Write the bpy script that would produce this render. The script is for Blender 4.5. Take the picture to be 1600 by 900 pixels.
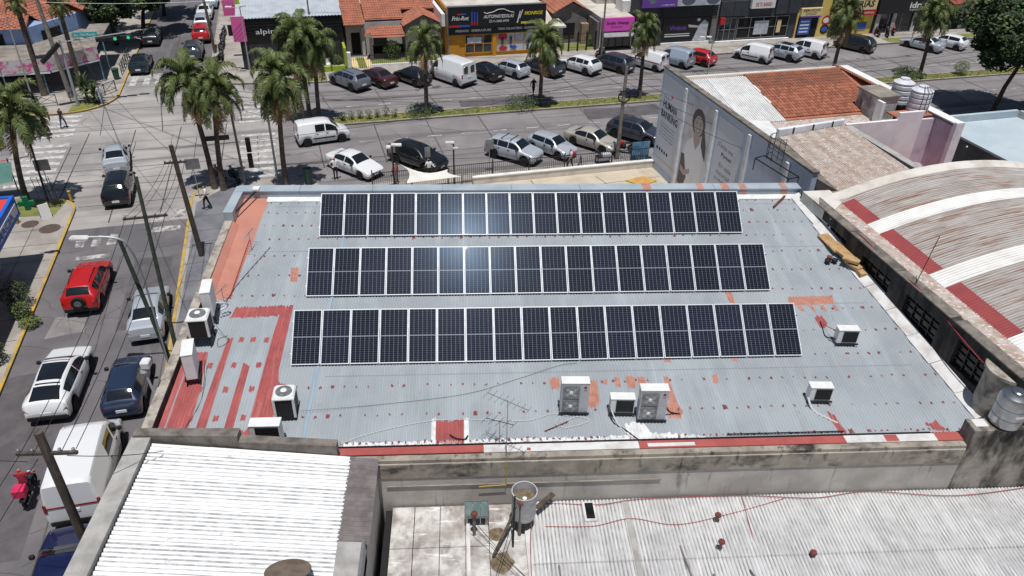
import bpy, bmesh, math, random
from math import sin, cos, pi, radians, sqrt, atan2, hypot, floor
from mathutils import Vector, Matrix
for o in list(bpy.data.objects): bpy.data.objects.remove(o)
SC = bpy.context.scene
COL = SC.collection
R = random.Random(7)
# ------------------------------------------------------------------ camera
PITCH, ROLL, YAW = radians(33.261), radians(1.642), radians(4.349)
fw = Vector((sin(YAW)*cos(PITCH), cos(YAW)*cos(PITCH), -sin(PITCH)))
rt0 = Vector((cos(YAW), -sin(YAW), 0)); up0 = rt0.cross(fw)
rt = cos(ROLL)*rt0 + sin(ROLL)*up0; up = -sin(ROLL)*rt0 + cos(ROLL)*up0
cam = bpy.data.cameras.new('camera'); camo = bpy.data.objects.new('camera', cam); COL.objects.link(camo)
cam.sensor_width = 36.0; cam.lens = 36.0*1210.19/1600.0; cam.clip_start = .1; cam.clip_end = 3000
mw = Matrix((rt, up, -fw)).transposed().to_4x4(); mw.translation = Vector((0, 0, 24.16)); camo.matrix_world = mw
SC.camera = camo
# ------------------------------------------------------------------ sky, sun, exposure
SUN_EL = radians(77.35); SH = Vector((-.03, 1, 0)).normalized()      # SH: the way shadows fall on the ground
sdir = Vector((-SH.x*cos(SUN_EL), -SH.y*cos(SUN_EL), sin(SUN_EL)))
w = bpy.data.worlds.new('World'); SC.world = w; w.use_nodes = True
nt = w.node_tree; bg = nt.nodes['Background']
sky = nt.nodes.new('ShaderNodeTexSky'); sky.sky_type = 'NISHITA'; sky.sun_disc = False
sky.sun_elevation = SUN_EL; sky.sun_rotation = atan2(sdir.x, sdir.y); sky.air_density = 1.0; sky.dust_density = .6
nt.links.new(sky.outputs[0], bg.inputs[0]); bg.inputs[1].default_value = .052
sl = bpy.data.lights.new('sun', 'SUN'); sl.energy = 3.9; sl.angle = radians(.53); sl.color = (1, .978, .945)
so = bpy.data.objects.new('sun', sl); COL.objects.link(so); so.rotation_euler = sdir.to_track_quat('Z', 'Y').to_euler()
SC.render.engine = 'CYCLES'
SC.view_settings.view_transform = 'Standard'; SC.view_settings.look = 'None'
SC.view_settings.exposure = 0.0; SC.view_settings.gamma = 1.0; SC.view_settings.use_curve_mapping = False
SC.cycles.max_bounces = 6; SC.cycles.diffuse_bounces = 3; SC.cycles.glossy_bounces = 3
# ------------------------------------------------------------------ helpers
A12 = radians(12); CA, SA = cos(A12), sin(A12)
def XY(u, v): return (u*CA - v*SA, u*SA + v*CA)          # street frame (u along the avenue, v away) -> world
def s(r, g=None, b=None):
    if g is None: g = b = r
    f = lambda c: ((c/255+.055)/1.055)**2.4 if c > 10 else c/255/12.92
    return (f(r), f(g), f(b), 1)
KIDS = {}
def link(o, parent=None):
    COL.objects.link(o)
    if parent is not None: o.parent = parent; KIDS.setdefault(parent.name, []).append(o)
    return o
def tag(o, label=None, cat=None, group=None, kind=None):
    if label: o['label'] = label
    if cat: o['category'] = cat
    if group: o['group'] = group
    if kind: o['kind'] = kind
    return o
def thing(name, label, cat, loc=(0, 0, 0), rz=0, group=None):
    o = bpy.data.objects.new(name, None); o.empty_display_size = .2; COL.objects.link(o)
    o.location = loc; o.rotation_euler = (0, 0, rz)
    return tag(o, label, cat, group)
def inst(name, me, parent=None, loc=(0, 0, 0), rot=(0, 0, 0), sc=(1, 1, 1)):
    o = bpy.data.objects.new(name, me); link(o, parent); o.location = loc; o.rotation_euler = rot; o.scale = sc
    return o
class MB:
    def __init__(s_): s_.v = []; s_.f = []; s_.m = []; s_.sm = []
    def add(s_, vs, fs, mi=0, sm=False):
        n = len(s_.v); s_.v += [tuple(p) for p in vs]
        for f in fs: s_.f.append([i+n for i in f]); s_.m.append(mi); s_.sm.append(sm)
        return s_
    def box(s_, x0, y0, z0, x1, y1, z1, mi=0):
        return s_.add([(x0,y0,z0),(x1,y0,z0),(x1,y1,z0),(x0,y1,z0),(x0,y0,z1),(x1,y0,z1),(x1,y1,z1),(x0,y1,z1)],
                      [(0,3,2,1),(4,5,6,7),(0,1,5,4),(1,2,6,5),(2,3,7,6),(3,0,4,7)], mi)
    def bbox(s_, x0, y0, z0, x1, y1, z1, b=.02, mi=0, sm=False):      # box with chamfered vertical and top edges
        q = lambda o: [(x0+o+b,y0+o),(x1-o-b,y0+o),(x1-o,y0+o+b),(x1-o,y1-o-b),(x1-o-b,y1-o),(x0+o+b,y1-o),(x0+o,y1-o-b),(x0+o,y0+o+b)]
        vs = [(x,y,z0) for x,y in q(0)]+[(x,y,z1-b) for x,y in q(0)]+[(x,y,z1) for x,y in q(b*.8)]
        fs = [tuple(range(7,-1,-1)), tuple(range(16,24))]
        for k in (0, 8):
            for i in range(8): j = (i+1) % 8; fs.append((k+i,k+j,k+j+8,k+i+8))
        return s_.add(vs, fs, mi, sm)
    def prism(s_, poly, z0, z1, mi=0):
        n = len(poly); g = lambda z, i: z[i] if isinstance(z, (list, tuple)) else z
        a = sum(poly[i][0]*poly[(i+1)%n][1]-poly[(i+1)%n][0]*poly[i][1] for i in range(n))
        if a < 0:
            poly = list(poly)[::-1]
            if isinstance(z0, (list, tuple)): z0 = list(z0)[::-1]
            if isinstance(z1, (list, tuple)): z1 = list(z1)[::-1]
        vs = [(p[0],p[1],g(z0,i)) for i,p in enumerate(poly)]+[(p[0],p[1],g(z1,i)) for i,p in enumerate(poly)]
        return s_.add(vs, [tuple(range(n-1,-1,-1)), tuple(range(n,2*n))]+[(i,(i+1)%n,(i+1)%n+n,i+n) for i in range(n)], mi)
    def sheet(s_, poly, z, mi=0):
        n = len(poly); a = sum(poly[i][0]*poly[(i+1)%n][1]-poly[(i+1)%n][0]*poly[i][1] for i in range(n))
        if a < 0: poly = list(poly)[::-1]
        return s_.add([(p[0],p[1],z) for p in poly], [tuple(range(n))], mi)
    def beam(s_, a, b, w, h, mi=0, upv=(0,0,1)):
        a, b = Vector(a), Vector(b); d = (b-a).normalized(); u = Vector(upv)
        if abs(d.dot(u)) > .98: u = Vector((0,1,0))
        x = d.cross(u).normalized()*w/2; y = x.cross(d).normalized()*h/2
        return s_.add([a-x-y,a+x-y,a+x+y,a-x+y,b-x-y,b+x-y,b+x+y,b-x+y], [(0,1,2,3),(7,6,5,4),(4,5,1,0),(5,6,2,1),(6,7,3,2),(7,4,0,3)], mi)
    def tube(s_, pts, r, n=6, mi=0, cap=True):
        pts = [Vector(p) for p in pts]; k = len(pts); rs = r if isinstance(r, (list, tuple)) else [r]*k
        vs = []; x = None
        for i, p in enumerate(pts):
            d = (pts[min(i+1,k-1)]-pts[max(i-1,0)])
            if d.length < 1e-9: d = Vector((0,0,1))
            d.normalize()
            if x is None:
                x = d.cross(Vector((0,0,1)) if abs(d.z) < .9 else Vector((1,0,0))).normalized()
            else:
                x = (x-d*x.dot(d))
                x = x.normalized() if x.length > 1e-6 else d.orthogonal().normalized()
            y = d.cross(x)
            for j in range(n): t = 2*pi*j/n; vs.append(p+(x*cos(t)+y*sin(t))*rs[i])
        fs = [(i*n+j,i*n+(j+1)%n,(i+1)*n+(j+1)%n,(i+1)*n+j) for i in range(k-1) for j in range(n)]
        if cap: fs += [tuple(range(n-1,-1,-1)), tuple(range((k-1)*n,k*n))]
        return s_.add(vs, fs, mi, True)
    def lathe(s_, prof, n=16, c=(0,0,0), mi=0, ax='z', sm=True):
        vs = []
        for r, z in prof:
            for j in range(n):
                t = 2*pi*j/n; a, b = r*cos(t), r*sin(t)
                p = (a,b,z) if ax == 'z' else ((a,z,b) if ax == 'y' else (z,a,b))
                vs.append((p[0]+c[0],p[1]+c[1],p[2]+c[2]))
        k = len(prof); fl = ax == 'y'
        fs = [(i*n+j,i*n+(j+1)%n,(i+1)*n+(j+1)%n,(i+1)*n+j) for i in range(k-1) for j in range(n)]
        if fl: fs = [f[::-1] for f in fs]
        if prof[0][0] > 1e-6: fs.append(tuple(range(n)) if fl else tuple(range(n-1,-1,-1)))
        if prof[-1][0] > 1e-6: fs.append(tuple(range((k-1)*n,k*n))[::-1] if fl else tuple(range((k-1)*n,k*n)))
        return s_.add(vs, fs, mi, sm)
    def grid(s_, rows, mi=0, sm=True, flip=False):
        n = len(rows[0]); vs = [p for r in rows for p in r]
        fs = [(i*n+j,i*n+j+1,(i+1)*n+j+1,(i+1)*n+j) for i in range(len(rows)-1) for j in range(n-1)]
        if flip: fs = [f[::-1] for f in fs]
        return s_.add(vs, fs, mi, sm)
    def xf(s_, m):
        s_.v = [tuple(m @ Vector(p)) for p in s_.v]; return s_
    def mesh(s_, name, mats, sharp=35):
        me = bpy.data.meshes.new(name); me.from_pydata(s_.v, [], s_.f)
        for m in (mats if isinstance(mats, (list, tuple)) else [mats]): me.materials.append(m)
        me.polygons.foreach_set('material_index', s_.m); me.polygons.foreach_set('use_smooth', s_.sm)
        me.update()
        if any(s_.sm): me.set_sharp_from_angle(angle=radians(sharp))
        return me
    def build(s_, name, mats, parent=None, loc=(0,0,0), rz=0, label=None, cat=None, group=None, kind=None, sharp=35):
        o = bpy.data.objects.new(name, s_.mesh(name, mats, sharp)); link(o, parent); o.location = loc; o.rotation_euler = (0,0,rz)
        return tag(o, label, cat, group, kind)
def struct(name, mb, m, parent=None, **k): return mb.build(name, m, parent, kind='structure' if parent is None else None, **k)
def copy_tree(o, parent=None):
    c = o.copy(); link(c, parent)
    for ch in KIDS.get(o.name, []): copy_tree(ch, c)
    return c
# ------------------------------------------------------------------ materials
def pm(name, c1, c2=None, sc=1.5, lo=.4, hi=.62, rough=.75, metal=0, bump=0, bs=30, coat=0, st=None, st2=None, rand=0, spec=.5, fine=.0, trans=0, stint=None, coords='Object', emis=None, crough=.05):
    m = bpy.data.materials.new(name); m.use_nodes = True; t = m.node_tree; N = t.nodes; L = t.links
    b = N['Principled BSDF']; b.inputs['Roughness'].default_value = rough; b.inputs['Metallic'].default_value = metal
    b.inputs['Specular IOR Level'].default_value = spec
    if coat: b.inputs['Coat Weight'].default_value = coat; b.inputs['Coat Roughness'].default_value = crough
    b.inputs['Base Color'].default_value = c1
    if stint: b.inputs['Specular Tint'].default_value = stint
    if trans: b.inputs['Transmission Weight'].default_value = trans
    if emis: b.inputs['Emission Color'].default_value = emis[0]; b.inputs['Emission Strength'].default_value = emis[1]
    tc = N.new('ShaderNodeTexCoord'); co = tc.outputs[coords]
    def noise(scale, det=6, vec=None, rgh=.6):
        n = N.new('ShaderNodeTexNoise'); n.inputs['Scale'].default_value = scale; n.inputs['Detail'].default_value = det; n.inputs['Roughness'].default_value = rgh
        L.new(vec or co, n.inputs['Vector']); return n.outputs[0]
    def ramp(x, lo, hi):
        r = N.new('ShaderNodeMapRange'); r.inputs[1].default_value = lo; r.inputs[2].default_value = hi; L.new(x, r.inputs[0]); r.clamp = True
        return r.outputs[0]
    def mix(fac, a, bb, mode='MIX'):
        x = N.new('ShaderNodeMix'); x.data_type = 'RGBA'; x.blend_type = mode
        for sock, val in ((x.inputs[0], fac), (x.inputs[6], a), (x.inputs[7], bb)):
            if hasattr(val, 'is_linked'): L.new(val, sock)
            else: sock.default_value = val
        return x.outputs[2]
    col = None
    if c2 is not None: col = mix(ramp(noise(sc), lo, hi), c1, c2)
    for q in (st, st2):
        if q:
            cc, sx, sy, sz, l0, h0 = q
            mp = N.new('ShaderNodeMapping'); mp.inputs['Scale'].default_value = (sx, sy, sz); L.new(co, mp.inputs[0])
            col = mix(ramp(noise(1, 7, mp.outputs[0], .65), l0, h0), col if col is not None else c1, cc)
    if fine:
        g = ramp(noise(bs*1.7, 4), .2, .8)
        gg = N.new('ShaderNodeMapRange'); gg.inputs[3].default_value = 1-fine; gg.inputs[4].default_value = 1+fine; L.new(g, gg.inputs[0])
        col = mix(1.0, col if col is not None else c1, gg.outputs[0], 'MULTIPLY')
    if rand:
        oi = N.new('ShaderNodeObjectInfo'); gg = N.new('ShaderNodeMapRange'); gg.inputs[3].default_value = 1-rand; gg.inputs[4].default_value = 1+rand; L.new(oi.outputs['Random'], gg.inputs[0])
        col = mix(1.0, col if col is not None else c1, gg.outputs[0], 'MULTIPLY')
    if col is not None: L.new(col, b.inputs['Base Color'])
    if bump:
        bp = N.new('ShaderNodeBump'); bp.inputs['Strength'].default_value = bump; bp.inputs['Distance'].default_value = .02
        L.new(noise(bs), bp.inputs['Height']); L.new(bp.outputs[0], b.inputs['Normal'])
    return m
M = {}
def mm(k, *a, **kw): M[k] = pm(k, *a, **kw); return M[k]
mm('asphalt', s(98,95,98), s(114,110,112), sc=.35, rough=.9, bump=.15, bs=60, fine=.12, st=(s(80,77,78), .5, .09, 1, .56, .70))
mm('avenue', s(122,118,119), s(138,133,133), sc=.3, rough=.88, bump=.12, bs=60, fine=.10, st=(s(94,90,91), .04, .9, 1, .50, .66))
mm('crossing', s(170,165,161), s(142,138,136), sc=.22, rough=.9, bump=.1, bs=50, fine=.08, st=(s(118,113,111), .06, .8, 1, .50, .68))
mm('pavement', s(170,163,155), s(146,139,133), sc=.5, rough=.9, bump=.1, bs=40, fine=.1, st=(s(112,104,97), .8, .8, 1, .58, .7))
mm('pavement_grey', s(122,122,126), s(100,100,106), sc=.6, rough=.9, bump=.1, bs=40, fine=.1)
mm('joint', s(58,54,54), rough=.95)
mm('tar', s(66,63,64), s(92,88,87), sc=2, rough=.9)
mm('worn_marking', s(186,183,179), s(120,117,116), sc=2.2, lo=.42, hi=.56, rough=.85)
mm('marking', s(204,202,199), s(150,147,145), sc=2.6, lo=.42, hi=.62, rough=.8)
mm('yellow_kerb', s(196,160,66), s(160,138,92), sc=1.3, lo=.42, hi=.6, rough=.8, bump=.2)
mm('kerb', s(170,162,150), s(136,128,118), sc=1.5, rough=.9, bump=.2)
mm('ground', s(120,112,104), s(96,92,88), sc=.1, rough=.95)
mm('grass', s(96,112,48), s(132,128,74), sc=.9, lo=.35, hi=.65, rough=.95, bump=.6, bs=25, fine=.25)
mm('soil', s(110,90,68), s(136,116,88), sc=1.2, rough=.95, bump=.4)
mm('white_paint', s(226,226,224), s(206,204,200), sc=.8, rough=.7)
mm('concrete', s(150,142,132), s(120,112,104), sc=1.0, rough=.9, bump=.2, fine=.08)
mm('dirty_wall', s(192,186,178), s(166,160,153), sc=.7, rough=.92, bump=.25, bs=14, fine=.08, st=(s(58,53,49), 1.2, 1.2, .28, .62, .78), st2=(s(104,95,86), 3.2, 3.2, .3, .60, .74))
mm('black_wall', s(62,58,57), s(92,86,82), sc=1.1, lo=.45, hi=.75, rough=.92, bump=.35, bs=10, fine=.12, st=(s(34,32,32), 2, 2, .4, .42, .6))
mm('dark', s(24,24,26), rough=.6)
mm('black', s(14,14,15), rough=.5)
mm('grey_metal', s(150,152,155), s(130,132,136), sc=3, rough=.45, metal=.6)
mm('steel', s(176,178,180), s(158,160,164), sc=4, rough=.28, metal=.9)
mm('dark_metal', s(44,44,46), rough=.5, metal=.4)
mm('glass', s(20,24,28), rough=.06, spec=.6)
mm('wood_pole', s(86,76,68), s(64,56,50), sc=3, rough=.9, bump=.3, st=(s(110,100,92), 8, 8, .6, .55, .7))
mm('green_pole', s(70,82,68), s(50,60,50), sc=4, rough=.85, bump=.3)
mm('concrete_pole', s(140,132,124), s(108,102,98), sc=3, rough=.9, bump=.2)
mm('cable', s(20,20,22), rough=.7)
mm('white_cable', s(206,206,206), rough=.6)
mm('mold_cap', s(132,124,116), s(92,86,80), sc=2, rough=.95, bump=.4)
# ================================================================== ground, roads, pavements (street frame u,v)
ROT = A12
struct('ground', MB().sheet([(-900,-400),(900,-400),(900,900),(-900,900)], -.02), M['ground'])
av = struct('avenue', MB().sheet([(-90,49.6),(150,49.6),(150,75.2),(-90,75.2)], 0), M['avenue'], rz=ROT)
st = struct('side_street', MB().sheet([(-15.2,-20),(-7.4,-20),(-7.4,52),(-15.2,52)], .004).sheet([(-15.6,75.3),(-7.6,75.3),(-7.6,190),(-15.6,190)], .004), M['asphalt'], rz=ROT)
xr = struct('road_junction', MB().sheet([(-21,53),(-14.9,50),(-14.9,48),(-7.7,48),(-7.7,50),(-1.5,53),(-1.5,68.5),(-6,75.3),(-8,79),(-15.2,79),(-15.8,72),(-21,69)], .008), M['crossing'], rz=ROT)
jt = MB()
def strip(mb, a, b, w, z):
    a, b = Vector((a[0],a[1],0)), Vector((b[0],b[1],0)); d = (b-a).normalized(); n = Vector((-d.y,d.x,0))*w/2
    mb.add([(*(a-n).xy,z),(*(b-n).xy,z),(*(b+n).xy,z),(*(a+n).xy,z)], [(0,1,2,3)])
for k in range(-4, 30):
    u = k*4.55+1.2+R.uniform(-.1,.1); sk = R.uniform(.1,.5)
    strip(jt, (u,54), (u-sk*.3,61.9), R.uniform(.05,.1), .014); strip(jt, (u+1.7,63.9), (u+1.2-sk,70.5), R.uniform(.05,.1), .014)
for v in (55.2, 66.0, 69.6): strip(jt, (-60,v), (120,v), .06, .014)
for v, u0, u1 in ((51.2,-14.8,-7.8),(57.2,-20,-1),(60.4,-21,-1),(65,-20,0),(54.2,-14,-7)): strip(jt, (u0,v), (u1,v+R.uniform(-.2,.2)), .07, .016)
for u in (-12.6,-9.6,-6.2,-16.2): strip(jt, (u,48.5), (u+R.uniform(-.3,.3),64.5), .08, .016)
strip(jt, (-11.4,79), (-11.6,120), .07, .012); strip(jt, (-11.2,0), (-11.3,44), .05, .012)
def crack(mb, u, v, n, ang, st_, w, z, r):
    p = (u, v)
    for _ in range(n):
        ang += r.uniform(-.5,.5); q = (p[0]+cos(ang)*st_*r.uniform(.5,1.2), p[1]+sin(ang)*st_*r.uniform(.5,1.2)); strip(mb, p, q, w*r.uniform(.6,1.2), z); p = q
rk = random.Random(31)
for _ in range(46): crack(jt, rk.uniform(-14.6,-8), rk.uniform(18,50), rk.randint(3,9), rk.uniform(0,6.3), .55, .022, .0135, rk)
for _ in range(70): crack(jt, rk.uniform(-20,70), rk.choice((rk.uniform(54,61.5),rk.uniform(64,73))), rk.randint(3,8), rk.uniform(0,6.3), .8, .035, .0135, rk)
jt.build('tar_joint', M['tar'], av)
mm('patch_dark', s(84,81,84), s(98,94,96), sc=1.2, rough=.92, bump=.15, fine=.1); mm('patch_light', s(136,131,130), s(120,116,116), sc=1.2, rough=.92, fine=.1); mm('oil', s(76,73,75), s(92,89,90), sc=2.5, rough=.8)
for (u0,v0,u1,v1,m_) in ((-14.7,22,-11.6,33.5,'patch_dark'),(-10.6,36,-8.2,43.5,'patch_dark'),(-13.9,36.4,-12.2,38.2,'patch_light'),(6,56.2,10.5,57.9,'patch_light'),(24,59,31,61.5,'patch_dark'),(14,64.2,22,65.8,'patch_dark'),(34,67,44,69.3,'patch_light'),(-12,81.5,-9.5,90,'patch_dark'),(40,55,52,57.6,'patch_dark')):
    pts = [(u0+rk.uniform(-.3,.3),v0+rk.uniform(-.2,.2)),((u0+u1)/2,v0+rk.uniform(-.2,.2)),(u1+rk.uniform(-.3,.3),v0+rk.uniform(-.2,.2)),(u1+rk.uniform(-.3,.3),v1+rk.uniform(-.2,.2)),((u0+u1)/2,v1+rk.uniform(-.2,.2)),(u0+rk.uniform(-.3,.3),v1+rk.uniform(-.2,.2))]
    MB().sheet(pts, .0095).build('asphalt_patch', M[m_], st if u0 < -8 else av)
for k in range(26):
    u, v = (rk.uniform(3,74), rk.uniform(69.5,73.5)) if k < 18 else (rk.uniform(3,26), rk.uniform(51.5,55)); a = rk.uniform(.2,.5); MB().sheet([(u+a*rk.uniform(.5,1.2)*cos(q*pi/5),v+a*rk.uniform(.5,1.2)*sin(q*pi/5)) for q in range(10)], .0115).build('oil_stain', M['oil'], av)
def marks(parent, name, rects, z, mat='marking'):
    for (u0,v0,u1,v1) in rects:
        j = lambda: R.uniform(-.05,.05)
        MB().sheet([(u0+j(),v0+j()),(u1+j(),v0+j()),(u1+j(),v1+j()),(u0+j(),v1+j())], z).build(name, M[mat], parent)
marks(xr, 'crosswalk_stripe', [(-4.75,53.4+1.12*k,-2.15,53.9+1.12*k) for k in range(8)]+[(-4.9,64.3+1.12*k,-2.4,64.8+1.12*k) for k in range(5)], .020)
marks(xr, 'crosswalk_stripe', [(-20.2+.02*k,55.2+1.15*k,-17.3,55.75+1.15*k) for k in range(7)]+[(-20.4,64.2+1.05*k,-17.4,64.7+1.05*k) for k in range(5)], .020)
marks(xr, 'crosswalk_stripe', [(-14.7+1.12*k,75.7,-14.15+1.12*k,78.5) for k in range(6)], .020)
marks(st, 'crosswalk_stripe', [(-14.1+.9*k,45.6,-13.6+.9*k,46.9) for k in range(3)]+[(-9.9,46.6,-8.2,47.3),(-9.9,48.2,-9.3,49.3),(-8.6,48.4,-8.0,49.6),(-13.8,44.0,-11.9,44.5)], .020, 'worn_marking')
marks(av, 'lane_dash', [(4.2+2.75*k,58.32,5.3+2.75*k,58.44) for k in range(30)]+[(4.0+2.75*k,66.34,5.1+2.75*k,66.46) for k in range(34)], .018)
def arc(cx, cy, r, a0, a1, n=7): return [(cx+r*cos(radians(a0+(a1-a0)*i/n)), cy+r*sin(radians(a0+(a1-a0)*i/n))) for i in range(n+1)]
def offs(pts, w):
    out = []
    for i, p in enumerate(pts):
        a = Vector(pts[max(i-1,0)]); b = Vector(pts[min(i+1,len(pts)-1)]); d = (b-a).normalized(); out.append((p[0]-d.y*w, p[1]+d.x*w))
    return out
def kerb(parent, pts, mat, w=.16, h=.15):
    o = offs(pts, w); m = MB()
    for i in range(len(pts)-1): m.prism([pts[i],pts[i+1],o[i+1],o[i]], -.02, h)
    m.build('kerb', M[mat], parent)
def block(name, edge, rest, ky, kp, mat='pavement'):
    o = struct(name, MB().prism(edge+rest, -.02, .12), M[mat], rz=ROT)
    for a, b, m in kp: kerb(o, edge[a:b], m)
    return o
# near left corner
e = [(-14.85,-20),(-14.85,30),(-14.85,50.2)]+arc(-17.0,50.6,2.15,5,85)+[(-20,53.4),(-90,54.4)]
pv1 = block('pavement_near_left', e, [(-90,-20)], 0, [(0,10,'yellow_kerb'),(9,12,'kerb')])
# near right corner with the main building's lot
e = [(150,50.5),(.9,50.5),(.2,52.6),(-.6,53.0),(-5.2,53.0)]+arc(-5.6,50.8,2.2,95,180)+[(-7.8,30),(-7.8,-20)]
pv2 = block('pavement_near_right', e, [(150,-20)], 0, [(0,6,'kerb'),(5,15,'yellow_kerb')])
# far left corner
e = [(-90,68.8),(-19,69.2)]+arc(-19.2,73.3,4.1,-80,0)+[(-15.1,84),(-15.3,190)]
pv3 = block('pavement_far_left', e, [(-90,190)], 0, [(0,12,'yellow_kerb')])
# far right side with the shops
e = [(-7.8,190),(-7.8,79)]+arc(-5.8,76.2,2.0,180,265)+[(-2.2,73.9),(-1.0,73.2),(3.0,73.2),(3.6,74.2),(150,74.2)]
pv4 = block('pavement_far_right', e, [(150,190)], 0, [(0,11,'kerb'),(10,16,'kerb')])
# medians with grass
def median(name, u0, u1, rnd):
    pts = [(u1,63.75)]+[(u0+.9,63.75)]+arc(u0+.9,62.9,.85,90,270)+[(u1,62.05)] if rnd < 0 else [(u1,62.05),(u0,62.05),(u0,63.75),(u1,63.75)]
    o = struct(name, MB().prism(pts, -.02, .10), M['soil'], rz=ROT)
    kerb(o, pts if rnd < 0 else [(u0,63.75),(u1,63.75)][::-1], 'kerb')
    return o
md1 = median('median', -.6, 150, -1)
pts = [(-90,62.05),(-22.6,62.05)]+arc(-22.6,62.9,.85,-90,90)+[(-90,63.75)]
md2 = struct('median_left', MB().prism(pts, -.02, .10), M['soil'], rz=ROT); kerb(md2, pts, 'yellow_kerb')
def tufts(name, poly_u, v0, v1, n, h, label, mat, seed):
    r = random.Random(seed); m = MB()
    for _ in range(n):
        u = r.uniform(*poly_u); v = r.uniform(v0, v1); a = r.uniform(0, pi); d = r.uniform(.04,.10); hh = h*r.uniform(.5,1.3); x, y = cos(a)*d, sin(a)*d; l = r.uniform(-.06,.06)
        m.add([(u-x,v-y,.10),(u+x,v+y,.10),(u+l,v+l,.10+hh)], [(0,1,2)], r.randrange(len(mat)))
    return tag(m.build(name, [M[k] for k in mat], None, rz=ROT), label, 'grass', kind='stuff')
mm('blade_a', s(122,128,66), rough=.9); mm('blade_b', s(158,146,96), rough=.9); mm('blade_c', s(100,112,56), rough=.9)
G1 = MB().sheet([(.2,62.3),(150,62.3),(150,63.5),(.2,63.5)], .105).build('grass_strip', M['grass'], md1)
tufts('median_grass', (-.2,75), 62.3, 63.55, 9000, .055, 'short patchy grass growing along the median of the avenue', ['blade_a','blade_b','blade_c'], 3)
MB().sheet([(-.9,73.5),(2.9,73.5),(2.9,74.6),(-.9,74.6)], .127).build('grass_strip', M['grass'], pv4)
MB().sheet([(66,74.5),(70,74.5),(70,76),(66,76)], .127).sheet([(72.5,74.5),(80,74.5),(80,76),(72.5,76)], .127).build('grass_strip', M['grass'], pv4)
MB().sheet([(-22,50.6),(-16,50.2),(-15.6,52.2),(-17.5,52.9),(-22,53.1)], .127).build('grass_strip', M['grass'], pv1)
MB().sheet([(-60,48.9),(-24,49.4),(-23,52.7),(-60,53.4)], .127).build('grass_strip', M['grass'], pv1)
MB().sheet([(-18.6,69.5),(-17.2,69.8),(-16.0,71.4),(-17.2,72.3),(-18.6,71.2)], .127).sheet([(-24,69.4),(-20.5,69.5),(-20.5,71),(-24,71)], .127).build('grass_strip', M['grass'], pv3)
MB().sheet([(-7.5,30),(-5.2,30),(-4.2,52),(-5,52.6),(-7.4,50)], .126).build('grey_paving', M['pavement_grey'], pv2)
# paving joints on the near left pavement and manhole covers
m = MB()
for v in range(-4, 50, 2): strip(m, (-15.1,v+.3), (-19.5,v+.3), .03, .128)
for u in (-16.9,-18.6): strip(m, (u,-5), (u,49.5), .03, .128)
for v in range(24, 50, 2): strip(m, (-5.3,v), (-7.6,v), .03, .13)
m.build('paving_joint', M['joint'], pv1)
mm('manhole', s(96,78,70), s(74,62,58), sc=6, rough=.9, bump=.4)
for u, v, r in ((-17.2,49.2,.5),(-15.9,48.3,.62)): MB().lathe([(0,.135),(r*.8,.136),(r,.128)], 18, (u,v,0)).build('manhole_cover', M['manhole'], pv1)

# ================================================================== main building
RS = .12                                                       # roof slope
def zr(y): return 5.8 + RS*(y-20)
XL, XR0 = -10.55, 16.35                                        # left outer wall; right edge at the far end
def xr_(y): return 16.32 + (33.4-y)*.140                        # right edge of the roof
YN, YF = 18.72, 33.42
mm('zinc', s(166,172,176), s(155,161,166), sc=.45, rough=.5, metal=.0, spec=.35, rand=.025, st=(s(174,181,185), 1.2, .12, 1, .5, .7), st2=(s(146,150,154), 2.2, 1.1, 1, .62, .76), fine=.03)
mm('zinc_cap', s(170,180,187), s(154,166,175), sc=.8, rough=.45, spec=.5)
mm('red_paint', s(174,90,88), s(152,80,79), sc=1.4, st=(s(186,122,118), 9, .8, 1, .52, .72), rough=.65, fine=.06)
mm('salmon_paint', s(192,138,120), s(172,120,104), sc=3.5, rough=.7, fine=.06)
mm('terracotta_paint', s(190,130,112), s(180,118,102), sc=.9, rough=.75, fine=.06)
mm('white_sealant', s(232,232,230), s(205,206,206), sc=3, rough=.7)
mm('maroon_dab', s(140,72,76), s(120,66,70), sc=8, rough=.8)
mb_ = thing('main_building', 'long low building with blue-grey sheet metal roof carrying three rows of solar panels', 'building')
B = mb_
# walls
w_ = MB()
w_.box(-10.5,18.02,-.02,18.9,18.45,5.52)
w_.build('wall', M['dirty_wall'], B)
mm('mold_band', s(168,159,146), s(138,130,119), sc=1.2, rough=.95, bump=.3, bs=12, fine=.1, st=(s(48,44,41), .9, .9, 1.6, .50, .66), st2=(s(70,64,58), 4, 4, .8, .56, .7))
MB().box(-4.3,17.985,4.90,16.98,18.018,5.518).build('wall_band', M['mold_band'], B)
MB().prism([(XL,18.0),(XL+.35,18.0),(XL+.35,34.0),(XL,34.0)], -.02, [zr(18)-.1,zr(18)-.1,zr(34)-.1,zr(34)-.1]).build('wall', M['concrete'], B)
MB().box(XL+.36,33.62,-.02,16.9,33.96,7.15).build('wall', M['concrete'], B)
# left parapet: worn concrete top, shade painted dark on the inner face
mm('parapet_top', s(176,168,156), s(120,112,104), sc=2.2, lo=.42, hi=.62, rough=.92, bump=.4, bs=12)
y0, y1 = 18.4, 31.3
MB().prism([(XL-.04,y0),(XL+.30,y0),(XL+.30,y1),(XL-.04,y1)], [zr(y0)-.12,zr(y0)-.12,zr(y1)-.12,zr(y1)-.12], [zr(y0)+.38,zr(y0)+.38,zr(y1)+.22,zr(y1)+.22]).build('parapet', M['parapet_top'], B)
MB().prism([(XL+.302,y0),(XL+.32,y0),(XL+.32,27.2),(XL+.302,27.2)], [zr(y0)-.1]*2+[zr(27.2)-.1]*2, [zr(y0)+.36]*2+[zr(27.2)+.25]*2).build('parapet_face', M['black_wall'], B)
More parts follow.
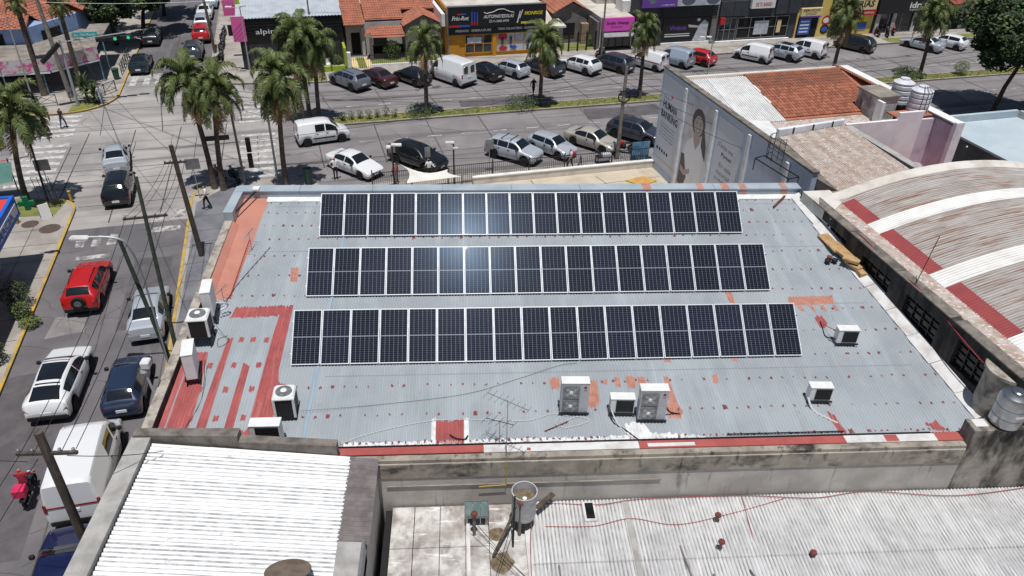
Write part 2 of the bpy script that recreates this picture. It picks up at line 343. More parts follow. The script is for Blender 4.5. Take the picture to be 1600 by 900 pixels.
# far parapet with folded metal cap, in lengths
xs = [XL+.05,-7.6,-4.2,-.9,2.4,5.7,9.0,12.3,16.6]
for i in range(8):
    x0, x1 = xs[i]+.006, xs[i+1]-.006; z = zr(YF)
    MB().box(x0,33.44,z-.1,x1,33.60,z+.33).build('parapet_face', M['zinc_cap'], B)
    MB().bbox(x0-.002,33.40,z+.335,x1+.002,34.02,z+.40,.015).build('cap_sheet', M['zinc_cap'], B)
MB().box(XL-.06,31.32,zr(32)+.0,XL+.36,33.98,zr(33)+.42).build('corner_cap', M['zinc_cap'], B)
MB().prism([(-9.1,33.1),(16.4,33.1),(16.4,33.43),(-9.1,33.43)], [zr(33.1)+.012]*2+[zr(33.43)+.012]*2, [zr(33.1)+.03]*2+[zr(33.43)+.06]*2).build('flashing', M['white_sealant'], B)
for x, w2 in ((8.75,.42),(11.45,.3),(12.65,.38),(13.55,.34),(15.6,.32)):
    z = zr(YF); MB().box(x,33.428,z-.05,x+w2,33.436,z+.32).box(x,33.41,z+.402,x+w2,34.0,z+.406).build('paint_patch', M['salmon_paint'], B)
# stone-red membrane wedge at the far left
poly = [(XL+.31,26.2),(-9.24,26.2),(-9.03,33.0),(-9.0,33.42),(XL+.31,33.42)]
MB().prism(poly, [zr(p[1])-.06 for p in poly], [zr(p[1])-.005 for p in poly]).build('membrane', M['terracotta_paint'], B)
MB().prism([(XL+.31,26.2),(XL+.56,26.2),(XL+.56,31.3),(XL+.31,31.3)], [zr(26.2)-.002]*2+[zr(31.3)-.002]*2, [zr(26.2)+.2,zr(26.2)+.01,zr(31.3)+.01,zr(31.3)+.2]).build('membrane_upstand', M['terracotta_paint'], B)
poly = [(XL+.31,18.6),(-9.9,18.6),(-9.95,26.4),(XL+.31,26.2)]
MB().prism(poly, [zr(p[1])-.06 for p in poly], [zr(p[1])-.008 for p in poly]).build('membrane', M['red_paint'], B)
# corrugated roof sheets, one object each
PIT = .118; AMP = .019
def zc(x, y): return zr(y) + AMP*cos(2*pi*x/PIT)
def yfar(x):
    t = YF
    if x < -9.05: t = min(t, 26.25 if x < -9.27 else 26.25+(x+9.27)/.22*6.9)
    if x > 16.32: t = min(t, 33.4-(x-16.32)/.140)
    return t
def cols(mb, x0, x1, f0, f1, dz=0.0, mi=0, seg=6, zfun=None):
    zf = zfun or zc; n = max(2, int(round((x1-x0)/PIT*seg))); prev = None
    for i in range(n+1):
        x = x0+(x1-x0)*i/n; a, b = f0(x), f1(x)
        if b-a < .02: prev = None; continue
        cur = ((x,a,zf(x,a)+dz),(x,b,zf(x,b)+dz))
        if prev: mb.add([prev[0],cur[0],cur[1],prev[1]], [(0,1,2,3)], mi, True)
        prev = cur
xs = -10.02; k = 0
while xs < 18.2:
    x1 = min(xs+1.14, 18.42); m = MB()
    cols(m, xs, x1+.03, lambda x: YN+(0 if x < 16.1 else .0), yfar, dz=.0015*(k % 2)+R.uniform(0,.001))
    if m.v: m.build('roof_sheet', M['zinc'], B, sharp=80)
    xs = x1; k += 1
# flat blue flashing strip and lap ridges
mm('blue_strip', s(150,170,188), s(138,160,180), sc=1, rough=.5)
MB().prism([(-5.40,18.75),(-5.30,18.75),(-5.15,33.1),(-5.25,33.1)], [zr(18.75)+.014]*2+[zr(33.1)+.014]*2, [zr(18.75)+.022]*2+[zr(33.1)+.022]*2).build('strip', M['blue_strip'], B)
# painted patches follow the ribs
def inpoly_y(poly, x):
    ys = []
    n = len(poly)
    for i in range(n):
        (xa,ya),(xb,yb) = poly[i], poly[(i+1)%n]
        if (xa <= x) != (xb <= x): ys.append(ya+(yb-ya)*(x-xa)/(xb-xa))
    return sorted(ys)
PD = [0]
def patch(poly, mat, jit=.07, name='paint_patch', mb=None):
    m = mb or MB(); rr = random.Random(int(abs(poly[0][0]*1000+poly[0][1]*100)))
    x0 = min(p[0] for p in poly); x1 = max(p[0] for p in poly); PD[0] = (PD[0]+1) % 6; dz = .005+.0007*PD[0]
    n = max(3, int((x1-x0)/PIT*6)); prev = None; ja = jb = 0
    for i in range(n+1):
        x = x0+(x1-x0)*(i+.001)/(n+.002)
        if i % 3 == 0: ja, jb = rr.uniform(-jit,jit), rr.uniform(-jit,jit)
        ys = inpoly_y(poly, x)
        if len(ys) < 2: prev = None; continue
        a, b = ys[0]+ja, ys[-1]+jb
        a = max(a, YN+.005); b = min(b, yfar(x))
        cur = ((x,a,zc(x,a)+dz),(x,b,zc(x,b)+dz))
        if prev: m.add([prev[0],cur[0],cur[1],prev[1]], [(0,1,2,3)], 0, True)
        prev = cur
    if mb is None and m.v: return m.build(name, M[mat], B, sharp=80)
RED = [[(-8.95,25.72),(-6.72,25.80),(-6.80,25.22),(-9.05,25.10)],
 [(-7.16,25.3),(-6.71,25.73),(-6.78,22.36),(-6.68,22.18),(-6.60,21.68),(-6.14,21.44),(-6.06,21.14),(-6.55,20.85),(-6.45,20.35),(-6.9,18.74),(-7.55,18.74),(-7.27,19.57),(-7.26,21.56),(-7.25,23.71)],
 [(-8.88,24.05),(-8.68,23.99),(-8.69,22.32),(-8.66,18.75),(-8.99,18.75),(-8.93,22.15)], [(-8.03,22.67),(-7.76,22.48),(-7.75,19.66),(-7.85,18.75),(-8.07,18.75),(-8.01,20.89)],
 [(-9.42,23.30),(-9.36,22.43),(-9.25,21.44),(-9.23,20.51),(-9.27,18.75),(-9.95,18.75),(-9.95,23.2)], [(-8.16,19.55),(-7.69,19.60),(-7.34,19.45),(-6.95,19.32),(-6.90,18.75),(-8.13,18.75)],
 [(-.98,19.71),(-.02,19.77),(-.03,18.74),(-.96,18.74)],
 [(14.11,24.66),(14.46,24.72),(14.5,24.3),(14.42,24.06),(14.12,24.02)], [(12.79,19.78),(12.98,19.60),(13.12,18.80),(12.87,18.78),(12.80,19.20)], [(16.05,19.10),(16.5,19.2),(16.75,18.74),(16.4,18.74)]]
SAL = [[(3.09,21.61),(3.45,21.63),(3.44,21.10),(3.13,21.08)],[(4.08,21.62),(4.38,21.61),(4.41,21.45),(4.10,21.43)],
 [(4.48,21.48),(4.81,21.47),(4.77,20.37),(4.54,20.17),(4.29,20.24)],[(5.08,21.53),(5.21,21.49),(5.18,21.27),(5.06,21.27)],
 [(5.47,21.64),(5.67,21.57),(5.65,21.13),(5.46,21.11)],[(5.90,21.63),(6.23,21.62),(6.17,21.03),(5.89,21.03)],[(6.34,21.59),(6.60,21.58),(6.57,21.05),(6.31,21.02)],
 [(7.30,21.59),(7.48,21.59),(7.53,20.29),(7.65,19.95),(7.50,19.59),(7.09,19.66),(7.06,20.1),(7.25,20.3)],[(9.09,21.61),(9.31,21.63),(9.28,21.22),(9.08,21.19)],
 [(13.42,25.89),(15.35,25.93),(15.24,25.45),(13.37,25.33)],[(10.86,26.23),(11.16,26.22),(11.13,25.54),(10.91,25.54)],[(-7.19,28.20),(-6.87,28.20),(-6.81,27.27),(-7.10,27.28)],
 [(10.1,22.52),(10.3,22.52),(10.3,22.3),(10.1,22.3)],[(7.5,22.5),(7.75,22.5),(7.75,22.3),(7.5,22.3)]]
for x in (13.64,14.12,14.6,15.1): SAL.append([(x,25.32),(x+.16,25.32),(x+.2,24.98),(x+.06,24.98)])
for p in RED: patch(p, 'red_paint', .06)
for p in SAL: patch(p, 'salmon_paint', .04)
for (x,y) in ((-8.35,23.89),(-7.92,23.88),(-7.42,23.86),(-8.35,22.57),(-7.46,22.56),(-8.38,21.39),(-7.48,21.39),(-8.42,20.08),(-7.51,20.07),(-9.28,21.4),(-9.27,20.1),(-9.2,22.58)):
    patch([(x-.09,y-.13),(x+.09,y-.13),(x+.09,y+.13),(x-.09,y+.13)], 'red_paint', .03)
patch([(5.5,19.35),(5.85,19.5),(6.2,19.4),(6.42,18.75),(5.5,18.75)], 'white_sealant', .08)
patch([(-4.0,18.9),(5.4,18.88),(5.4,18.74),(-4.0,18.74)], 'white_sealant', .05)
patch([(-1.12,19.85),(-.98,19.85),(-.98,18.74),(-1.12,18.74)], 'white_sealant', .1); patch([(-.02,19.8),(.14,19.8),(.14,18.74),(-.02,18.74)], 'white_sealant', .08)
patch([(4.9,18.95),(6.9,18.98),(8.5,18.74),(4.9,18.74)], 'white_sealant', .06)
dm = MB(); rr = random.Random(5)
for y in (18.86,20.05,21.4,22.6,23.87,25.15,26.4,27.7,29.0,30.2,31.2,32.2,33.0):
    x = -9.7
    while x < xr_(y)-.1:
        x += .215 if y < 19 else (.42 if rr.random() > .12 else .84)
        if x > xr_(y)-.1 or (y > 25 and x < -9.3) or (y < 25.3 and x < -6.3 and y > 19) or rr.random() < .08: continue
        a = rr.uniform(.025,.055); b = rr.uniform(.03,.07); yy = y+rr.uniform(-.03,.03); k = rr.random()
        if k > .93: a *= 1.8; b *= 1.8
        patch([(x-a,yy-b),(x+a,yy-b*.8),(x+a*.9,yy+b),(x-a,yy+b*.9)], 'maroon_dab', .02, mb=dm)
tag(dm.build('sealant_dabs', M['maroon_dab'], B, sharp=80), kind='stuff')
# near gutter ledge on top of the wall, in painted stretches
mm('ledge_white', s(216,214,212), s(186,182,178), sc=1.4, lo=.45, hi=.66, rough=.8, bump=.1)
mm('ledge_red', s(172,88,82), s(158,76,72), sc=1.5, rough=.75)
def ledge(x0, x1, y0, y1, m, z=5.70, h=.03): MB().box(x0,y0,z-h,x1,y1,z).build('gutter_stretch', M[m], B)
ledge(-4.4,.62,18.30,18.62,'ledge_red'); ledge(.622,5.8,18.28,18.62,'ledge_white'); ledge(5.802,12.9,18.28,18.62,'ledge_red'); ledge(12.902,16.1,18.28,18.62,'ledge_white'); ledge(16.102,17.0,18.28,18.66,'ledge_red')
ledge(6.1,7.7,18.34,18.5,'ledge_white',5.705,.004); ledge(14.3,14.75,18.3,18.6,'ledge_red',5.706,.005); ledge(2.05,2.17,18.31,18.44,'ledge_red',5.706,.005)
MB().box(-4.4,18.04,5.52,17.0,18.278,5.66).build('wall_coping', M['mold_band'], B)
MB().box(-10.2,18.46,5.2,18.6,18.64,5.66).build('gutter_bed', M['dark'], B)
MB().tube([(-4.3,18.68,5.69),(5.6,18.67,5.70),(16.0,18.67,5.70)], .028, 6).build('gutter_lip', M['dark_metal'], B)
MB().box(8.9,18.78,5.72,13.0,18.81,5.75).build('edge_bar', M['dark_metal'], B)
# string course and patch on the wall facing us
MB().box(-2.6,17.965,4.50,6.6,18.018,4.53).build('wall_course', M['concrete'], B)
# raised wall stub at the near right corner that carries the steel tank
mm('stub_wall', s(164,156,146), s(124,117,110), sc=1.1, rough=.95, bump=.35, bs=10, fine=.1, st=(s(50,47,44), 1.6, 1.6, .55, .45, .62))
MB().box(17.0,18.0,3.0,21.5,18.6,6.36).build('wall_stub', M['stub_wall'], B)
MB().box(17.15,18.2,6.362,17.6,18.55,6.38).build('paint_patch', M['ledge_white'], B)
# right flashing along the neighbour's wall, in lengths
y = 18.9; k = 0
while y < 33.2:
    y2 = min(y+1.5, 33.3); a, b = xr_(y), xr_(y2); j = R.uniform(-.06,.06)
    MB().prism([(a-.32+j,y+.02),(a+.12,y+.02),(b+.12,y2-.01),(b-.32+j,y2-.01)], [zr(y)+.02,zr(y)+.03,zr(y2)+.03,zr(y2)+.02], [zr(y)+.05,zr(y)+.24,zr(y2)+.24,zr(y2)+.05]).build('flashing', M['ledge_white'], B)
    y = y2

mm('lap_line', s(128,134,138), rough=.8)
for y_, xa, xb in ((21.9,-5.0,16.9),(25.45,-6.4,16.7),(29.3,-8.6,16.6),(32.7,-8.6,16.2)):
    m = MB(); cols(m, xa, xb, lambda x: y_, lambda x: y_+.024, dz=.0042); m.build('sheet_lap', M['lap_line'], B, sharp=80)
# ================================================================== solar panels
mm('panel_frame', s(214,217,221), rough=.4, metal=.0)
mm('backsheet', s(140,146,156), rough=.17, spec=.012, coat=1.0, crough=.006)
mm('cell', s(17,21,36), s(23,27,43), sc=7, rough=.17, spec=.014, stint=(.45,.68,1,1), coat=1.0, rand=.3, crough=.006)
PW, PL, TILT = 1.040, 2.10, .6384
fm = MB(); t = .026; h = .04
fm.box(0,0,-h,t,PL,0).box(PW-t,0,-h,PW,PL,0).box(t,0,-h,PW-t,t,0).box(t,PL-t,-h,PW-t,PL,0)
FRAME = fm.mesh('frame', M['panel_frame'])
BACK = MB().box(t,t,-.02,PW-t,PL-t,-.012).mesh('backsheet', M['backsheet'])
BAR = MB().box(t,PL/2-.006,-.012,PW-t,PL/2+.006,-.006).mesh('middle_bar', M['backsheet'])
cm = MB(); cw = (PW-2*t-.02)/6; chh = (PL/2-t-.03)/12
for hb in (0, 1):
    oy = t+.012 if hb == 0 else PL/2+.018
    for i in range(6):
        for j in range(12):
            x, y = t+.01+i*cw, oy+j*chh; g = .0042
            cm.add([(x+g,y+g*.7,-.0085),(x+cw-g,y+g*.7,-.0085),(x+cw-g,y+chh-g*.7,-.0085),(x+g,y+chh-g*.7,-.0085)], [(0,1,2,3)])
CELLS = cm.mesh('cells', M['cell'])
CLAMP = MB().box(-.03,-.03,-.04,.0,.03,.005).mesh('clamp', M['panel_frame'])
RAIL = MB().box(-.02,-.02,0,19.16,.02,.045).mesh('rail', M['grey_metal'])
ORD = ['leftmost','second from left','third from left','fourth from left','fifth from left','sixth from left','seventh from left','eighth from left','ninth from left',
 'ninth from right','eighth from right','seventh from right','sixth from right','fifth from right','fourth from right','third from right','second from right','rightmost']
ROWN = ['front','middle','back']
for r, (x0, yb) in enumerate(((-6.283,22.504-.09),(-6.293,26.310-.09),(-6.301,30.339-.09))):
    zb = zr(yb)+.105
    rack = thing('panel_rack', 'aluminium rack tilting the %s row of solar panels on the roof' % ROWN[r], 'rack', (x0,yb,zb), group='racks under the solar panel rows')
    for q in (.45, 1.65): inst('rail', RAIL, rack, (0,q*cos(TILT),q*sin(TILT)-.085))
    lg = MB().beam((0,.15,-.2),(0,1.68*cos(TILT),1.68*sin(TILT)-.09),.04,.04).beam((0,1.62*cos(TILT),-.10+.12*1.6),(0,1.62*cos(TILT),1.62*sin(TILT)-.09),.04,.04).beam((0,.1,-.085),(0,1.8,-.085+.12*1.7),.04,.04).mesh('leg', M['grey_metal'])
    for k in range(10): inst('leg', lg, rack, (.5+k*2.05,0,0))
    for c in range(18):
        gap = (.012 if c >= 10 else 0)+(.012 if c >= 14 else 0)
        tl = TILT
        if r == 1 and 5 <= c < 10: tl -= .004
        if r == 1 and c in (5,6): tl += .002
        p = thing('solar_panel', 'dark blue solar panel, %s in the %s row' % (ORD[c], ROWN[r]), 'solar panel', (x0+c*1.0618+gap*.3,yb,zb), group='solar panels on the roof')
        p.rotation_euler = (tl+R.uniform(-.004,.004), R.uniform(-.004,.004), 0)
        inst('frame', FRAME, p); inst('backsheet', BACK, p); inst('middle_bar', BAR, p)
        tag(inst('cells', CELLS, p), kind='stuff')
        if c == 0 or c == 17:
            for q in (.42, 1.66): inst('clamp', CLAMP, p, (0 if c == 0 else PW+.03, q, 0))
# ================================================================== lettering
TXT = {}
def text(parent, txt, o, rv, uvv, w, h, mat, shear=0.0, bold=.012, name='lettering'):
    key = (txt, shear, bold)
    if key not in TXT:
        cu = bpy.data.curves.new('t', 'FONT'); cu.body = txt; cu.resolution_u = 2; cu.offset = bold; cu.shear = shear
        ob = bpy.data.objects.new('t', cu); COL.objects.link(ob); dg = bpy.context.evaluated_depsgraph_get()
        me = bpy.data.meshes.new_from_object(ob.evaluated_get(dg)); vs = [tuple(v.co) for v in me.vertices]; fs = [tuple(p.vertices) for p in me.polygons]
        bpy.data.objects.remove(ob); bpy.data.curves.remove(cu); bpy.data.meshes.remove(me); TXT[key] = (vs, fs)
    vs, fs = TXT[key]; xs = [v[0] for v in vs]; ys = [v[1] for v in vs]; x0, x1, y0, y1 = min(xs), max(xs), min(ys), max(ys)
    rv, uvv, o = Vector(rv), Vector(uvv), Vector(o); m = MB()
    m.add([o+rv*((v[0]-x0)/(x1-x0)*w)+uvv*((v[1]-y0)/(y1-y0)*h) for v in vs], fs)
    return m.build(name, M[mat] if isinstance(mat, str) else mat, parent)
def disc(mb, c, rv, uvv, a, b, n=16, mi=0):
    c, rv, uvv = Vector(c), Vector(rv), Vector(uvv)
    mb.add([c+rv*a*cos(2*pi*i/n)+uvv*b*sin(2*pi*i/n) for i in range(n)], [tuple(range(n))], mi)
def flat(mb, o, rv, uvv, pts, mi=0):
    o, rv, uvv = Vector(o), Vector(rv), Vector(uvv); mb.add([o+rv*p[0]+uvv*p[1] for p in pts], [tuple(range(len(pts)))], mi)
def corrugate(mb, p00, p10, p11, p01, pitch, amp, seg=6, ny=1, mi=0, valley=None):
    p00, p10, p11, p01 = map(Vector, (p00,p10,p11,p01)); n = max(4, int((p10-p00).length/pitch*seg)); nrm = (p10-p00).cross(p01-p00).normalized(); rows = []
    for j in range(ny+1):
        t = j/ny; a = p00.lerp(p01,t); b = p10.lerp(p11,t); L = (b-a).length
        rows.append([a.lerp(b,i/n)+nrm*amp*cos(2*pi*(L*i/n)/pitch) for i in range(n+1)])
    k0 = len(mb.f); mb.grid(rows, mi, True); L = (p10-p00).length
    if valley is not None:
        for q in range(k0, len(mb.f)):
            i = (q-k0) % n
            if cos(2*pi*(L*(i+.5)/n)/pitch) < -.5: mb.m[q] = valley
def roofsheets(parent, p00, p10, p11, p01, pitch, amp, width, mat, lap=.0015, ny=1, name='roof_sheet'):
    p00, p10, p11, p01 = map(Vector, (p00,p10,p11,p01)); k = max(1, int(round((p10-p00).length/width))); nrm = (p10-p00).cross(p01-p00).normalized(); L1 = (p10-p00).length/k; pitch = L1/max(1,round(L1/pitch))
    for i in range(k):
        a, b = i/k, (i+1)/k; d = nrm*lap*(i % 2); m = MB()
        corrugate(m, p00.lerp(p10,a)+d, p00.lerp(p10,b)+d, p01.lerp(p11,b)+d, p01.lerp(p11,a)+d, pitch, amp, ny=ny, valley=1); m.build(name, [M[mat], M[{'rusty_roof2':'rust_grime','white_corr2':'corr_grime'}.get(mat, mat)]], parent, sharp=80)
# one barrel tile, local x across, y down the slope, z out
def tilemesh(mat, w=.24, l=.42, h=.075):
    m = MB(); rows = []
    for yy, sc_ in ((0,.82),(l,1.0)):
        rows.append([(-cos(pi*i/6)*w/2*sc_, yy, sin(pi*i/6)*h*sc_+(0.0 if yy == 0 else .012)) for i in range(7)])
    m.grid(rows, 0, True, flip=True); m.add(rows[1], [tuple(range(6,-1,-1))]); return m.mesh('tile', mat, 60)
mm('tile', s(166,100,74), s(132,90,74), sc=1.6, lo=.38, hi=.6, rough=.9, rand=.28, bump=.2, st=(s(120,92,76), 2.5, 2.5, 2.5, .60, .72))
mm('tile_far', s(180,112,86), s(152,98,80), sc=1.1, lo=.4, hi=.62, rough=.85, st=(s(150,98,80), 1.5, 1.5, 1.5, .56, .7))
TILE = tilemesh(M['tile'])
def tile_roof(parent, o, ex, ey, wid, lens, objs, pitch=.24, row=.36, mat='tile', clip=None):
    """o: ridge corner; ex along ridge, ey down slope (unit); lens(x)->(start,end) along slope"""
    o, ex, ey = Vector(o), Vector(ex).normalized(), Vector(ey).normalized(); ez = ex.cross(ey); ez = -ez if ez.z < 0 else ez
    rot = Matrix((ex, ey, ez)).transposed(); n = int(wid/pitch); spots = []
    under = MB()
    for i in range(n):
        x = (i+.5)*pitch; a, b = lens(x)
        if b-a < .1: continue
        k = int((b-a)/row)
        for j in range(k): spots.append((x, a+j*row))
        p = [o+ex*(x-pitch/2)+ey*a+ez*.005, o+ex*(x+pitch/2)+ey*a+ez*.005, o+ex*(x+pitch/2)+ey*b+ez*.005, o+ex*(x-pitch/2)+ey*b+ez*.005]; under.add(p, [(0,1,2,3)])
    under.build('tile_bed', M['tile_far'], parent)
    spots.sort(key=lambda q: -q[1])
    jm = MB(); vs = [tuple(v.co) for v in TILE.vertices]; fs = [tuple(p.vertices) for p in TILE.polygons]; det = rot.determinant() < 0
    for q, (x, y) in enumerate(spots):
        p = o+ex*x+ey*y+ez*.015; tz = R.uniform(-.04,.04)
        if q < objs:
            ob = bpy.data.objects.new('tile', TILE); link(ob, parent)
            if mat != 'tile': pass
            ob.matrix_local = Matrix.Translation(p) @ (rot.to_4x4() @ Matrix.Rotation(tz, 4, 'Z'))
        else:
            mt = Matrix.Translation(p) @ (rot.to_4x4() @ Matrix.Rotation(tz, 4, 'Z')); jm.add([mt @ Vector(v) for v in vs], fs, 0, True)
    if jm.v: tag(jm.build('tiles', M[mat], parent, sharp=60), kind='stuff')
# ================================================================== near left building (white fibre-cement roof)
mm('white_roof', s(242,243,243), s(228,228,228), sc=1.2, rough=.8, st=(s(176,173,170), 2.2, 6, 1, .62, .76), rand=.02); mm('roof_grime', s(150,149,149), s(196,195,194), sc=3.5, lo=.4, hi=.6, rough=.9); mm('corr_grime', s(136,133,131), s(178,175,173), sc=3, lo=.4, hi=.62, rough=.9); mm('rust_grime', s(140,118,102), s(160,150,142), sc=2.5, lo=.4, hi=.62, rough=.9)
mm('grey_fibre', s(126,118,116), s(104,97,96), sc=2.5, rough=.95, bump=.3, fine=.1)
mm('light_coping', s(176,173,169), s(150,147,143), sc=1.6, rough=.9, bump=.2)
nb = thing('white_roofed_building', 'building at the lower left with white corrugated roof beside the street', 'building'); XA, XB = -9.62, -2.75
def zn(x): return 6.78 + (x-XA)/(XB-XA)*(5.86-6.78)
for a, b in ((XA,-7.86),(-7.9,-6.06),(-6.1,-3.62)):
    yy = 9.0
    while yy < 17.9:
        y2 = min(yy+1.15,17.93); m = MB(); corrugate(m, (a,y2,zn(a)+(.006 if a > -9 else 0)), (a,yy,zn(a)+(.006 if a > -9 else 0)), (b,yy,zn(b)), (b,y2,zn(b)), .145, .032, 8, 1, 0, 1); m.build('roof_sheet', [M['white_roof'],M['roof_grime']], nb, sharp=80); yy = y2
yy = 14.62
while yy < 17.9:
    y2 = min(yy+1.1,17.93); m = MB(); corrugate(m, (-3.66,y2,zn(-3.66)+.006), (-3.66,yy,zn(-3.66)+.006), (XB,yy,zn(XB)+.006), (XB,y2,zn(XB)+.006), .175, .026); m.build('roof_sheet', M['grey_fibre'], nb, sharp=80); yy = y2
MB().prism([(-3.55,9),(-2.95,9),(-2.95,14.6),(-3.62,14.6)], 5.4, [6.06,6.0,6.0,6.06]).build('ledge', M['light_coping'], nb)
MB().prism([(-2.94,9),(-2.86,9),(-2.86,14.6),(-2.94,14.6)], 5.2, 6.1).build('gutter', M['grey_metal'], nb)
MB().box(-9.7,8.5,-.02,-2.86,17.9,5.55).build('wall', M['dirty_wall'], nb)
MB().prism([(-10.25,8),(-9.66,8),(-9.66,18.35),(-10.25,18.35)], 6.2, 6.95).build('coping', M['light_coping'], nb)
MB().prism([(-10.6,8),(-10.26,8),(-10.26,16.9),(-10.6,16.9)], 5.6, 6.3).build('cornice', M['concrete'], nb)
MB().box(-10.24,8,-.02,-9.72,18.3,6.2).build('wall', M['dirty_wall'], nb)
MB().prism([(-10.2,18.05),(-7.05,18.0),(-7.05,18.42),(-10.2,18.42)], 5.3, [7.05,6.95,6.9,7.0]).build('parapet', M['mold_cap'], nb)
MB().prism([(-7.04,17.98),(-4.05,17.96),(-4.05,18.3),(-7.04,18.36)], 5.3, [6.72,6.46,6.42,6.68]).build('parapet', M['mold_cap'], nb)
# satellite dish lying face up near the bottom edge
dsh = thing('satellite_dish', 'weathered brown satellite dish on the white corrugated roof', 'satellite dish', (-4.72,13.30,6.1))
mm('dish', s(118,104,90), s(96,84,72), sc=3, rough=.85)
m = MB(); m.lathe([(0,.0),(.25,.02),(.45,.07),(.60,.14),(.61,.13)], 28); m.xf(Matrix.Translation((0,0,.30)) @ Matrix.Rotation(radians(-24),4,'X')); m.build('reflector', M['dish'], dsh)
MB().tube([(0,0,-.1),(0,.05,.3)], .03, 8).build('mast', M['dark_metal'], dsh); MB().tube([(-.25,-.35,.16),(-.16,-.3,.44)], .02, 6).build('feed_arm', M['dark_metal'], dsh)
# ================================================================== near right building (low white roofs)
mm('patchy_roof', s(206,203,198), s(160,154,148), sc=1.6, lo=.4, hi=.6, rough=.9, bump=.15, fine=.08, st=(s(140,132,125), 1.6, 1.0, 1, .52, .66), st2=(s(232,230,226), 1.2, 6, 1, .58, .68))
mm('white_corr', s(208,208,208), s(188,188,188), sc=.9, lo=.42, hi=.64, rough=.8, rand=.05, st=(s(230,230,229), 14, 1.2, 1, .52, .7), st2=(s(168,164,160), 8, 1.5, 1, .62, .76))
nr = thing('low_white_building', 'low building in the foreground with white patched sheet roofs', 'building')
ZB = 3.56
MB().box(-2.7,5,-.02,21,17.98,3.1).build('wall', M['concrete'], nr)
xx = [-2.45,-1.7,-.85,-.02,.75]
for i in range(4):
    y = 17.95
    while y > 8:
        MB().box(xx[i]+.012,y-1.68,ZB-.3,xx[i+1]-.012,y-.012,ZB+R.uniform(-.008,.004)).build('roof_slab', M['patchy_roof'], nr); y -= 1.7
MB().box(-2.68,8,ZB-.4,-2.47,17.9,ZB-.1).build('gutter', M['dark'], nr)
MB().box(.76,8,ZB-.3,2.05,17.97,ZB-.04).build('roof_slab', M['patchy_roof'], nr)
MB().box(.02,8,ZB+.002,.13,17.5,ZB+.12).build('upstand', M['ledge_white'], nr); MB().box(1.92,8,ZB,2.1,16.9,ZB+.10).build('upstand', M['ledge_white'], nr)
xs0 = 2.1
while xs0 < 20.5:
    x1 = xs0+1.0; m = MB(); d = .004*(int(xs0) % 2)
    corrugate(m, (xs0,8,ZB-.25+d), (x1+.04,8,ZB-.25+d), (x1+.04,15.62,ZB-.03+d), (xs0,15.62,ZB-.03+d), .125, .026, 8, 1, 0, 1); m.build('roof_sheet', [M['white_corr'],M['corr_grime']], nr, sharp=80)
    m = MB(); corrugate(m, (xs0,15.5,ZB+.0+d), (x1+.04,15.5,ZB+.0+d), (x1+.04,17.95,ZB+.06+d), (xs0,17.95,ZB+.06+d), .125, .026, 8, 1, 0, 1); m.build('roof_sheet', [M['white_corr'],M['corr_grime']], nr, sharp=80)
    xs0 = x1
MB().beam((5.38,8,ZB-.2),(5.42,17.9,ZB+.09),.17,.03).build('flashing', M['light_coping'], nr)
for a, b in (((6.9,16.0),(7.05,14.2)),((8.9,15.0),(9.15,14.2)),((2.9,15.4),(2.95,14.0)),((7.7,14.9),(7.9,14.0))): MB().beam((a[0],a[1],ZB+.02),(b[0],b[1],ZB-.02),.05,.03).build('ridge_bar', M['grey_fibre'], nr)
mm('brown_stain', s(96,82,60), s(130,116,96), sc=5, rough=.95)
for c, r_ in (((.98,16.75),.32),((1.12,15.65),.42)):
    pts = [(c[0]+r_*R.uniform(.7,1.15)*cos(t*pi/6)*.9, c[1]+r_*R.uniform(.7,1.15)*sin(t*pi/6)) for t in range(12)]; MB().sheet(pts, ZB-.034).build('stain', M['brown_stain'], nr)
def one(name, mb, mat, label, cat, group=None, **k): return mb.build(name, M[mat] if isinstance(mat, str) else mat, None, label=label, cat=cat, group=group, **k)
# roof hatch
h_ = thing('roof_hatch', 'small dark roof hatch with white frame on the low corrugated roof', 'hatch', (4.16,17.45,ZB+.06))
MB().bbox(-.22,-.42,-.05,.22,.40,.06,.02).build('frame', M['ledge_white'], h_); MB().box(-.14,-.33,.061,.14,.32,.085).build('pane', M['glass'], h_)
# glass rooflight and chimneys
gl = thing('rooflight', 'tilted glazed rooflight against the concrete wall beside a rusty chimney', 'rooflight', (.36,17.3,ZB))
mm('green_glass', s(92,112,112), s(120,134,132), sc=3, rough=.25)
for k in range(3): MB().box(-.37+k*.25,-.28,.50,-.13+k*.25,.33,.52).build('pane', M['green_glass'], gl)
MB().box(-.40,-.30,.44,.40,-.27,.56).box(-.40,.33,.44,.40,.36,.56).box(-.40,-.27,.44,-.375,.33,.56).box(.385,-.27,.44,.41,.33,.56).build('frame', M['grey_metal'], gl)
MB().box(-.36,-.22,-.05,-.30,.3,.44).box(.28,-.22,-.05,.34,.3,.44).box(-.3,.24,-.05,.28,.3,.44).build('stand', M['ledge_white'], gl)
mm('rust', s(122,62,50), s(96,54,46), sc=6, rough=.9)
def chimney(loc, h, label, r=.055):
    t_ = thing('chimney', label, 'chimney', loc, group='rusty flue pipes on the low roofs')
    MB().tube([(0,0,-.1),(0,0,h)], r, 10).build('flue', M['grey_fibre'], t_); MB().lathe([(.115,h-.02),(.10,h+.04),(0,h+.10)], 14).lathe([(0,h-.03),(.115,h-.021)], 14).build('cap', M['rust'], t_)
chimney((.27,16.72,ZB), 1.0, 'rusty capped flue in front of the glazed rooflight'); chimney((1.74,16.68,ZB-.05), 1.55, 'tall dark flue in front of the open round tank', .06)
chimney((8.37,16.9,ZB), .35, 'short red capped vent, farther of two on the white corrugated roof', .05); chimney((8.16,15.8,ZB-.03), .42, 'short red capped vent, nearer of two on the white corrugated roof', .05)
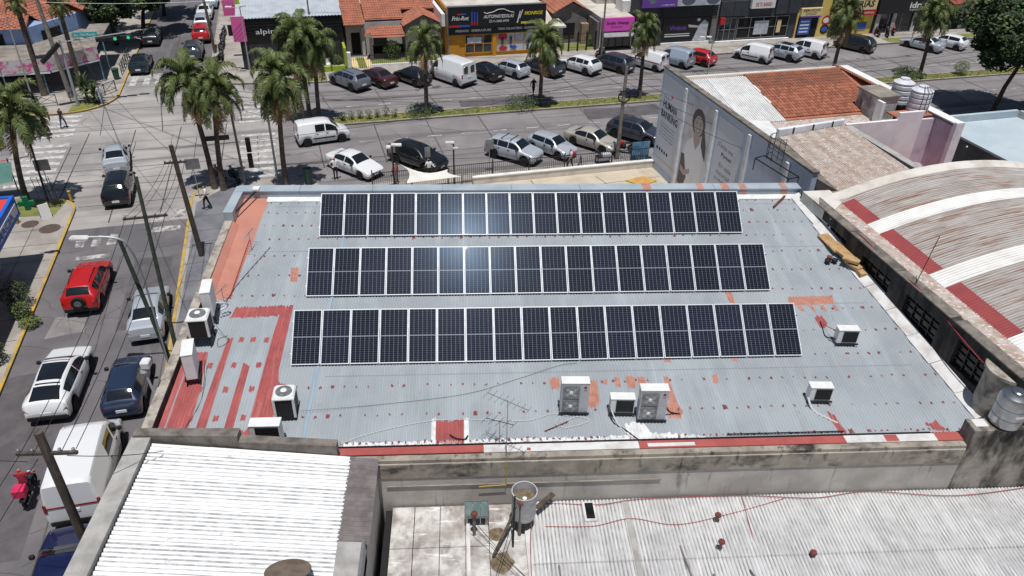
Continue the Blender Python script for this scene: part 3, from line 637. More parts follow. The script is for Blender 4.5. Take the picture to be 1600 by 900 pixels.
chimney((11.1,15.45,ZB-.03), .18, 'small dark vent stub on the corrugated roof at the lower right', .05)
# open round tank on a stand
mm('tank_grey', s(196,196,198), s(168,166,166), sc=4, rough=.6)
tk = thing('open_tank', 'small round open-topped grey tank on a stand beside the wall', 'tank', (1.88,17.0,ZB))
MB().lathe([(.37,.55),(.40,.7),(.40,1.62),(.42,1.68),(.385,1.68),(.38,1.3),(0,1.28)], 24).build('shell', M['tank_grey'], tk)
MB().lathe([(.30,-.02),(.30,.55)], 12).build('stand', M['dark'], tk); MB().lathe([(0,1.285),(.30,1.29),(.375,1.31)], 20).build('rusty_bottom', M['brown_stain'], tk)
MB().lathe([(0,1.31),(.07,1.32),(.09,1.29)], 12, (.02,.02,0)).build('float_ball', M['white_sealant'], tk)
one('plank', MB().beam((2.35,17.35,ZB+.45),(2.95,17.9,ZB+.5),.18,.05), 'wood_pole', 'weathered plank leaning from the open tank to the wall', 'plank')
one('stanchion', MB().tube([(1.5,16.2,ZB),(1.52,16.4,ZB+2.1)], .035, 6), 'dark_metal', 'dark steel post standing left of the open round tank', 'post')
one('plank', MB().beam((.85,15.8,ZB+.05),(1.5,16.9,ZB+.6),.09,.05), 'wood_pole', 'thin wooden batten lying across the stained patches on the low roof', 'plank')
# red hoses and cables
mm('red_hose', s(150,56,60), rough=.6)
def curve(pts, n=8):
    out = []; P = [Vector(p) for p in pts]
    for i in range(len(P)-1):
        p0, p1, p2, p3 = P[max(i-1,0)], P[i], P[i+1], P[min(i+2,len(P)-1)]
        for k in range(n): t = k/n; out.append(.5*((2*p1)+(p2-p0)*t+(2*p0-5*p1+4*p2-p3)*t*t+(3*p1-p0-3*p2+p3)*t**3))
    out.append(P[-1]); return out
one('hose', MB().tube(curve([(2.1,16.9,ZB+.7),(2.6,17.8,ZB+.12),(4.5,17.7,ZB+.12),(6,17.88,ZB+.12),(9.5,17.9,ZB+.12),(12,17.7,ZB+.12),(14,17.9,ZB+.13),(17,17.6,ZB+.13),(20,17.9,ZB+.12)]), .014, 5), 'red_hose', 'dark red hose running along the foot of the concrete wall', 'hose')
one('hose', MB().tube(curve([(2.6,16.9,ZB+.06),(4.2,16.85,ZB+.06),(5.5,17.1,ZB+.08),(7,16.8,ZB+.06),(9,17.2,ZB+.06),(11,17.75,ZB+.08)]), .012, 5), 'red_hose', 'dark red hose crossing the corrugated roof below the hatch', 'hose')
one('hose', MB().tube(curve([(9.5,17.9,ZB+.12),(9.45,17.0,ZB+.06),(9.35,15.9,ZB+.02)]), .012, 5), 'red_hose', 'short red hose branching down the roof beside the two red vents', 'hose')
one('hose', MB().tube(curve([(2.15,16.9,ZB+.5),(2.05,16,ZB+.2),(1.95,14.0,ZB+.1)]), .012, 5), 'red_hose', 'red hose dropping from the open tank toward the camera', 'hose')
for a, b in (((.2,17.0,4.0),(1.95,14.6,3.9)),((.15,16.6,4.3),(2.2,14.3,3.9)),((1.6,16.6,5.0),(.7,14.3,3.8))): one('cable', MB().tube(curve([a,((a[0]+b[0])/2,(a[1]+b[1])/2,(a[2]+b[2])/2-.1),b]), .010, 4), 'cable', {.2:'cable strung lowest from the rooflight across the stained roof',.15:'cable strung highest from the rooflight across the stained roof',1.6:'cable crossing leftward from the flue over the stained roof'}[a[0]], 'cable', 'cables over the low roof')
pst = thing('antenna_bracket', 'yellow bracket arm fixed to the concrete wall below the antenna mast', 'bracket', (1.35,17.9,0)); mm('yellow_steel', s(196,164,60), rough=.6)
MB().beam((0,0,4.55),(-.9,.0,4.5),.025,.025).build('arm', M['yellow_steel'], pst); MB().tube([(0,0,4.5),(0,0,5.7)], .015, 6).build('post', M['yellow_steel'], pst)
# ================================================================== vaulted building on the right (local x across, y = away, s = -y)
RZB = atan2(.1476,.9890); LB = (16.45,32.6,0)
mm('rusty_roof', s(172,167,163), s(156,150,146), sc=.8, rough=.9, fine=.10, st=(s(140,102,80), .45, 7.0, 1, .52, .62), st2=(s(192,188,184), .6, 24, 1, .52, .62)); mm('vault_grime', s(138,128,121), s(158,150,144), sc=1.2, lo=.4, hi=.6, rough=.95, st=(s(122,88,70), .45, 7.0, 1, .50, .60))
mm('rusty_roof2', s(186,176,168), s(164,144,130), sc=1.8, lo=.42, hi=.62, rough=.9, fine=.1, st=(s(156,120,95), 3, 4, 1, .53, .66), st2=(s(224,220,215), 4, 8, 1, .54, .66))
mm('white_band', s(236,236,235), s(218,216,212), sc=1.0, rough=.75)
mm('cream_band', s(214,209,200), s(184,176,166), sc=.8, lo=.45, hi=.68, rough=.85, bump=.1)
mm('red_band', s(150,66,66), s(138,60,62), sc=1.4, rough=.8)
mm('dark_pane', s(16,18,20), s(30,32,34), sc=4, rough=.25)
vb = thing('vaulted_building', 'building at the right with rusty barrel vault roof and dark windowed side wall', 'building', LB, RZB)
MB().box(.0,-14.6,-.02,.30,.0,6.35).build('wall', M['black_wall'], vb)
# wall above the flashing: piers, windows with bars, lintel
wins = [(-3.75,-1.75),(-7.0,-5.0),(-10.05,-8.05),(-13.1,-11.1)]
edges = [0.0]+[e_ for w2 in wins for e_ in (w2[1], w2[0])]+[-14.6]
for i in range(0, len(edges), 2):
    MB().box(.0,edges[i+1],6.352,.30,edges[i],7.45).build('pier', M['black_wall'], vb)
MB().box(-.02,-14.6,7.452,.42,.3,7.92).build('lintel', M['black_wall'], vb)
for (y0,y1) in wins:
    w2 = MB().box(.16,y0+.02,6.36,.18,y1-.02,7.44).build('window', M['dark_pane'], vb)
    for k in range(1,4): yy = y0+(y1-y0)*k/4; MB().box(.09,yy-.02,6.36,.155,yy+.02,7.44).build('mullion', M['dark_metal'], w2)
    for z in (6.65,6.95,7.22): MB().box(.10,y0+.03,z-.018,.15,y1-.03,z+.018).build('bar', M['dark_metal'], w2)
for y in (-2.3,-5.6,-8.9,-12.4): MB().box(-.06,y-1.55,7.921,.44,y+1.7,7.97).build('coping', M['mold_cap'], vb)
# low lean-to strip between wall and vault
y = -14.6
while y < -1.0:
    m = MB(); y2 = min(y+1.2,-.9); corrugate(m, (.3,y,7.86), (.3,y2,7.86), (1.5,y2,7.74), (1.5,y,7.74), .10, .012); m.xf(Matrix.Identity(4)); m.f = [f[::-1] for f in m.f]; m.build('roof_sheet', M['rusty_roof2'], vb, sharp=80); y = y2
# the vault: arc through (1.4,7.72), crest (8.2,8.95)
def vz(x): t_ = (x-8.2)/6.8; return 8.98-1.24*t_*t_
def vault(mb, y0, y1, dz=0.0, x0=1.4, x1=15.0, amp=.016, pitch=.14, n=22):
    ny = max(2, int((y1-y0)/pitch*5)); rows = []
    for j in range(ny+1):
        y = y0+(y1-y0)*j/ny; rows.append([(x0+(x1-x0)*i/n, y, vz(x0+(x1-x0)*i/n)+dz+amp*cos(2*pi*y/pitch)) for i in range(n+1)])
    k0 = len(mb.f); mb.grid(rows, 0, True)
    for q in range(k0, len(mb.f)):
        y = y0+(y1-y0)*((q-k0)//n+.5)/ny
        if cos(2*pi*y/pitch) < -.35: mb.m[q] = 1
y = -15.5
while y < -.7:
    y2 = min(y+1.3,-.66); m = MB(); vault(m, y, y2+.03, .003*(int(y*10) % 2)); m.build('roof_sheet', [M['rusty_roof'], M['vault_grime']], vb, sharp=70); y = y2
for y0,y1 in ((-3.95,-3.05),(-8.35,-7.35),(-12.75,-11.75)):
    m = MB(); vault(m, y0, y1, .022, 1.38, 15, .010); m.build('painted_band', [M['white_band'], M['cream_band']], vb, sharp=70)
for y0,y1 in ((-3.04,-.95),(-7.34,-3.96),(-11.74,-8.36),(-15.5,-12.76)):
    m = MB(); vault(m, y0, y1, .018, 1.36, 2.0, .012, n=3); m.build('painted_eave', [M['red_band'], M['red_band']], vb, sharp=70)
MB().box(1.28,-15.5,7.60,1.38,-.95,7.73).build('eave_board', M['dark'], vb)
# white gable parapet at the far end
m = MB(); n = 24; rows = [[],[],[],[]]
for i in range(n+1):
    x = 1.2+13.8*i/n; z = vz(max(x,1.4))
    rows[0].append((x,-.70,z+.01)); rows[1].append((x,-.50,z+.12)); rows[2].append((x,-.20,z+.16)); rows[3].append((x,.1,z-.6))
m.grid(rows, 0, True); m.build('gable_parapet', M['cream_band'], vb, sharp=60)
m = MB(); m.prism([(.0,-2.2),(1.35,-1.0),(1.35,.1),(-.1,.1)], 7.4, [7.95,7.82,7.95,8.0]); m.build('corner_flashing', M['cream_band'], vb)
MB().box(.25,.1,-.02,14.8,.4,7.7).build('wall', M['concrete'], vb)
one('hose', MB().tube(curve([(17.1,30.2,7.75),(17.3,28,8.02),(17.5,26,7.8),(17.7,24.5,8.0),(17.95,22.5,7.75),(18.05,21.2,7.6),(18.2,20.2,7.45)]), .02, 5), 'red_hose', 'red hose sagging along the top of the dark windowed wall', 'hose')
one('antenna_rod', MB().tube([(17.75,24.5,7.95),(18.3,24.9,9.9)], .016, 5), 'dark_metal', 'thin leaning rod on the lean-to roof edge before the vault', 'antenna')
one('vent_pipe', MB().tube([(16.85,30.3,7.2),(16.85,30.3,7.75)], .05, 8).lathe([(.09,7.75),(.09,7.8),(0,7.84)], 10, (16.85,30.3,0)), 'ledge_white', 'white vent pipe at the far end of the dark side wall', 'vent')
# concrete cistern and steel tank at the near right corner
cs = thing('cistern', 'round concrete cistern with flat lid behind the steel tank', 'cistern', (18.75,19.6,0))
MB().lathe([(.72,5.6),(.72,7.55),(.80,7.56),(.80,7.68),(0,7.70)], 28).build('shell', M['parapet_top'], cs); MB().lathe([(.34,7.70),(.34,7.76),(.30,7.78),(0,7.74)], 20, (.12,.05,0)).build('lid', M['concrete'], cs); MB().lathe([(.2,7.75),(.2,7.80),(.15,7.80),(.15,7.76)], 16, (.1,.05,0)).build('ring', M['dark_metal'], cs)
tk = thing('steel_tank', 'shiny stainless steel water tank standing on the wall corner', 'water tank', (18.20,18.35,6.38))
MB().lathe([(.47,.04),(.50,.10),(.50,.40),(.515,.42),(.50,.44),(.50,.80),(.515,.82),(.50,.84),(.50,1.16),(.46,1.26),(.30,1.33),(.20,1.35)], 36).build('shell', M['steel'], tk)
MB().lathe([(.20,1.352),(.21,1.39),(.17,1.42),(0,1.425)], 24).build('lid', M['steel'], tk); MB().lathe([(.49,.0),(.49,.04)], 24).build('base_ring', M['dark'], tk)
m = MB(); rows = [[(.507*cos(radians(a)),.507*sin(radians(a)),z) for a in range(-105,-60,9)] for z in (.60,.72)]; m.grid(rows, 0, True); m.build('sticker', M['white_paint'], tk)
# ================================================================== bank building with the poster wall (street frame)
mm('blue_wall', s(190,203,224), s(174,189,214), sc=.6, rough=.85, st=(s(190,198,212), .4, .4, 1.5, .52, .7), fine=.04)
mm('pilaster', s(226,228,232), s(206,208,214), sc=2, rough=.8)
mm('poster', s(204,210,224), rough=.6); mm('poster_ink', s(40,44,54), rough=.6); mm('poster_grey', s(92,98,112), rough=.6); mm('poster_pink', s(206,70,110), rough=.6)
mm('skin_print', s(176,160,158), rough=.6); mm('hair_print', s(84,80,86), rough=.6); mm('shirt_print', s(224,228,238), rough=.6); mm('bag_print', s(96,86,88), rough=.6); mm('bg_print', s(186,184,192), s(206,206,214), sc=1, rough=.6)
hb = thing('bank_building', 'two storey building with a pale blue poster wall and tiled roof', 'building', (0,0,0), A12)
MB().box(25,30.9,-.02,25.3,48.9,7.62).build('wall', M['blue_wall'], hb); MB().box(24.93,30.85,7.622,25.34,48.95,7.74).build('wall_cap', M['mold_cap'], hb)
for v in (45.1,40.95,36.95,33.0): MB().box(24.84,v-.13,-.02,24.998,v+.13,7.35).build('pilaster', M['pilaster'], hb)
RV, UV_ = (0,-1,0), (0,0,1)
U = 24.985
def prt(name, mat, pts, du=0.0):
    m = MB(); m.add([(U-du,v,z) for v,z in pts], [tuple(range(len(pts)))]); return m.build(name, M[mat], hb)
MB().box(24.986,45.35,.7,24.998,48.7,7.3).build('poster_panel', M['poster'], hb); MB().box(24.986,41.2,.7,24.998,44.8,7.25).build('poster_panel', M['bg_print'], hb); MB().box(24.986,37.7,.7,24.998,40.6,7.15).build('poster_panel', M['poster'], hb)
def wt(t_, v, z, w2, h2, mat='poster_ink', b=.012): text(hb, t_, (U-.004,v,z), RV, UV_, w2, h2, mat, bold=b)
wt('HUMAN', 48.3, 5.0, 2.15, .56, b=.03); wt('BANKING', 48.42, 4.28, 2.6, .56, b=.03); prt('emblem', 'poster_pink', [(47.25,6.25),(46.9,6.05),(47.25,5.85),(47.15,6.05)], .003)
wt('bienvenidos al', 48.3, 5.72, 1.0, .12, 'poster_grey')
for k, t_ in enumerate(('El banco que te acompaña','Human Banking para vos','con productos y servicios','para cada momento','en un solo lugar')): wt(t_, 48.35, 3.8-k*.24, 2.3-.1*(k % 2), .15, 'poster_grey' if k != 1 else 'poster_ink')
for k in range(5):
    m = MB(); disc(m, (U-.003,48.35-k*.4,1.9), RV, UV_, .13, .13); m.build('emblem', M['poster_ink'], hb)
m = MB(); m.add([(U-.002,48.6,1.25),(U-.002,45.4,1.25),(U-.002,45.4,1.22),(U-.002,48.6,1.22)], [(0,1,2,3)]); m.build('rule', M['poster_grey'], hb)
# portrait on the middle poster: flat printed shapes
prt('portrait_shape', 'shirt_print', [(44.7,.8),(44.5,3.0),(44.2,4.0),(43.5,4.6),(42.5,4.6),(41.7,4.1),(41.25,3.2),(41.25,.8)], .002)
def ell(mat, v, z, a, b, du): m = MB(); disc(m, (U-du,v,z), RV, UV_, a, b, 20); m.build('portrait_shape', M[mat], hb)
ell('hair_print', 43.0, 5.75, .88, .92, .003); prt('portrait_shape', 'hair_print', [(42.35,5.6),(42.3,4.4),(41.9,3.9),(41.55,3.6),(41.65,4.6),(42.1,5.5)], .0032)
prt('portrait_shape', 'skin_print', [(43.3,5.1),(43.4,4.5),(42.95,3.9),(42.5,4.5),(42.65,5.1)], .004); ell('skin_print', 42.97, 5.55, .60, .66, .0048)
for dv in (.25,-.22): ell('hair_print', 42.97+dv, 5.68, .10, .04, .0056); ell('hair_print', 42.97+dv, 5.82, .13, .02, .0056)
ell('poster_ink', 42.97, 5.2, .24, .07, .0056); ell('shirt_print', 42.97, 5.21, .19, .04, .0062)
prt('portrait_shape', 'bag_print', [(44.7,3.0),(44.3,3.1),(43.6,1.6),(43.9,.8),(44.75,.8)], .0035); prt('portrait_shape', 'skin_print', [(44.6,2.2),(44.0,2.0),(43.3,2.4),(43.2,2.1),(44.0,1.6),(44.6,1.8)], .0042)
wt('¿Tenés una', 40.35, 5.28, 1.95, .36, 'poster_grey', .0); wt('Pyme?', 39.7, 4.78, 1.25, .34, b=.02)
for k, t_ in enumerate(('En esta','sucursal','podemos','ayudarte')): wt(t_, (39.75,39.95,40.05,40.0)[k], 4.15-k*.5, (1.45,1.6,1.7,1.7)[k], .30, 'poster_grey', .0)
# front and right walls
MB().box(25.3,47.95,-.02,39.2,48.25,7.1).build('wall', M['cream_band'], hb); MB().box(38.95,36.4,-.02,39.2,47.95,7.15).build('wall', M['pilaster'], hb)
mm('lavender_shade', s(206,200,212), s(194,184,198), sc=.7, rough=.9, st=(s(180,166,182), 1, 1, 1, .52, .7))  # courtyard wall tone with the shade put into its colour
# roof: white corrugated left, tiles right
mm('white_corr2', s(226,226,224), s(206,206,205), sc=1.0, rough=.8, st=(s(180,180,180), 6, .7, 1, .55, .75))
zA, zE = 7.55, 6.45; VA, VE = 46.2, 40.6
roofsheets(hb, (25.35,VE,zE), (29.75,VE,zE), (29.75,VA,zA), (25.35,VA,zA), .16, .022, 1.1, 'white_corr2')
ey = Vector((0,VE-VA,zE-zA)).normalized(); Ls = hypot(VE-VA,zE-zA)
tile_roof(hb, (29.8,VA,zA), (1,0,0), ey, 7.6, lambda x: (0, Ls if x < 6.2 else Ls-(x-6.2)*1.6), 300)
tile_roof(hb, (37.45,VA+1.5,zA-.02), (0,-1,0), Vector((1,0,-.35)), 5.6, lambda x: (max(0,.25-(x*.2)), 1.45), 0)
MB().prism([(29.7,VA),(37.5,VA),(38.9,47.9),(25.4,47.9),(25.4,VA)], 6.2, [7.6,7.6,7.12,7.12,7.56]).build('ridge_slope', M['rusty_roof2'], hb)
MB().tube([(29.7,VA,zA+.04),(37.5,VA,zA+.04)], .10, 8).build('ridge_tile', M['tile'], hb)
for v in (44,42.6): MB().beam((29.75,v+.9,zA-.22*(VA-v-.9)/1.12),(29.8,v,zA-.195*(VA-v)+.03),.18,.06).build('mortar_patch', M['white_band'], hb)
# strips below the eaves
MB().prism([(25.4,38.4),(31.6,38.4),(37.0,38.4),(37.0,40.7),(25.4,40.7)], 5.9, [6.3,6.3,6.3,6.42,6.42]).build('flat_roof', M['rusty_roof2'], hb)
MB().prism([(25.35,35.5),(27.4,37.2),(28.4,40.4),(25.35,40.4)], 6.0, [6.9,6.75,6.6,7.0]).build('white_screen', M['white_corr2'], hb)
m = MB(); roofsheets(hb, (25.9,29.4,7.02), (31.4,30.4,7.02), (31.4,37.2,7.32), (26.6,36.6,7.22), .15, .018, 1.1, 'rusty_roof2')
MB().prism([(26.6,36.65),(31.4,37.25),(31.4,37.45),(26.6,36.95)], 6.3, 7.62).build('upstand', M['pilaster'], hb)
for q in (.2,.5,.8): u_ = 26.6+q*4.8; v_ = 36.6+q*.62; MB().box(u_,v_-.02,7.3,u_+.07,v_+.04,7.66).build('strut', M['dark'], hb)
MB().prism([(31.42,30.2),(31.62,30.2),(31.62,37.4),(31.42,37.4)], 6.0, 7.08).build('gutter', M['dark'], hb); MB().prism([(31.63,30.2),(32.1,30.2),(32.1,37.4),(31.63,37.4)], 3.0, 7.16).build('coping', M['light_coping'], hb)
MB().prism([(25.35,30.9),(25.9,29.5),(26.6,36.6),(25.35,36.2)], 6.2, [7.3,7.05,7.2,7.35]).build('dark_edge', M['mold_cap'], hb)
# courtyard: front walls coloured as if sunlit, side walls as if shaded
mm('patio_red', s(170,84,68), s(156,76,64), sc=1.5, rough=.8)
mm('mauve_sunlit', s(240,237,238), s(224,219,222), sc=.7, rough=.9)  # same wall, whitened to paint in the sunlight on its front
MB().box(32.1,37.8,3.2,35.8,38.0,7.05).build('wall', M['mauve_sunlit'], hb); MB().box(35.81,37.8,3.2,37.6,38.0,7.5).build('wall', M['mauve_sunlit'], hb)
MB().box(38.70,36.4,3.2,38.95,47.9,6.95).build('wall', M['lavender_shade'], hb); MB().box(38.65,36.1,3.2,39.25,36.4,7.25).build('wall_end', M['pilaster'], hb); MB().box(38.6,36.3,7.152,39.26,47.9,7.22).build('wall_cap', M['white_band'], hb)
MB().box(37.6,37.9,3.2,38.7,38.1,6.9).build('wall', M['lavender_shade'], hb); MB().box(38.8,31,3.2,39.0,36.1,4.3).build('wall', M['lavender_shade'], hb); MB().box(32.1,30,3.1,44.4,37.8,3.3).build('patio_floor', M['patio_red'], hb)
dr = MB().box(34.0,37.77,3.4,34.7,37.8,4.9).build('door', M['patio_red'], hb); MB().box(33.2,37.3,3.3,33.26,37.36,5.6).build('flue', M['grey_metal'], hb)
MB().box(35.8,36.0,3.3,37.4,37.6,3.42).box(33.0,33.4,3.3,35.5,35.6,4.1).box(36.4,33.4,3.3,38.6,35.8,4.0).build('roof_step', M['patio_red'], hb)
# concrete water tower box and two white tanks
mm('tower_wall', s(206,204,202), s(150,148,148), sc=1.4, rough=.9, st=(s(96,94,94), 1.5, 1.5, .5, .52, .66))
MB().box(35.5,39.6,6.3,37.0,41.6,7.85).build('tower_box', M['tower_wall'], hb)
MB().add([(37.4,VA,zA-.03),(38.95,47.9,7.08),(38.95,40.5,6.95),(36.4,40.7,6.4)],[(0,3,2,1)]).build('hip_bed', M['tile_far'], hb); MB().box(35.4,39.5,7.852,37.1,41.7,7.95).build('tower_slab', M['concrete'], hb)
MB().box(35.3,38.9,6.3,35.5,39.5,7.8).build('tower_leg', M['white_band'], hb); MB().box(36.0,38.1,7.0,38.6,39.2,7.08).build('tower_shelf', M['tile_far'], hb)
mm('tank_white', s(216,216,222), s(196,196,204), sc=3, rough=.5)
for (u_,v_,z_,lab) in ((38.0,40.6,7.0,'white ribbed water tank on the tiled roof, the one farther from the camera'),(38.1,39.0,7.0,'white ribbed water tank on the tiled roof, the one nearer the camera')):
    x_,y_ = XY(u_,v_); t_ = thing('water_tank', lab, 'water tank', (x_,y_,z_), group='white water tanks on the tiled roof')
    pr = [(.60,0)]
    for k in range(4): pr += [(.60,.05+k*.32),(.66,.10+k*.32),(.66,.28+k*.32),(.60,.33+k*.32)]
    MB().lathe(pr+[(.66,1.42),(.3,1.60)], 28).build('shell', M['tank_white'], t_); MB().lathe([(.3,1.602),(.3,1.68),(0,1.72)], 18).build('lid', M['tank_white'], t_)
    if v_ < 40:
        for a in (-1.9,-1.5,-1.1): MB().tube([(.68*cos(a),.68*sin(a),0),(.68*cos(a),.68*sin(a),1.45),(.3*cos(a),.3*sin(a),1.72)], .018, 5).build('pipe', M['dark_metal'], t_)
# wrapped machine on the patio
x_,y_ = XY(35.6,35.4); wm = thing('wrapped_machine', 'machine wrapped in clear plastic sheet on the red patio', 'machine', (x_,y_,4.05), A12)
mm('plastic_wrap', s(186,182,186), s(150,144,148), sc=4, rough=.3, bump=.6, bs=9)
m = MB(); m.bbox(-.75,-.5,0,.75,.5,1.1,.22); m.bbox(-1.2,-.35,.15,-.7,.35,.95,.15); m.build('body', M['plastic_wrap'], wm)
# iron ladder cage against the poster wall
ld = thing('ladder_cage', 'black iron ladder with safety cage rising against the blue wall', 'ladder', (*XY(24.7,33.6),6.9), A12)
for a in range(0,181,30): xx_, yy_ = -.1-.62*sin(radians(a)), .5*cos(radians(a)); MB().tube([(xx_,yy_,.0 if a in (0,180) else .55),(xx_,yy_,1.75)], .018, 4).build('cage_bar', M['black'], ld)
for z in (.6,1.15,1.72): MB().tube([(-.1-.62*sin(radians(a)),.5*cos(radians(a)),z) for a in range(0,181,20)], .022, 4).build('cage_hoop', M['black'], ld)
for z in (.2,.5,.8,1.1,1.4): MB().tube([(-.1,-.5,z),(-.1,.5,z)], .016, 4).build('rung', M['black'], ld)
MB().beam((-.3,.9,.25),(.1,-1.9,.2),.05,.05).beam((-.9,.8,.2),(-.5,-1.9,.15),.05,.05).beam((-.9,.8,.2),(-.3,.9,.25),.04,.04).beam((-.5,-1.9,.15),(.1,-1.9,.2),.04,.04).build('platform_frame', M['black'], ld)
MB().beam((-.5,-1.9,-.5),(-.5,-1.9,.2),.04,.04).beam((.1,-1.9,-.5),(.1,-1.9,.2),.04,.04).beam((-.9,.8,-.5),(-.9,.8,.2),.04,.04).build('platform_leg', M['black'], ld)
# flat blue-grey roof at the far right
fr = thing('flat_roofed_building', 'low building at the right edge with pale flat roof', 'building', (0,0,0), A12); mm('flat_roof', s(182,194,200), s(170,184,192), sc=.4, rough=.8, st=(s(160,176,186), .5, 3, 1, .6, .72))
MB().box(44.5,20,3.4,66,43.2,4.0).build('roof', M['flat_roof'], fr); MB().box(44.6,20,-.02,65.8,43.0,3.4).build('wall', M['dark'], fr)
MB().box(44.4,43.22,3.0,51.9,43.5,4.5).build('parapet', M['flat_roof'], fr); MB().prism([(51.6,43.5),(51.9,43.5),(52.6,20),(52.3,20)], 3.6, 4.5).build('parapet', M['dirty_wall'], fr)
mm('dark_panel', s(58,58,60), s(74,74,74), sc=1.5, rough=.7)
for k in range(6):
    v1 = 41.2-k*2.6; p_ = MB().box(44.40,v1-2.58,2.3,44.49,v1,3.9).build('wall_panel', M['dark_panel'], fr); MB().lathe([(.08,-.03),(.06,-.08),(0,-.1)], 8, (44.40,v1-1.2,3.6), ax='x').build('fixing', M['white_band'], p_)
# ================================================================== open lot between main building and street
lot = struct('lot_floor', MB().sheet([(-3,34.2),(24.9,34.2),(24.9,48.6),(-3,48.6)], .135), pm('lot_floor', s(198,186,166), s(184,172,152), sc=.6, rough=.9, fine=.05), rz=ROT)
m = MB(); strip(m, (15.2,40), (15.4,48.5), .05, .14); strip(m, (21.8,42), (20.2,48), .05, .14); strip(m, (17,46.6), (24.8,47.0), .04, .14); m.build('joint', M['joint'], lot)
lw = thing('low_wall', 'low white boundary wall between the lot and the pavement', 'wall', (0,0,0), A12); MB().box(11.2,48.62,.1,24.95,48.86,.62).build('body', M['cream_band'], lw); MB().box(11.15,48.58,.622,24.97,48.9,.70).build('coping', M['white_band'], lw)
fn = thing('railing', 'long thin grey railing between the pavement and the lot', 'fence', (0,0,0), A12)
bar = MB().box(-.011,-.011,.12,.011,.011,1.55).mesh('bar', M['dark_metal']); post = MB().box(-.035,-.035,.1,.035,.035,1.75).mesh('post', M['dark_metal'])
for k in range(142): inst('bar', bar, fn, (4.2+k*.145,49.05,0))
for u_ in (4.2,6.9,9.9,12.7,15.4,18.1,20.7,23.3): inst('post', post, fn, (u_,49.05,0))
MB().box(4.2,49.03,1.5,24.8,49.07,1.54).build('rail', M['dark_metal'], fn); MB().box(4.2,49.03,.2,24.8,49.07,.24).build('rail', M['dark_metal'], fn)
mm('blue_sign', s(60,110,150), s(110,150,178), sc=2, rough=.6)
bs_ = thing('blue_sign', 'blue sign panel at the end of the railing beside the poster wall', 'sign', (0,0,0), A12); MB().box(23.4,49.2,.3,24.8,49.24,2.0).build('panel', M['blue_sign'], bs_); text(bs_, 'TPTE', (23.75,49.196,.55), (1,0,0), (0,0,1), .8, .28, 'white_paint')
sl_ = thing('shade_sail', 'white shade sail stretched between poles in the lot behind the roof', 'shade sail', (0,0,0), A12)
mm('sail', s(232,228,218), rough=.8)
P00, P10, P01, P11 = Vector((5.9,48.6,2.35)), Vector((9.3,48.1,1.75)), Vector((6.0,45.2,2.4)), Vector((9.6,45.0,2.6)); rows = []
for j in range(9):
    row = []
    for i in range(9):
        a, b = i/8, j/8; p = P00.lerp(P10,a).lerp(P01.lerp(P11,a),b); p.z -= .5*sin(pi*a)*(1-b)*.5+.35*sin(pi*a)*sin(pi*b); p.y -= .55*sin(pi*a)*(1-b); p.x += .5*sin(pi*b)*(1-a)-.4*sin(pi*b)*a; row.append(tuple(p))
    rows.append(row)
m = MB(); m.grid(rows, 0, True); m.build('cloth', M['sail'], sl_)
for p in (P00,P10,P01,P11): MB().tube([(p.x,p.y,.1),(p.x,p.y,p.z+.1)], .04, 6).build('pole', M['dark_metal'], sl_)
one('tarp', MB().prism([(22.0,46.8),(23.6,47.2),(24.2,46.2),(22.8,45.8)], .14, .22), pm('tarp', s(190,140,90), s(200,170,60), sc=2, rough=.8), 'orange and yellow boards lying in the corner of the lot by the poster wall', 'boards', rz=A12)
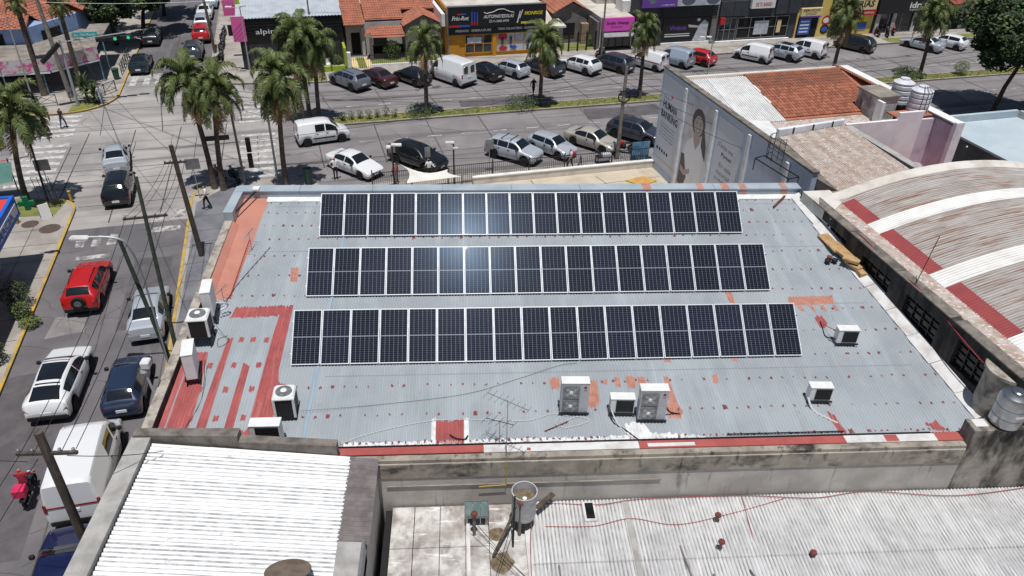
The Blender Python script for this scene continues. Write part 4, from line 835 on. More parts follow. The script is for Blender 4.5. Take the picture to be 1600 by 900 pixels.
# ================================================================== vehicles (local +x forward, ground at z=0)
CARS = dict(
 sedan=dict(L=4.5, wr=.31, zb=.20, ax=(.19,.79), st=[(0,.58,.60,.70,.60),(.015,.64,.68,.80,.70),(.06,.72,.77,.85,.74),(.22,.86,.93,.87,.72),(.27,.90,.98,.88,.70),(.36,.93,1.24,.88,.62),(.42,.94,1.37,.88,.59),(.48,.95,1.43,.88,.575),(.60,.96,1.45,.88,.57),(.69,.97,1.40,.88,.565),(.77,.98,1.24,.87,.60),(.84,.98,1.06,.86,.66),(.95,.96,1.03,.84,.70),(.985,.90,.98,.80,.70),(1,.62,.66,.74,.62)], ws=(.285,.43), rw=(.70,.825), sd=[(.33,.525),(.54,.765)]),
 hatch=dict(L=3.95, wr=.30, zb=.20, ax=(.20,.82), st=[(0,.6,.62,.66,.58),(.015,.66,.7,.76,.66),(.06,.75,.80,.81,.7),(.2,.9,.96,.83,.68),(.25,.93,1.0,.84,.66),(.34,.96,1.28,.84,.59),(.41,.97,1.41,.84,.56),(.48,.98,1.46,.84,.55),(.7,1.0,1.46,.84,.55),(.85,1.02,1.41,.83,.53),(.91,1.03,1.26,.82,.56),(.955,1.03,1.10,.81,.60),(.985,.95,1.0,.79,.62),(1,.60,.65,.74,.6)], ws=(.265,.42), rw=(.86,.95), sd=[(.31,.535),(.55,.85)]),
 suv=dict(L=4.35, wr=.35, zb=.27, ax=(.19,.80), st=[(0,.66,.7,.72,.62),(.015,.78,.84,.82,.7),(.05,.88,.94,.87,.76),(.2,1.02,1.08,.89,.75),(.25,1.05,1.13,.9,.73),(.33,1.07,1.40,.9,.66),(.39,1.08,1.55,.9,.62),(.46,1.09,1.62,.9,.61),(.75,1.11,1.62,.9,.6),(.87,1.13,1.55,.89,.58),(.93,1.14,1.38,.87,.61),(.965,1.14,1.22,.86,.64),(.985,1.0,1.06,.84,.66),(1,.62,.68,.8,.62)], ws=(.265,.40), rw=(.88,.96), sd=[(.30,.51),(.525,.72),(.735,.86)]),
 coupe_suv=dict(L=4.65, wr=.36, zb=.25, ax=(.19,.81), st=[(0,.66,.7,.72,.62),(.015,.78,.84,.84,.72),(.05,.88,.94,.90,.78),(.2,1.02,1.07,.93,.78),(.25,1.04,1.12,.94,.76),(.33,1.06,1.38,.94,.69),(.39,1.07,1.52,.94,.65),(.46,1.08,1.60,.94,.63),(.60,1.09,1.60,.94,.61),(.75,1.11,1.52,.94,.60),(.86,1.13,1.38,.92,.62),(.95,1.14,1.20,.90,.68),(.98,1.08,1.12,.88,.70),(1,.62,.68,.84,.66)], ws=(.265,.40), rw=(.80,.945), sd=[(.30,.51),(.52,.84)]),
 mpv=dict(L=4.3, wr=.31, zb=.20, ax=(.18,.80), st=[(0,.6,.64,.68,.6),(.02,.74,.79,.8,.7),(.13,.92,.98,.85,.72),(.18,.96,1.06,.86,.70),(.28,1.0,1.38,.87,.64),(.36,1.02,1.55,.87,.61),(.45,1.03,1.63,.87,.6),(.75,1.05,1.62,.87,.59),(.88,1.06,1.53,.86,.58),(.95,1.06,1.28,.84,.62),(.98,1.0,1.06,.82,.66),(1,.60,.66,.78,.62)], ws=(.195,.375), rw=(.885,.965), sd=[(.25,.47),(.485,.68),(.70,.87)]),
 kangoo=dict(L=4.05, wr=.30, zb=.21, ax=(.17,.83), st=[(0,.62,.66,.68,.6),(.02,.78,.83,.78,.68),(.14,.98,1.04,.82,.7),(.19,1.02,1.1,.83,.68),(.27,1.05,1.44,.83,.65),(.34,1.06,1.67,.83,.64),(.42,1.07,1.78,.83,.63),(.52,1.07,1.82,.83,.63),(.9,1.07,1.80,.83,.63),(.972,1.07,1.74,.82,.62),(.992,1.05,1.20,.80,.64),(1,.60,.65,.78,.6)], ws=(.205,.345), rw=(.974,.991), sd=[(.25,.46),(.48,.66)]),
 van=dict(L=5.3, wr=.34, zb=.24, ax=(.16,.80), st=[(0,.7,.75,.8,.7),(.02,.95,1.0,.92,.8),(.11,1.15,1.22,.97,.83),(.15,1.2,1.34,.98,.82),(.23,1.27,1.85,.98,.83),(.29,1.3,2.12,.98,.83),(.36,1.32,2.27,.98,.83),(.5,1.33,2.32,.98,.84),(.95,1.33,2.30,.98,.84),(.985,1.32,2.24,.97,.83),(.996,1.28,1.40,.96,.84),(1,.62,.68,.94,.8)], ws=(.165,.30), rw=(.987,.995), sd=[(.19,.33),(.36,.56)]))
PAINT = {}
def paint(name, rgb, metal=0.0):
    if name not in PAINT: PAINT[name] = pm('paint_'+name, s(*rgb), rough=.35, metal=metal, coat=1.0, spec=.5, crough=.04)
    return PAINT[name]
mm('car_glass', s(24,28,32), rough=.05, spec=.7, coat=.6); mm('tyre', s(22,22,23), rough=.9); mm('rim', s(150,152,155), s(110,112,116), sc=9, rough=.35, metal=.6)
mm('trim', s(28,28,30), rough=.6); mm('tail_red', s(130,18,22), rough=.2, coat=.8); mm('head_lamp', s(208,212,216), rough=.12, spec=.8, coat=1); mm('plate', s(226,228,230), rough=.5); mm('under', s(12,12,13), rough=.95)
WH = {}
def wheel(r):
    if r not in WH:
        m = MB(); m.lathe([(r*.62,-.09),(r*.92,-.10),(r,-.06),(r,.06),(r*.92,.10),(r*.62,.09)], 22, ax='y'); ty = m.mesh('tyre', M['tyre'])
        m = MB(); m.lathe([(r*.64,.085),(r*.60,.045),(r*.14,.055),(r*.12,.075),(0,.08)], 18, ax='y')
        for k in range(5):
            a = 2*pi*k/5; m.beam((r*.1*cos(a),.072,r*.1*sin(a)), (r*.62*cos(a),.078,r*.62*sin(a)), .07, .02, upv=(0,1,0))
        rm = m.mesh('rim', M['rim'])
        m = MB(); m.lathe([(0,.04),(r*.62,.035)], 18, ax='y'); dk = m.mesh('hub', M['trim']); WH[r] = (ty, rm, dk)
    return WH[r]
SHELL = {}
def shell(kind):
    if kind in SHELL: return SHELL[kind]
    c = CARS[kind]; L, wr, zb = c['L'], c['wr'], c['zb']; S = c['st']
    def at(t):
        for i in range(len(S)-1):
            if S[i][0] <= t <= S[i+1][0]:
                k = (t-S[i][0])/(S[i+1][0]-S[i][0]); return [S[i][j]+(S[i+1][j]-S[i][j])*k for j in range(1,5)]
        return list(S[-1][1:])
    AR = wr*1.18
    def sec(t):
        zs, zt, ws, wt = at(t); x = L/2-t*L; b = zb+(.12 if t < .01 or t > .995 else 0)+(.05 if t < .03 or t > .98 else 0)
        for a in c['ax']:
            d = x-(L/2-a*L)
            if abs(d) < AR: b = max(b, wr+sqrt(max(AR*AR-d*d,0))-.0)
        b = min(b, zs-.12)
        return [(x,0,b),(x,ws-.12,b),(x,ws-.012,b+min(.10,(zs-b)*.4)),(x,ws+.02,b+(zs-b)*.55),(x,ws+.004,zs-.05),(x,ws-.03,zs),(x,wt+.02,zs+(zt-zs)*.86),(x,wt-.06,zt-.015),(x,wt*.5,zt+.015),(x,0,zt+.022)]
    ts = set(q[0] for q in S) | set(k/24 for k in range(25))
    for a in c['ax']:
        for k in range(-5,6): ts.add(a+AR/L*sin(k*pi/10)*.999)
        ts.add(a-AR/L*1.01); ts.add(a+AR/L*1.01)
    ts = sorted(t for t in ts if 0 <= t <= 1); ts = [t for i, t in enumerate(ts) if i == 0 or t-ts[i-1] > .0015]
    m = MB()
    for sgn in (1,-1):
        rows = [[(p[0],p[1]*sgn,p[2]) for p in sec(t)] for t in ts]
        n = 10
        for i in range(len(rows)-1):
            for j in range(n-1):
                q = [rows[i][j],rows[i+1][j],rows[i+1][j+1],rows[i][j+1]]
                if sgn > 0: q = q[::-1]
                m.add(q, [(0,1,2,3)], 1 if j < 1 else 0, True)
    # weld
    key = {}; vs = []; idx = []
    for p in m.v:
        k = (round(p[0],4),round(p[1],4),round(p[2],4))
        if k not in key: key[k] = len(vs); vs.append(p)
        idx.append(key[k])
    fs = []; mi = []
    for f, a in zip(m.f, m.m):
        g = []
        for i in f:
            if idx[i] not in g: g.append(idx[i])
        if len(g) > 2: fs.append(g); mi.append(a)
    b = MB(); b.v = vs; b.f = fs; b.m = mi; b.sm = [True]*len(fs)
    for t, fl in ((ts[0],False),(ts[-1],True)):
        q = sec(t); ring = [(p[0],p[1],p[2]) for p in q]+[(p[0],-p[1],p[2]) for p in q[-2:0:-1]]; b.add(ring if not fl else ring[::-1], [tuple(range(len(ring)))], 0, True)
    def glass_top(t0, t1, inset=.03):
        g = MB(); rows = []
        for k in range(5):
            q = sec(t0+(t1-t0)*k/4); r_ = [(q[7][1]-inset+.03,q[7][2]),(q[8][1],q[8][2]),(0,q[9][2])]
            rows.append([(q[0][0],y,z) for y,z in r_]+[(q[0][0],-y,z) for y,z in r_[1::-1]])
        a, d = Vector(rows[0][2]), Vector(rows[-1][2]); nx = Vector((-(d.z-a.z),0,d.x-a.x)).normalized(); nx = nx if nx.z > 0 else -nx
        g.grid([[tuple(Vector(p)+nx*.012) for p in r_] for r_ in rows], 0, True, flip=True); return g
    def glass_side(t0, t1, sgn):
        g = MB(); rows = []
        for k in range(7):
            q = sec(t0+(t1-t0)*k/6); p5, p6 = Vector(q[5]), Vector(q[6]); row = []
            for a in (.08,.5,.90): p = p5.lerp(p6,a)+Vector((0,.011,.004)); row.append((p.x,p.y*sgn,p.z))
            rows.append(row)
        g.grid(rows, 0, True, flip=sgn > 0); return g
    res = dict(L=L, ts=ts, sec=sec, body=b, ws=glass_top(*c['ws']), rw=glass_top(*c['rw']), sd=[glass_side(*q, sg) for q in c['sd'] for sg in (1,-1)], c=c)
    SHELL[kind] = res; return res
MESH = {}
def car(kind, col, u, v, head, label, group=None, cat='car', L=None, opts=(), wl=None):
    """head in degrees in the street frame; (u,v) centre of the car"""
    q = shell(kind); c = q['c']; LL = q['L']; x_, y_ = XY(u, v)
    t_ = thing(dict(van='van', kangoo='small_van').get(kind, 'car'), label, cat, (x_,y_,.012), A12+radians(head), group)
    if L: t_.scale = (L/LL, wl or 1, wl or 1)
    k = (kind, col)
    if k not in MESH: MESH[k] = q['body'].mesh('body', [PAINT[col], M['under']], 50)
    body = inst('body', MESH[k], t_)
    def once(key, mb, mat):
        kk = (kind, key)
        if kk not in MESH: MESH[kk] = mb().mesh(key, M[mat], 50)
        return MESH[kk]
    inst('windscreen', once('windscreen', lambda: q['ws'], 'car_glass'), t_)
    if 'blank_rear' not in opts: inst('rear_window', once('rear_window', lambda: q['rw'], 'car_glass'), t_)
    n = 2 if 'panel' in opts else len(q['sd'])
    for i in range(n): inst('side_window', once('side_window%d' % i, lambda: q['sd'][i], 'car_glass'), t_)
    wr = c['wr']; ty, rm, dk = wheel(wr)
    for a in c['ax']:
        x = LL/2-a*LL; hw = c['st'][len(c['st'])//2][3]
        for sg in (1,-1):
            w2 = inst('wheel', ty, t_, (x,sg*(hw-.09),wr), (0,0,0 if sg > 0 else pi)); inst('rim', rm, w2); inst('hub', dk, w2)
    sec = q['sec']; hf = sec(.03); hr = sec(.985)
    zh = hf[5][2]-.08; yh = hf[5][1]; zt_ = hr[5][2]; yt = hr[4][1]
    tall = kind in ('van','kangoo')
    for sg in (1,-1):
        m = MB(); m.grid([[(sec(tt)[jj][0]+.012,sg*(sec(tt)[jj][1]+.008),sec(tt)[jj][2]+.006) for jj in (4,5,7)] for tt in (.012,.045,.085)], 0, True, flip=sg > 0); inst('headlight', once('headlight%d' % sg, lambda: m, 'head_lamp'), t_)
        m2 = MB()
        if tall: m2.bbox(-LL/2-.015,sg*(yt-.05)-.06,zt_-.30,-LL/2+.07,sg*(yt-.05)+.06,zt_+.10,.02)
        else: m2.grid([[(sec(tt)[jj][0]-.012,sg*(sec(tt)[jj][1]+.010)*fy,sec(tt)[jj][2]-dz) for jj, dz in ((5,-.01),(4,.10))] for tt, fy in ((.93,1),(.965,1),(.988,1),(.995,.82))], 0, True, flip=sg < 0)
        inst('tail_light', once('tail_light%d' % sg, lambda: m2, 'tail_red'), t_)
        p6 = sec(c['ws'][0]+.05)[5]; mm_ = once('mirror%d' % sg, lambda: MB().bbox(p6[0]-.10,sg*(p6[1]+.12)-.09,p6[2]+.02,p6[0]+.04,sg*(p6[1]+.12)+.09,p6[2]+.17,.03), 'trim'); inst('mirror', mm_, t_)
        for k2, tt in enumerate([c['sd'][0][1]-.02]+([c['sd'][1][1]-.03] if len(c['sd']) > 1 and n > 2 else [])):
            p4 = sec(tt)[4]; inst('door_handle', once('door_handle%d%d' % (sg,k2), lambda: MB().box(p4[0]-.08,sg*(p4[1]+.016)-.012,p4[2]-.06,p4[0]+.08,sg*(p4[1]+.016)+.012,p4[2]-.03), 'trim'), t_)
        seams = MB()
        for tt in ([c['sd'][0][0]]+[z[1]+.008 for z in c['sd'][:2]]):
            qq = sec(tt); ps = [Vector(qq[jj]) for jj in (2,3,4,5)]
            for a, b in zip(ps, ps[1:]): seams.add([(a.x-.008,sg*(a.y+.006),a.z),(a.x+.008,sg*(a.y+.006),a.z),(b.x+.008,sg*(b.y+.006),b.z),(b.x-.008,sg*(b.y+.006),b.z)], [(0,1,2,3)])
        tag(inst('door_seam', once('door_seam%d' % sg, lambda: seams, 'trim'), t_), kind='stuff')
    inst('plate', once('plate', lambda: MB().box(-LL/2-.02,-.22,hr[4][2]-.34,-LL/2+.03,.22,hr[4][2]-.20), 'plate'), t_)
    inst('plate', once('front_plate', lambda: MB().box(LL/2-.03,-.22,.42,LL/2+.02,.22,.54), 'plate'), t_)
    inst('rear_bumper', once('rear_bumper', lambda: MB().bbox(-LL/2-.03,-hr[4][1]+.04,c['zb']+.08,-LL/2+.12,hr[4][1]-.04,c['zb']+.30,.04), 'trim'), t_) if ('dark_bumper' in opts or kind in ('suv','coupe_suv')) else None
    inst('front_grille', once('front_grille', lambda: MB().bbox(LL/2-.10,-.42,.40,LL/2+.012,.42,.58,.03), 'trim'), t_)
    if 'rails' in opts:
        for sg in (1,-1): a, b = sec(.47), sec(.82); inst('roof_rail', once('roof_rail%d' % sg, lambda: MB().tube([(a[7][0],sg*(a[7][1]-.02),a[7][2]+.02),(a[7][0]-.1,sg*(a[7][1]-.02),a[7][2]+.07),(b[7][0]+.1,sg*(b[7][1]-.02),b[7][2]+.07),(b[7][0],sg*(b[7][1]-.02),b[7][2]+.02)], .02, 6), 'trim'), t_)
    if 'black_roof' in opts or 'bars' in opts:
        if 'black_roof' in opts:
            g = MB(); rows = []
            for tt in (.44,.5,.6,.7,.78): z = sec(tt); rows.append([(z[0][0],yy,zz+.008) for yy,zz in ((z[7][1]-.03,z[7][2]+.004),(z[8][1],z[8][2]),(0,z[9][2]),(-z[8][1],z[8][2]),(-z[7][1]+.03,z[7][2]+.004))])
            g.grid(rows, 0, True, flip=True); inst('roof_glass', once('roof_glass', lambda: g, 'car_glass'), t_)
        else:
            for k2, tt in enumerate((.5,.68)): z = sec(tt); inst('roof_bar', once('roof_bar%d' % k2, lambda: MB().beam((z[0][0],-z[7][1]-.05,z[7][2]+.06),(z[0][0],z[7][1]+.05,z[7][2]+.06),.05,.04), 'trim'), t_)
    if 'spare' in opts:
        sp = inst('spare_wheel', ty, t_, (-LL/2-.10,0,.92), (0,0,-pi/2)); inst('rim', rm, sp, (0,0,0), (0,0,pi)); 
        m3 = MB(); m3.lathe([(wr*.55,.0),(wr*.5,.10),(0,.11)], 16, ax='y'); inst('spare_cover', once('spare_cover', lambda: m3, 'rim'), t_, (-LL/2-.10,0,.92), (0,0,pi/2))
    if 'red_stripe' in opts:
        for sg in (1,-1):
            z0 = 1.0; g = MB(); g.grid([[(sec(tt)[3][0],sg*(sec(tt)[3][1]+.012),zz) for zz in (.86,.95)] for tt in (.08,.3,.6,.97)], 0, False, flip=sg > 0); inst('stripe', once('stripe%d' % sg, lambda: g, 'tail_red'), t_)
    if 'rear_band' in opts: inst('stripe', once('rear_band', lambda: MB().box(-LL/2-.008,-.9,1.20,-LL/2+.02,.9,1.26), 'tail_red'), t_)
    if 'rear_windows' in opts:
        for sg in (1,-1): inst('rear_window', once('rear_pane%d' % sg, lambda: MB().bbox(sec(.985)[0][0]-.075,sg*.42-.26,1.36,sec(.985)[0][0]+.03,sg*.42+.26,2.0 if kind == 'van' else 1.62,.03), 'car_glass'), t_)
    if 'side_strip' in opts:
        for sg in (1,-1): a = sec(.5)[3]; inst('side_strip', once('side_strip%d' % sg, lambda: MB().box(-LL/2+1.15,sg*(a[1]+.008)-.012,.56,LL/2-1.2,sg*(a[1]+.008)+.012,.66), 'trim'), t_)
    return t_
for n_, c_ in dict(white=(226,227,228), black=(17,17,19), red=(186,22,20), darkgrey=(60,66,74), maroon=(70,30,34), grey=(104,112,122)).items(): paint(n_, c_)
for n_, c_ in dict(silver=(186,192,200), beige=(190,184,172), blue=(40,54,80), navy=(22,30,72), lightblue=(168,182,196), green=(30,46,50), slate=(58,62,74)).items(): paint(n_, c_, .25)
# --- side street
car('sedan','silver',-13.25,57.9,98,'silver sedan driving away across the junction', opts=('bars0',))
car('mpv','black',-12.35,52.45,92,'black people carrier following the silver sedan at the junction', wl=1.06)
car('suv','red',-12.25,40.05,88,'red compact SUV with a spare wheel on its tailgate', opts=('spare','rails'))
car('sedan','silver',-8.85,36.75,91,'silver sedan parked at the kerb under the green poles')
car('coupe_suv','white',-12.1,31.75,86,'white SUV with black glass roof driving up the street', opts=('black_roof',))
car('hatch','blue',-9.15,30.85,89,'blue hatchback parked beside the main building')
car('van','white',-9.95,25.6,89,'large white panel van with red rear band parked by the white roofed building', cat='van', opts=('rear_band','dark_bumper','blank_rear'), L=5.0)
car('sedan','navy',-10.05,20.45,89,'dark navy sedan parked at the bottom left corner')
# --- far side street
G_ = 'cars parked along the far side street'
car('sedan','green',-14.1,80.7,90,'dark green car parked left at the crosswalk', G_)
car('hatch','black',-14.0,89.8,90,'black car in the shade of the trees on the far street', G_)
car('suv','darkgrey',-9.5,83.8,90,'grey SUV first in the row right of the far crosswalk', G_)
car('suv','red',-9.05,90.3,90,'red car parked third from last on the far street', G_)
car('hatch','silver',-9.3,95.2,90,'silver car parked behind the red one on the far street', G_)
car('sedan','white',-9.2,100.0,90,'white sedan parked beyond the silver car on the far street', G_)
car('hatch','lightblue',-8.8,104.8,90,'pale blue car last in the row on the far street', G_)
# --- far parking row: rear wheel on the visible left side at (u,v)
G_ = 'vehicles parked at an angle before the shops'
def park(kind, col, ru, rv, label, head=122, cat='car', **k):
    c = CARS[kind]; L = k.get('L') or c['L']; a = radians(head); d = L*(c['ax'][1]-.5); hw = .80 if kind != 'van' else .90
    car(kind, col, ru+cos(a)*d+sin(a)*hw, rv+sin(a)*d-cos(a)*hw, head, label, G_, cat, **k)
park('suv','grey',4.83,70.15,'grey SUV with roof rails, first in the angled row from the left', opts=('rails',))
park('sedan','maroon',7.37,70.6,'dark maroon sedan second in the angled row')
park('hatch','black',10.64,70.2,'black hatchback parked between maroon sedan and tall white van')
park('van','white',14.34,69.6,'tall white van with two rear windows before the auto parts shop', cat='van', opts=('rear_windows','panel','dark_bumper','blank_rear'), L=4.9)
park('sedan','black',17.57,70.4,'black sedan just right of the tall white van')
park('hatch','silver',20.38,70.7,'silver hatchback before the auto parts shop doors')
park('suv','slate',23.69,70.4,'dark grey car behind the palm right of the silver hatchback')
park('suv','white',27.45,70.3,'white crossover right of the auto parts shop palm')
park('mpv','slate',31.01,70.25,'dark people carrier beside the white crossover')
park('kangoo','white',34.75,70.1,'white small van with red side stripe behind a palm', cat='van', opts=('red_stripe','rear_windows','panel','blank_rear'))
park('kangoo','lightblue',37.86,70.45,'grey-blue small van next to the red hatchback', cat='van', opts=('rear_windows','panel','blank_rear'))
park('hatch','red',40.40,70.6,'bright red hatchback beside the grey-blue van')
park('kangoo','white',46.93,70.3,'white small van alone after the red hatchback', head=128, cat='van', opts=('rear_windows','panel','dark_bumper','side_strip','blank_rear'))
park('suv','silver',50.29,70.4,'silver SUV with black roof between two white vans', opts=('black_roof',))
park('kangoo','white',53.5,70.7,'white small van with side windows before the battery shop', cat='van', opts=('rear_windows','dark_bumper','side_strip','blank_rear'))
park('mpv','black',60.17,71.6,'black van parked beside the palm before the battery shop', cat='van')
park('sedan','silver',68.01,70.4,'silver sedan behind the leaning palm at the right', head=116)
park('hatch','white',71.47,70.5,'white hatchback last in the angled row at the right', head=116)
# --- avenue and near parking
car('kangoo','white',1.5,59.15,9,'white small van driving along the near side of the avenue', cat='van', opts=('side_strip','dark_bumper'))
G_ = 'cars parked nose-in at the near pavement'
car('sedan','white',3.35,53.0,-52,'white sedan parked nose-in beside the standing man', G_)
car('suv','black',8.0,53.1,-50,'black SUV behind the white shade sail', G_, L=4.7)
car('suv','silver',15.3,52.7,-46,'silver car with roof bars, left of two silver cars', G_, opts=('bars',))
car('hatch','silver',18.45,53.1,-56,'silver hatchback between the roof-barred car and beige sedan', G_)
car('sedan','beige',22.0,53.6,-52,'pale beige sedan behind the railing', G_)
car('suv','slate',26.0,54.3,-50,'dark grey SUV partly hidden by the poster wall', G_, L=4.7, opts=('rails',))
# ================================================================== motorbikes
def bike(u, v, head, label, col='black', box=None, group='motorbikes by the kerbs'):
    x_, y_ = XY(u, v); t_ = thing('motorbike', label, 'motorbike', (x_,y_,.13), A12+radians(head), group)
    for x in (.62,-.62):
        m = MB(); m.lathe([(.22,-.05),(.28,-.06),(.30,0),(.28,.06),(.22,.05),(.22,-.05)], 16, ax='y'); w2 = m.build('wheel', M['tyre'], t_, (x,0,.30)); MB().lathe([(.23,-.03),(.05,-.05),(.05,.05),(.23,.03)], 12, ax='y').build('rim', M['rim'], w2)
    MB().tube([(.62,.07,.3),(.40,.07,.95)], .025, 6).tube([(.62,-.07,.3),(.40,-.07,.95)], .025, 6).build('fork', M['grey_metal'], t_)
    MB().tube([(.36,-.34,1.02),(.40,-.1,1.0),(.40,.1,1.0),(.36,.34,1.02)], .018, 6).build('handlebar', M['dark_metal'], t_)
    MB().bbox(-.05,-.14,.62,.36,.14,.86,.06).build('tank', PAINT[col], t_); MB().bbox(-.75,-.13,.70,-.06,.13,.80,.04).build('seat', M['black'], t_)
    MB().bbox(-.22,-.13,.25,.24,.13,.60,.05).build('engine', M['dark_metal'], t_); MB().tube([(-.62,.1,.3),(-.1,.12,.42),(-.62,.1,.68)], .025, 6).build('frame', M['dark_metal'], t_)
    MB().lathe([(0,.0),(.09,.02),(.09,.12),(0,.13)], 12, (.42,0,.88), ax='x').build('headlight', M['head_lamp'], t_)
    MB().bbox(-.95,-.10,.52,-.58,.10,.64,.03).build('mudguard', PAINT[col], t_); MB().tube([(-.1,-.14,.28),(-.85,-.16,.34)], .04, 8).build('exhaust', M['grey_metal'], t_)
    if box: MB().bbox(-.95,-.24,.82,-.48,.24,1.22,.03).build('delivery_box', M[box], t_); t_.scale = (.9,.9,.9)
    return t_
mm('pink_box', s(214,44,92), s(192,36,80), sc=4, rough=.6)
bike(-12.1,25.2,88,'motorbike with bright pink delivery box riding up the street', 'black', 'pink_box', None)
bike(23.9,51.9,150,'red and black motorbike by the railing near the poster wall', 'red')
bike(-6.0,55.0-1.6,120,'red motorbike in the palm shade at the corner, nearest the street', 'red'); bike(-5.0,53.0,115,'dark motorbike in the palm shade at the corner', 'black')
for k in range(6): bike(-6.9+.1*(k % 2),80.9+k*2.1-(.6 if k > 2 else 0),80+R.uniform(-14,14),'%s dark motorbike of the row on the far street pavement' % ('first','second','third','fourth','fifth','last')[k])
bike(31.0,75.4,35,'motorbike on the pavement behind the white crossover', 'darkgrey'); bike(67.3,76.8,60,'motorbike before the dark storefront at the right', 'black'); bike(66.2,77.2,70,'maroon motorbike before the dark storefront', 'maroon'); bike(68.6,77.4,55,'red motorbike half hidden behind the right palm', 'red')
# ================================================================== people
SKINS = {}
def person(u, v, head, label, shirt, trousers, hair=(30,24,22), pose='stand', skin=(170,120,96), h=1.72, seat=None, world=None, z=.12, bag=None, sleeve=True):
    key = ('p', pose, shirt, trousers, hair, sleeve)
    if key not in SKINS:
        V = []; E = []; Rr = []
        def vtx(p, r, frm=None):
            V.append(p); Rr.append(r)
            if frm is not None: E.append((frm, len(V)-1))
            return len(V)-1
        pel = vtx((0,0,.96), (.15,.11)); wa = vtx((0,0,1.12), (.135,.10), pel); chst = vtx((0,.01,1.32), (.165,.115), wa); nk = vtx((0,0,1.47), (.055,.055), chst); hb_ = vtx((0,.015,1.55), (.075,.085), nk); ht = vtx((0,.015,1.65), (.075,.09), hb_)
        wk = pose == 'walk'; sit = pose == 'sit'
        for sg in (1,-1):
            f_ = sg*(.22 if wk else .02)
            hp = vtx((sg*.09,0,.90), (.095,.095), pel)
            if sit: kn = vtx((sg*.15,.42,.86), (.07,.07), hp); an = vtx((sg*.16,.34,.45), (.05,.05), kn); vtx((sg*.16,.48,.40), (.045,.035), an)
            else: kn = vtx((sg*.10,f_*.6+.03,.50), (.065,.065), hp); an = vtx((sg*.10,f_-.02,.09), (.045,.045), kn); vtx((sg*.11,f_+.14,.04), (.045,.035), an)
            sh = vtx((sg*.17,0,1.40), (.07,.07), chst)
            if sit: el = vtx((sg*.25,.18,1.18), (.045,.045), sh); wr_ = vtx((sg*.28,.45,1.10), (.034,.034), el)
            elif pose == 'hips': el = vtx((sg*.36,-.06,1.18), (.045,.045), sh); wr_ = vtx((sg*.20,.10,1.02), (.034,.034), el)
            else: el = vtx((sg*.25,-f_*.4-.02,1.14), (.045,.045), sh); wr_ = vtx((sg*.26,-f_*.9+.06,.90), (.034,.034), el)
            d = Vector(V[wr_])-Vector(V[el]); d.normalize(); pw = Vector(V[wr_]); vtx(tuple(pw+d*.10), (.036,.022), wr_)
        me = bpy.data.meshes.new('body'); me.from_pydata(V, E, []); ob = bpy.data.objects.new('body', me); COL.objects.link(ob)
        sk = ob.modifiers.new('s', 'SKIN'); me.skin_vertices[0].data[0].use_root = True
        for i, r_ in enumerate(Rr): me.skin_vertices[0].data[i].radius = r_
        sb = ob.modifiers.new('b', 'SUBSURF'); sb.levels = 1; sb.render_levels = 1
        dg = bpy.context.evaluated_depsgraph_get(); nm = bpy.data.meshes.new_from_object(ob.evaluated_get(dg)); bpy.data.objects.remove(ob); nm.name = 'body'
        nm.materials.clear()
        for c_ in (skin, shirt, trousers, hair, (28,26,26)):
            kk = 'cloth%s' % (c_,)
            if kk not in M: mm(kk, s(*c_), rough=.85)
            nm.materials.append(M[kk])
        for p in nm.polygons:
            c_ = p.center; z_ = c_.z; p.use_smooth = True
            if z_ > 1.50: p.material_index = 3 if (z_ > 1.655 or c_.y < -.015) else 0
            elif z_ > 1.455 and abs(c_.x) < .08: p.material_index = 0
            elif sit: p.material_index = 1 if z_ > 1.0 and abs(c_.y) < .2 else (0 if c_.y > .2 and z_ > 1.0 else (4 if z_ < .44 else 2))
            elif abs(c_.x) > .205 or (abs(c_.x) > .17 and .75 < z_ < 1.0 and pose != 'hips'): p.material_index = 0 if z_ < (1.2 if sleeve else .95) else 1
            elif z_ > .98: p.material_index = 1
            elif z_ < .075: p.material_index = 4
            else: p.material_index = 2
        SKINS[key] = nm
    x_, y_ = world if world else XY(u, v)
    t_ = thing('person', label, 'person', (x_,y_,z), A12+radians(head-90)); k = h/1.72; t_.scale = (k,k,k)
    inst('body', SKINS[key], t_)
    for ex_ in (-.025,.025): MB().bbox(ex_-.01,.10,1.58,ex_+.01,.112,1.595,.003).build('eye', M['black'], t_)
    MB().bbox(-.012,.095,1.545,.012,.125,1.58,.004).build('nose', M['cloth%s' % (skin,)], t_)
    if bag: MB().bbox(-.15,-.26,1.05,.15,-.10,1.42,.04).build('backpack', M[bag], t_)
    return t_
mm('red_bag', s(196,30,40), rough=.7)
person(-18.3,66.1,60,'person in dark shirt and blue jeans crossing at the left crosswalk',(46,46,44),(44,62,104),pose='walk',z=.01)
person(-19.2,64.7,70,'person in olive shirt and shorts crossing at the left crosswalk',(82,84,60),(70,70,56),pose='walk',z=.01)
person(-19.9,64.3,250,'person in pale shirt and jeans under the left palm at the crosswalk',(186,192,204),(48,62,100),pose='walk',z=.01)
person(-16.15,70.9,-60,'person in pale clothes sitting at the far left kerb',(178,188,204),(150,164,190),pose='walk')
person(-6.6,48.95,-160,'person in white shirt and black trousers on the corner pavement',(228,228,230),(22,22,24),pose='walk')
person(1.9,51.9,-80,'man in white shirt with hands on hips before the white sedan',(222,222,226),(30,34,52),pose='hips',z=.012)
person(18.75,49.6,185,'person with red backpack walking along the railing',(214,214,218),(40,52,86),pose='walk',bag='red_bag')
person(19.55,49.6,185,'small child in blue walking behind the person with the red backpack',(60,80,140),(50,64,110),pose='walk',h=1.15)
person(20.8,65.8,-80,'person in black crossing the far side of the avenue',(18,18,20),(24,24,26),pose='walk',z=.012)
person(8.3,50.0,90,'person in white standing behind the shade sail',(226,226,228),(60,60,70))
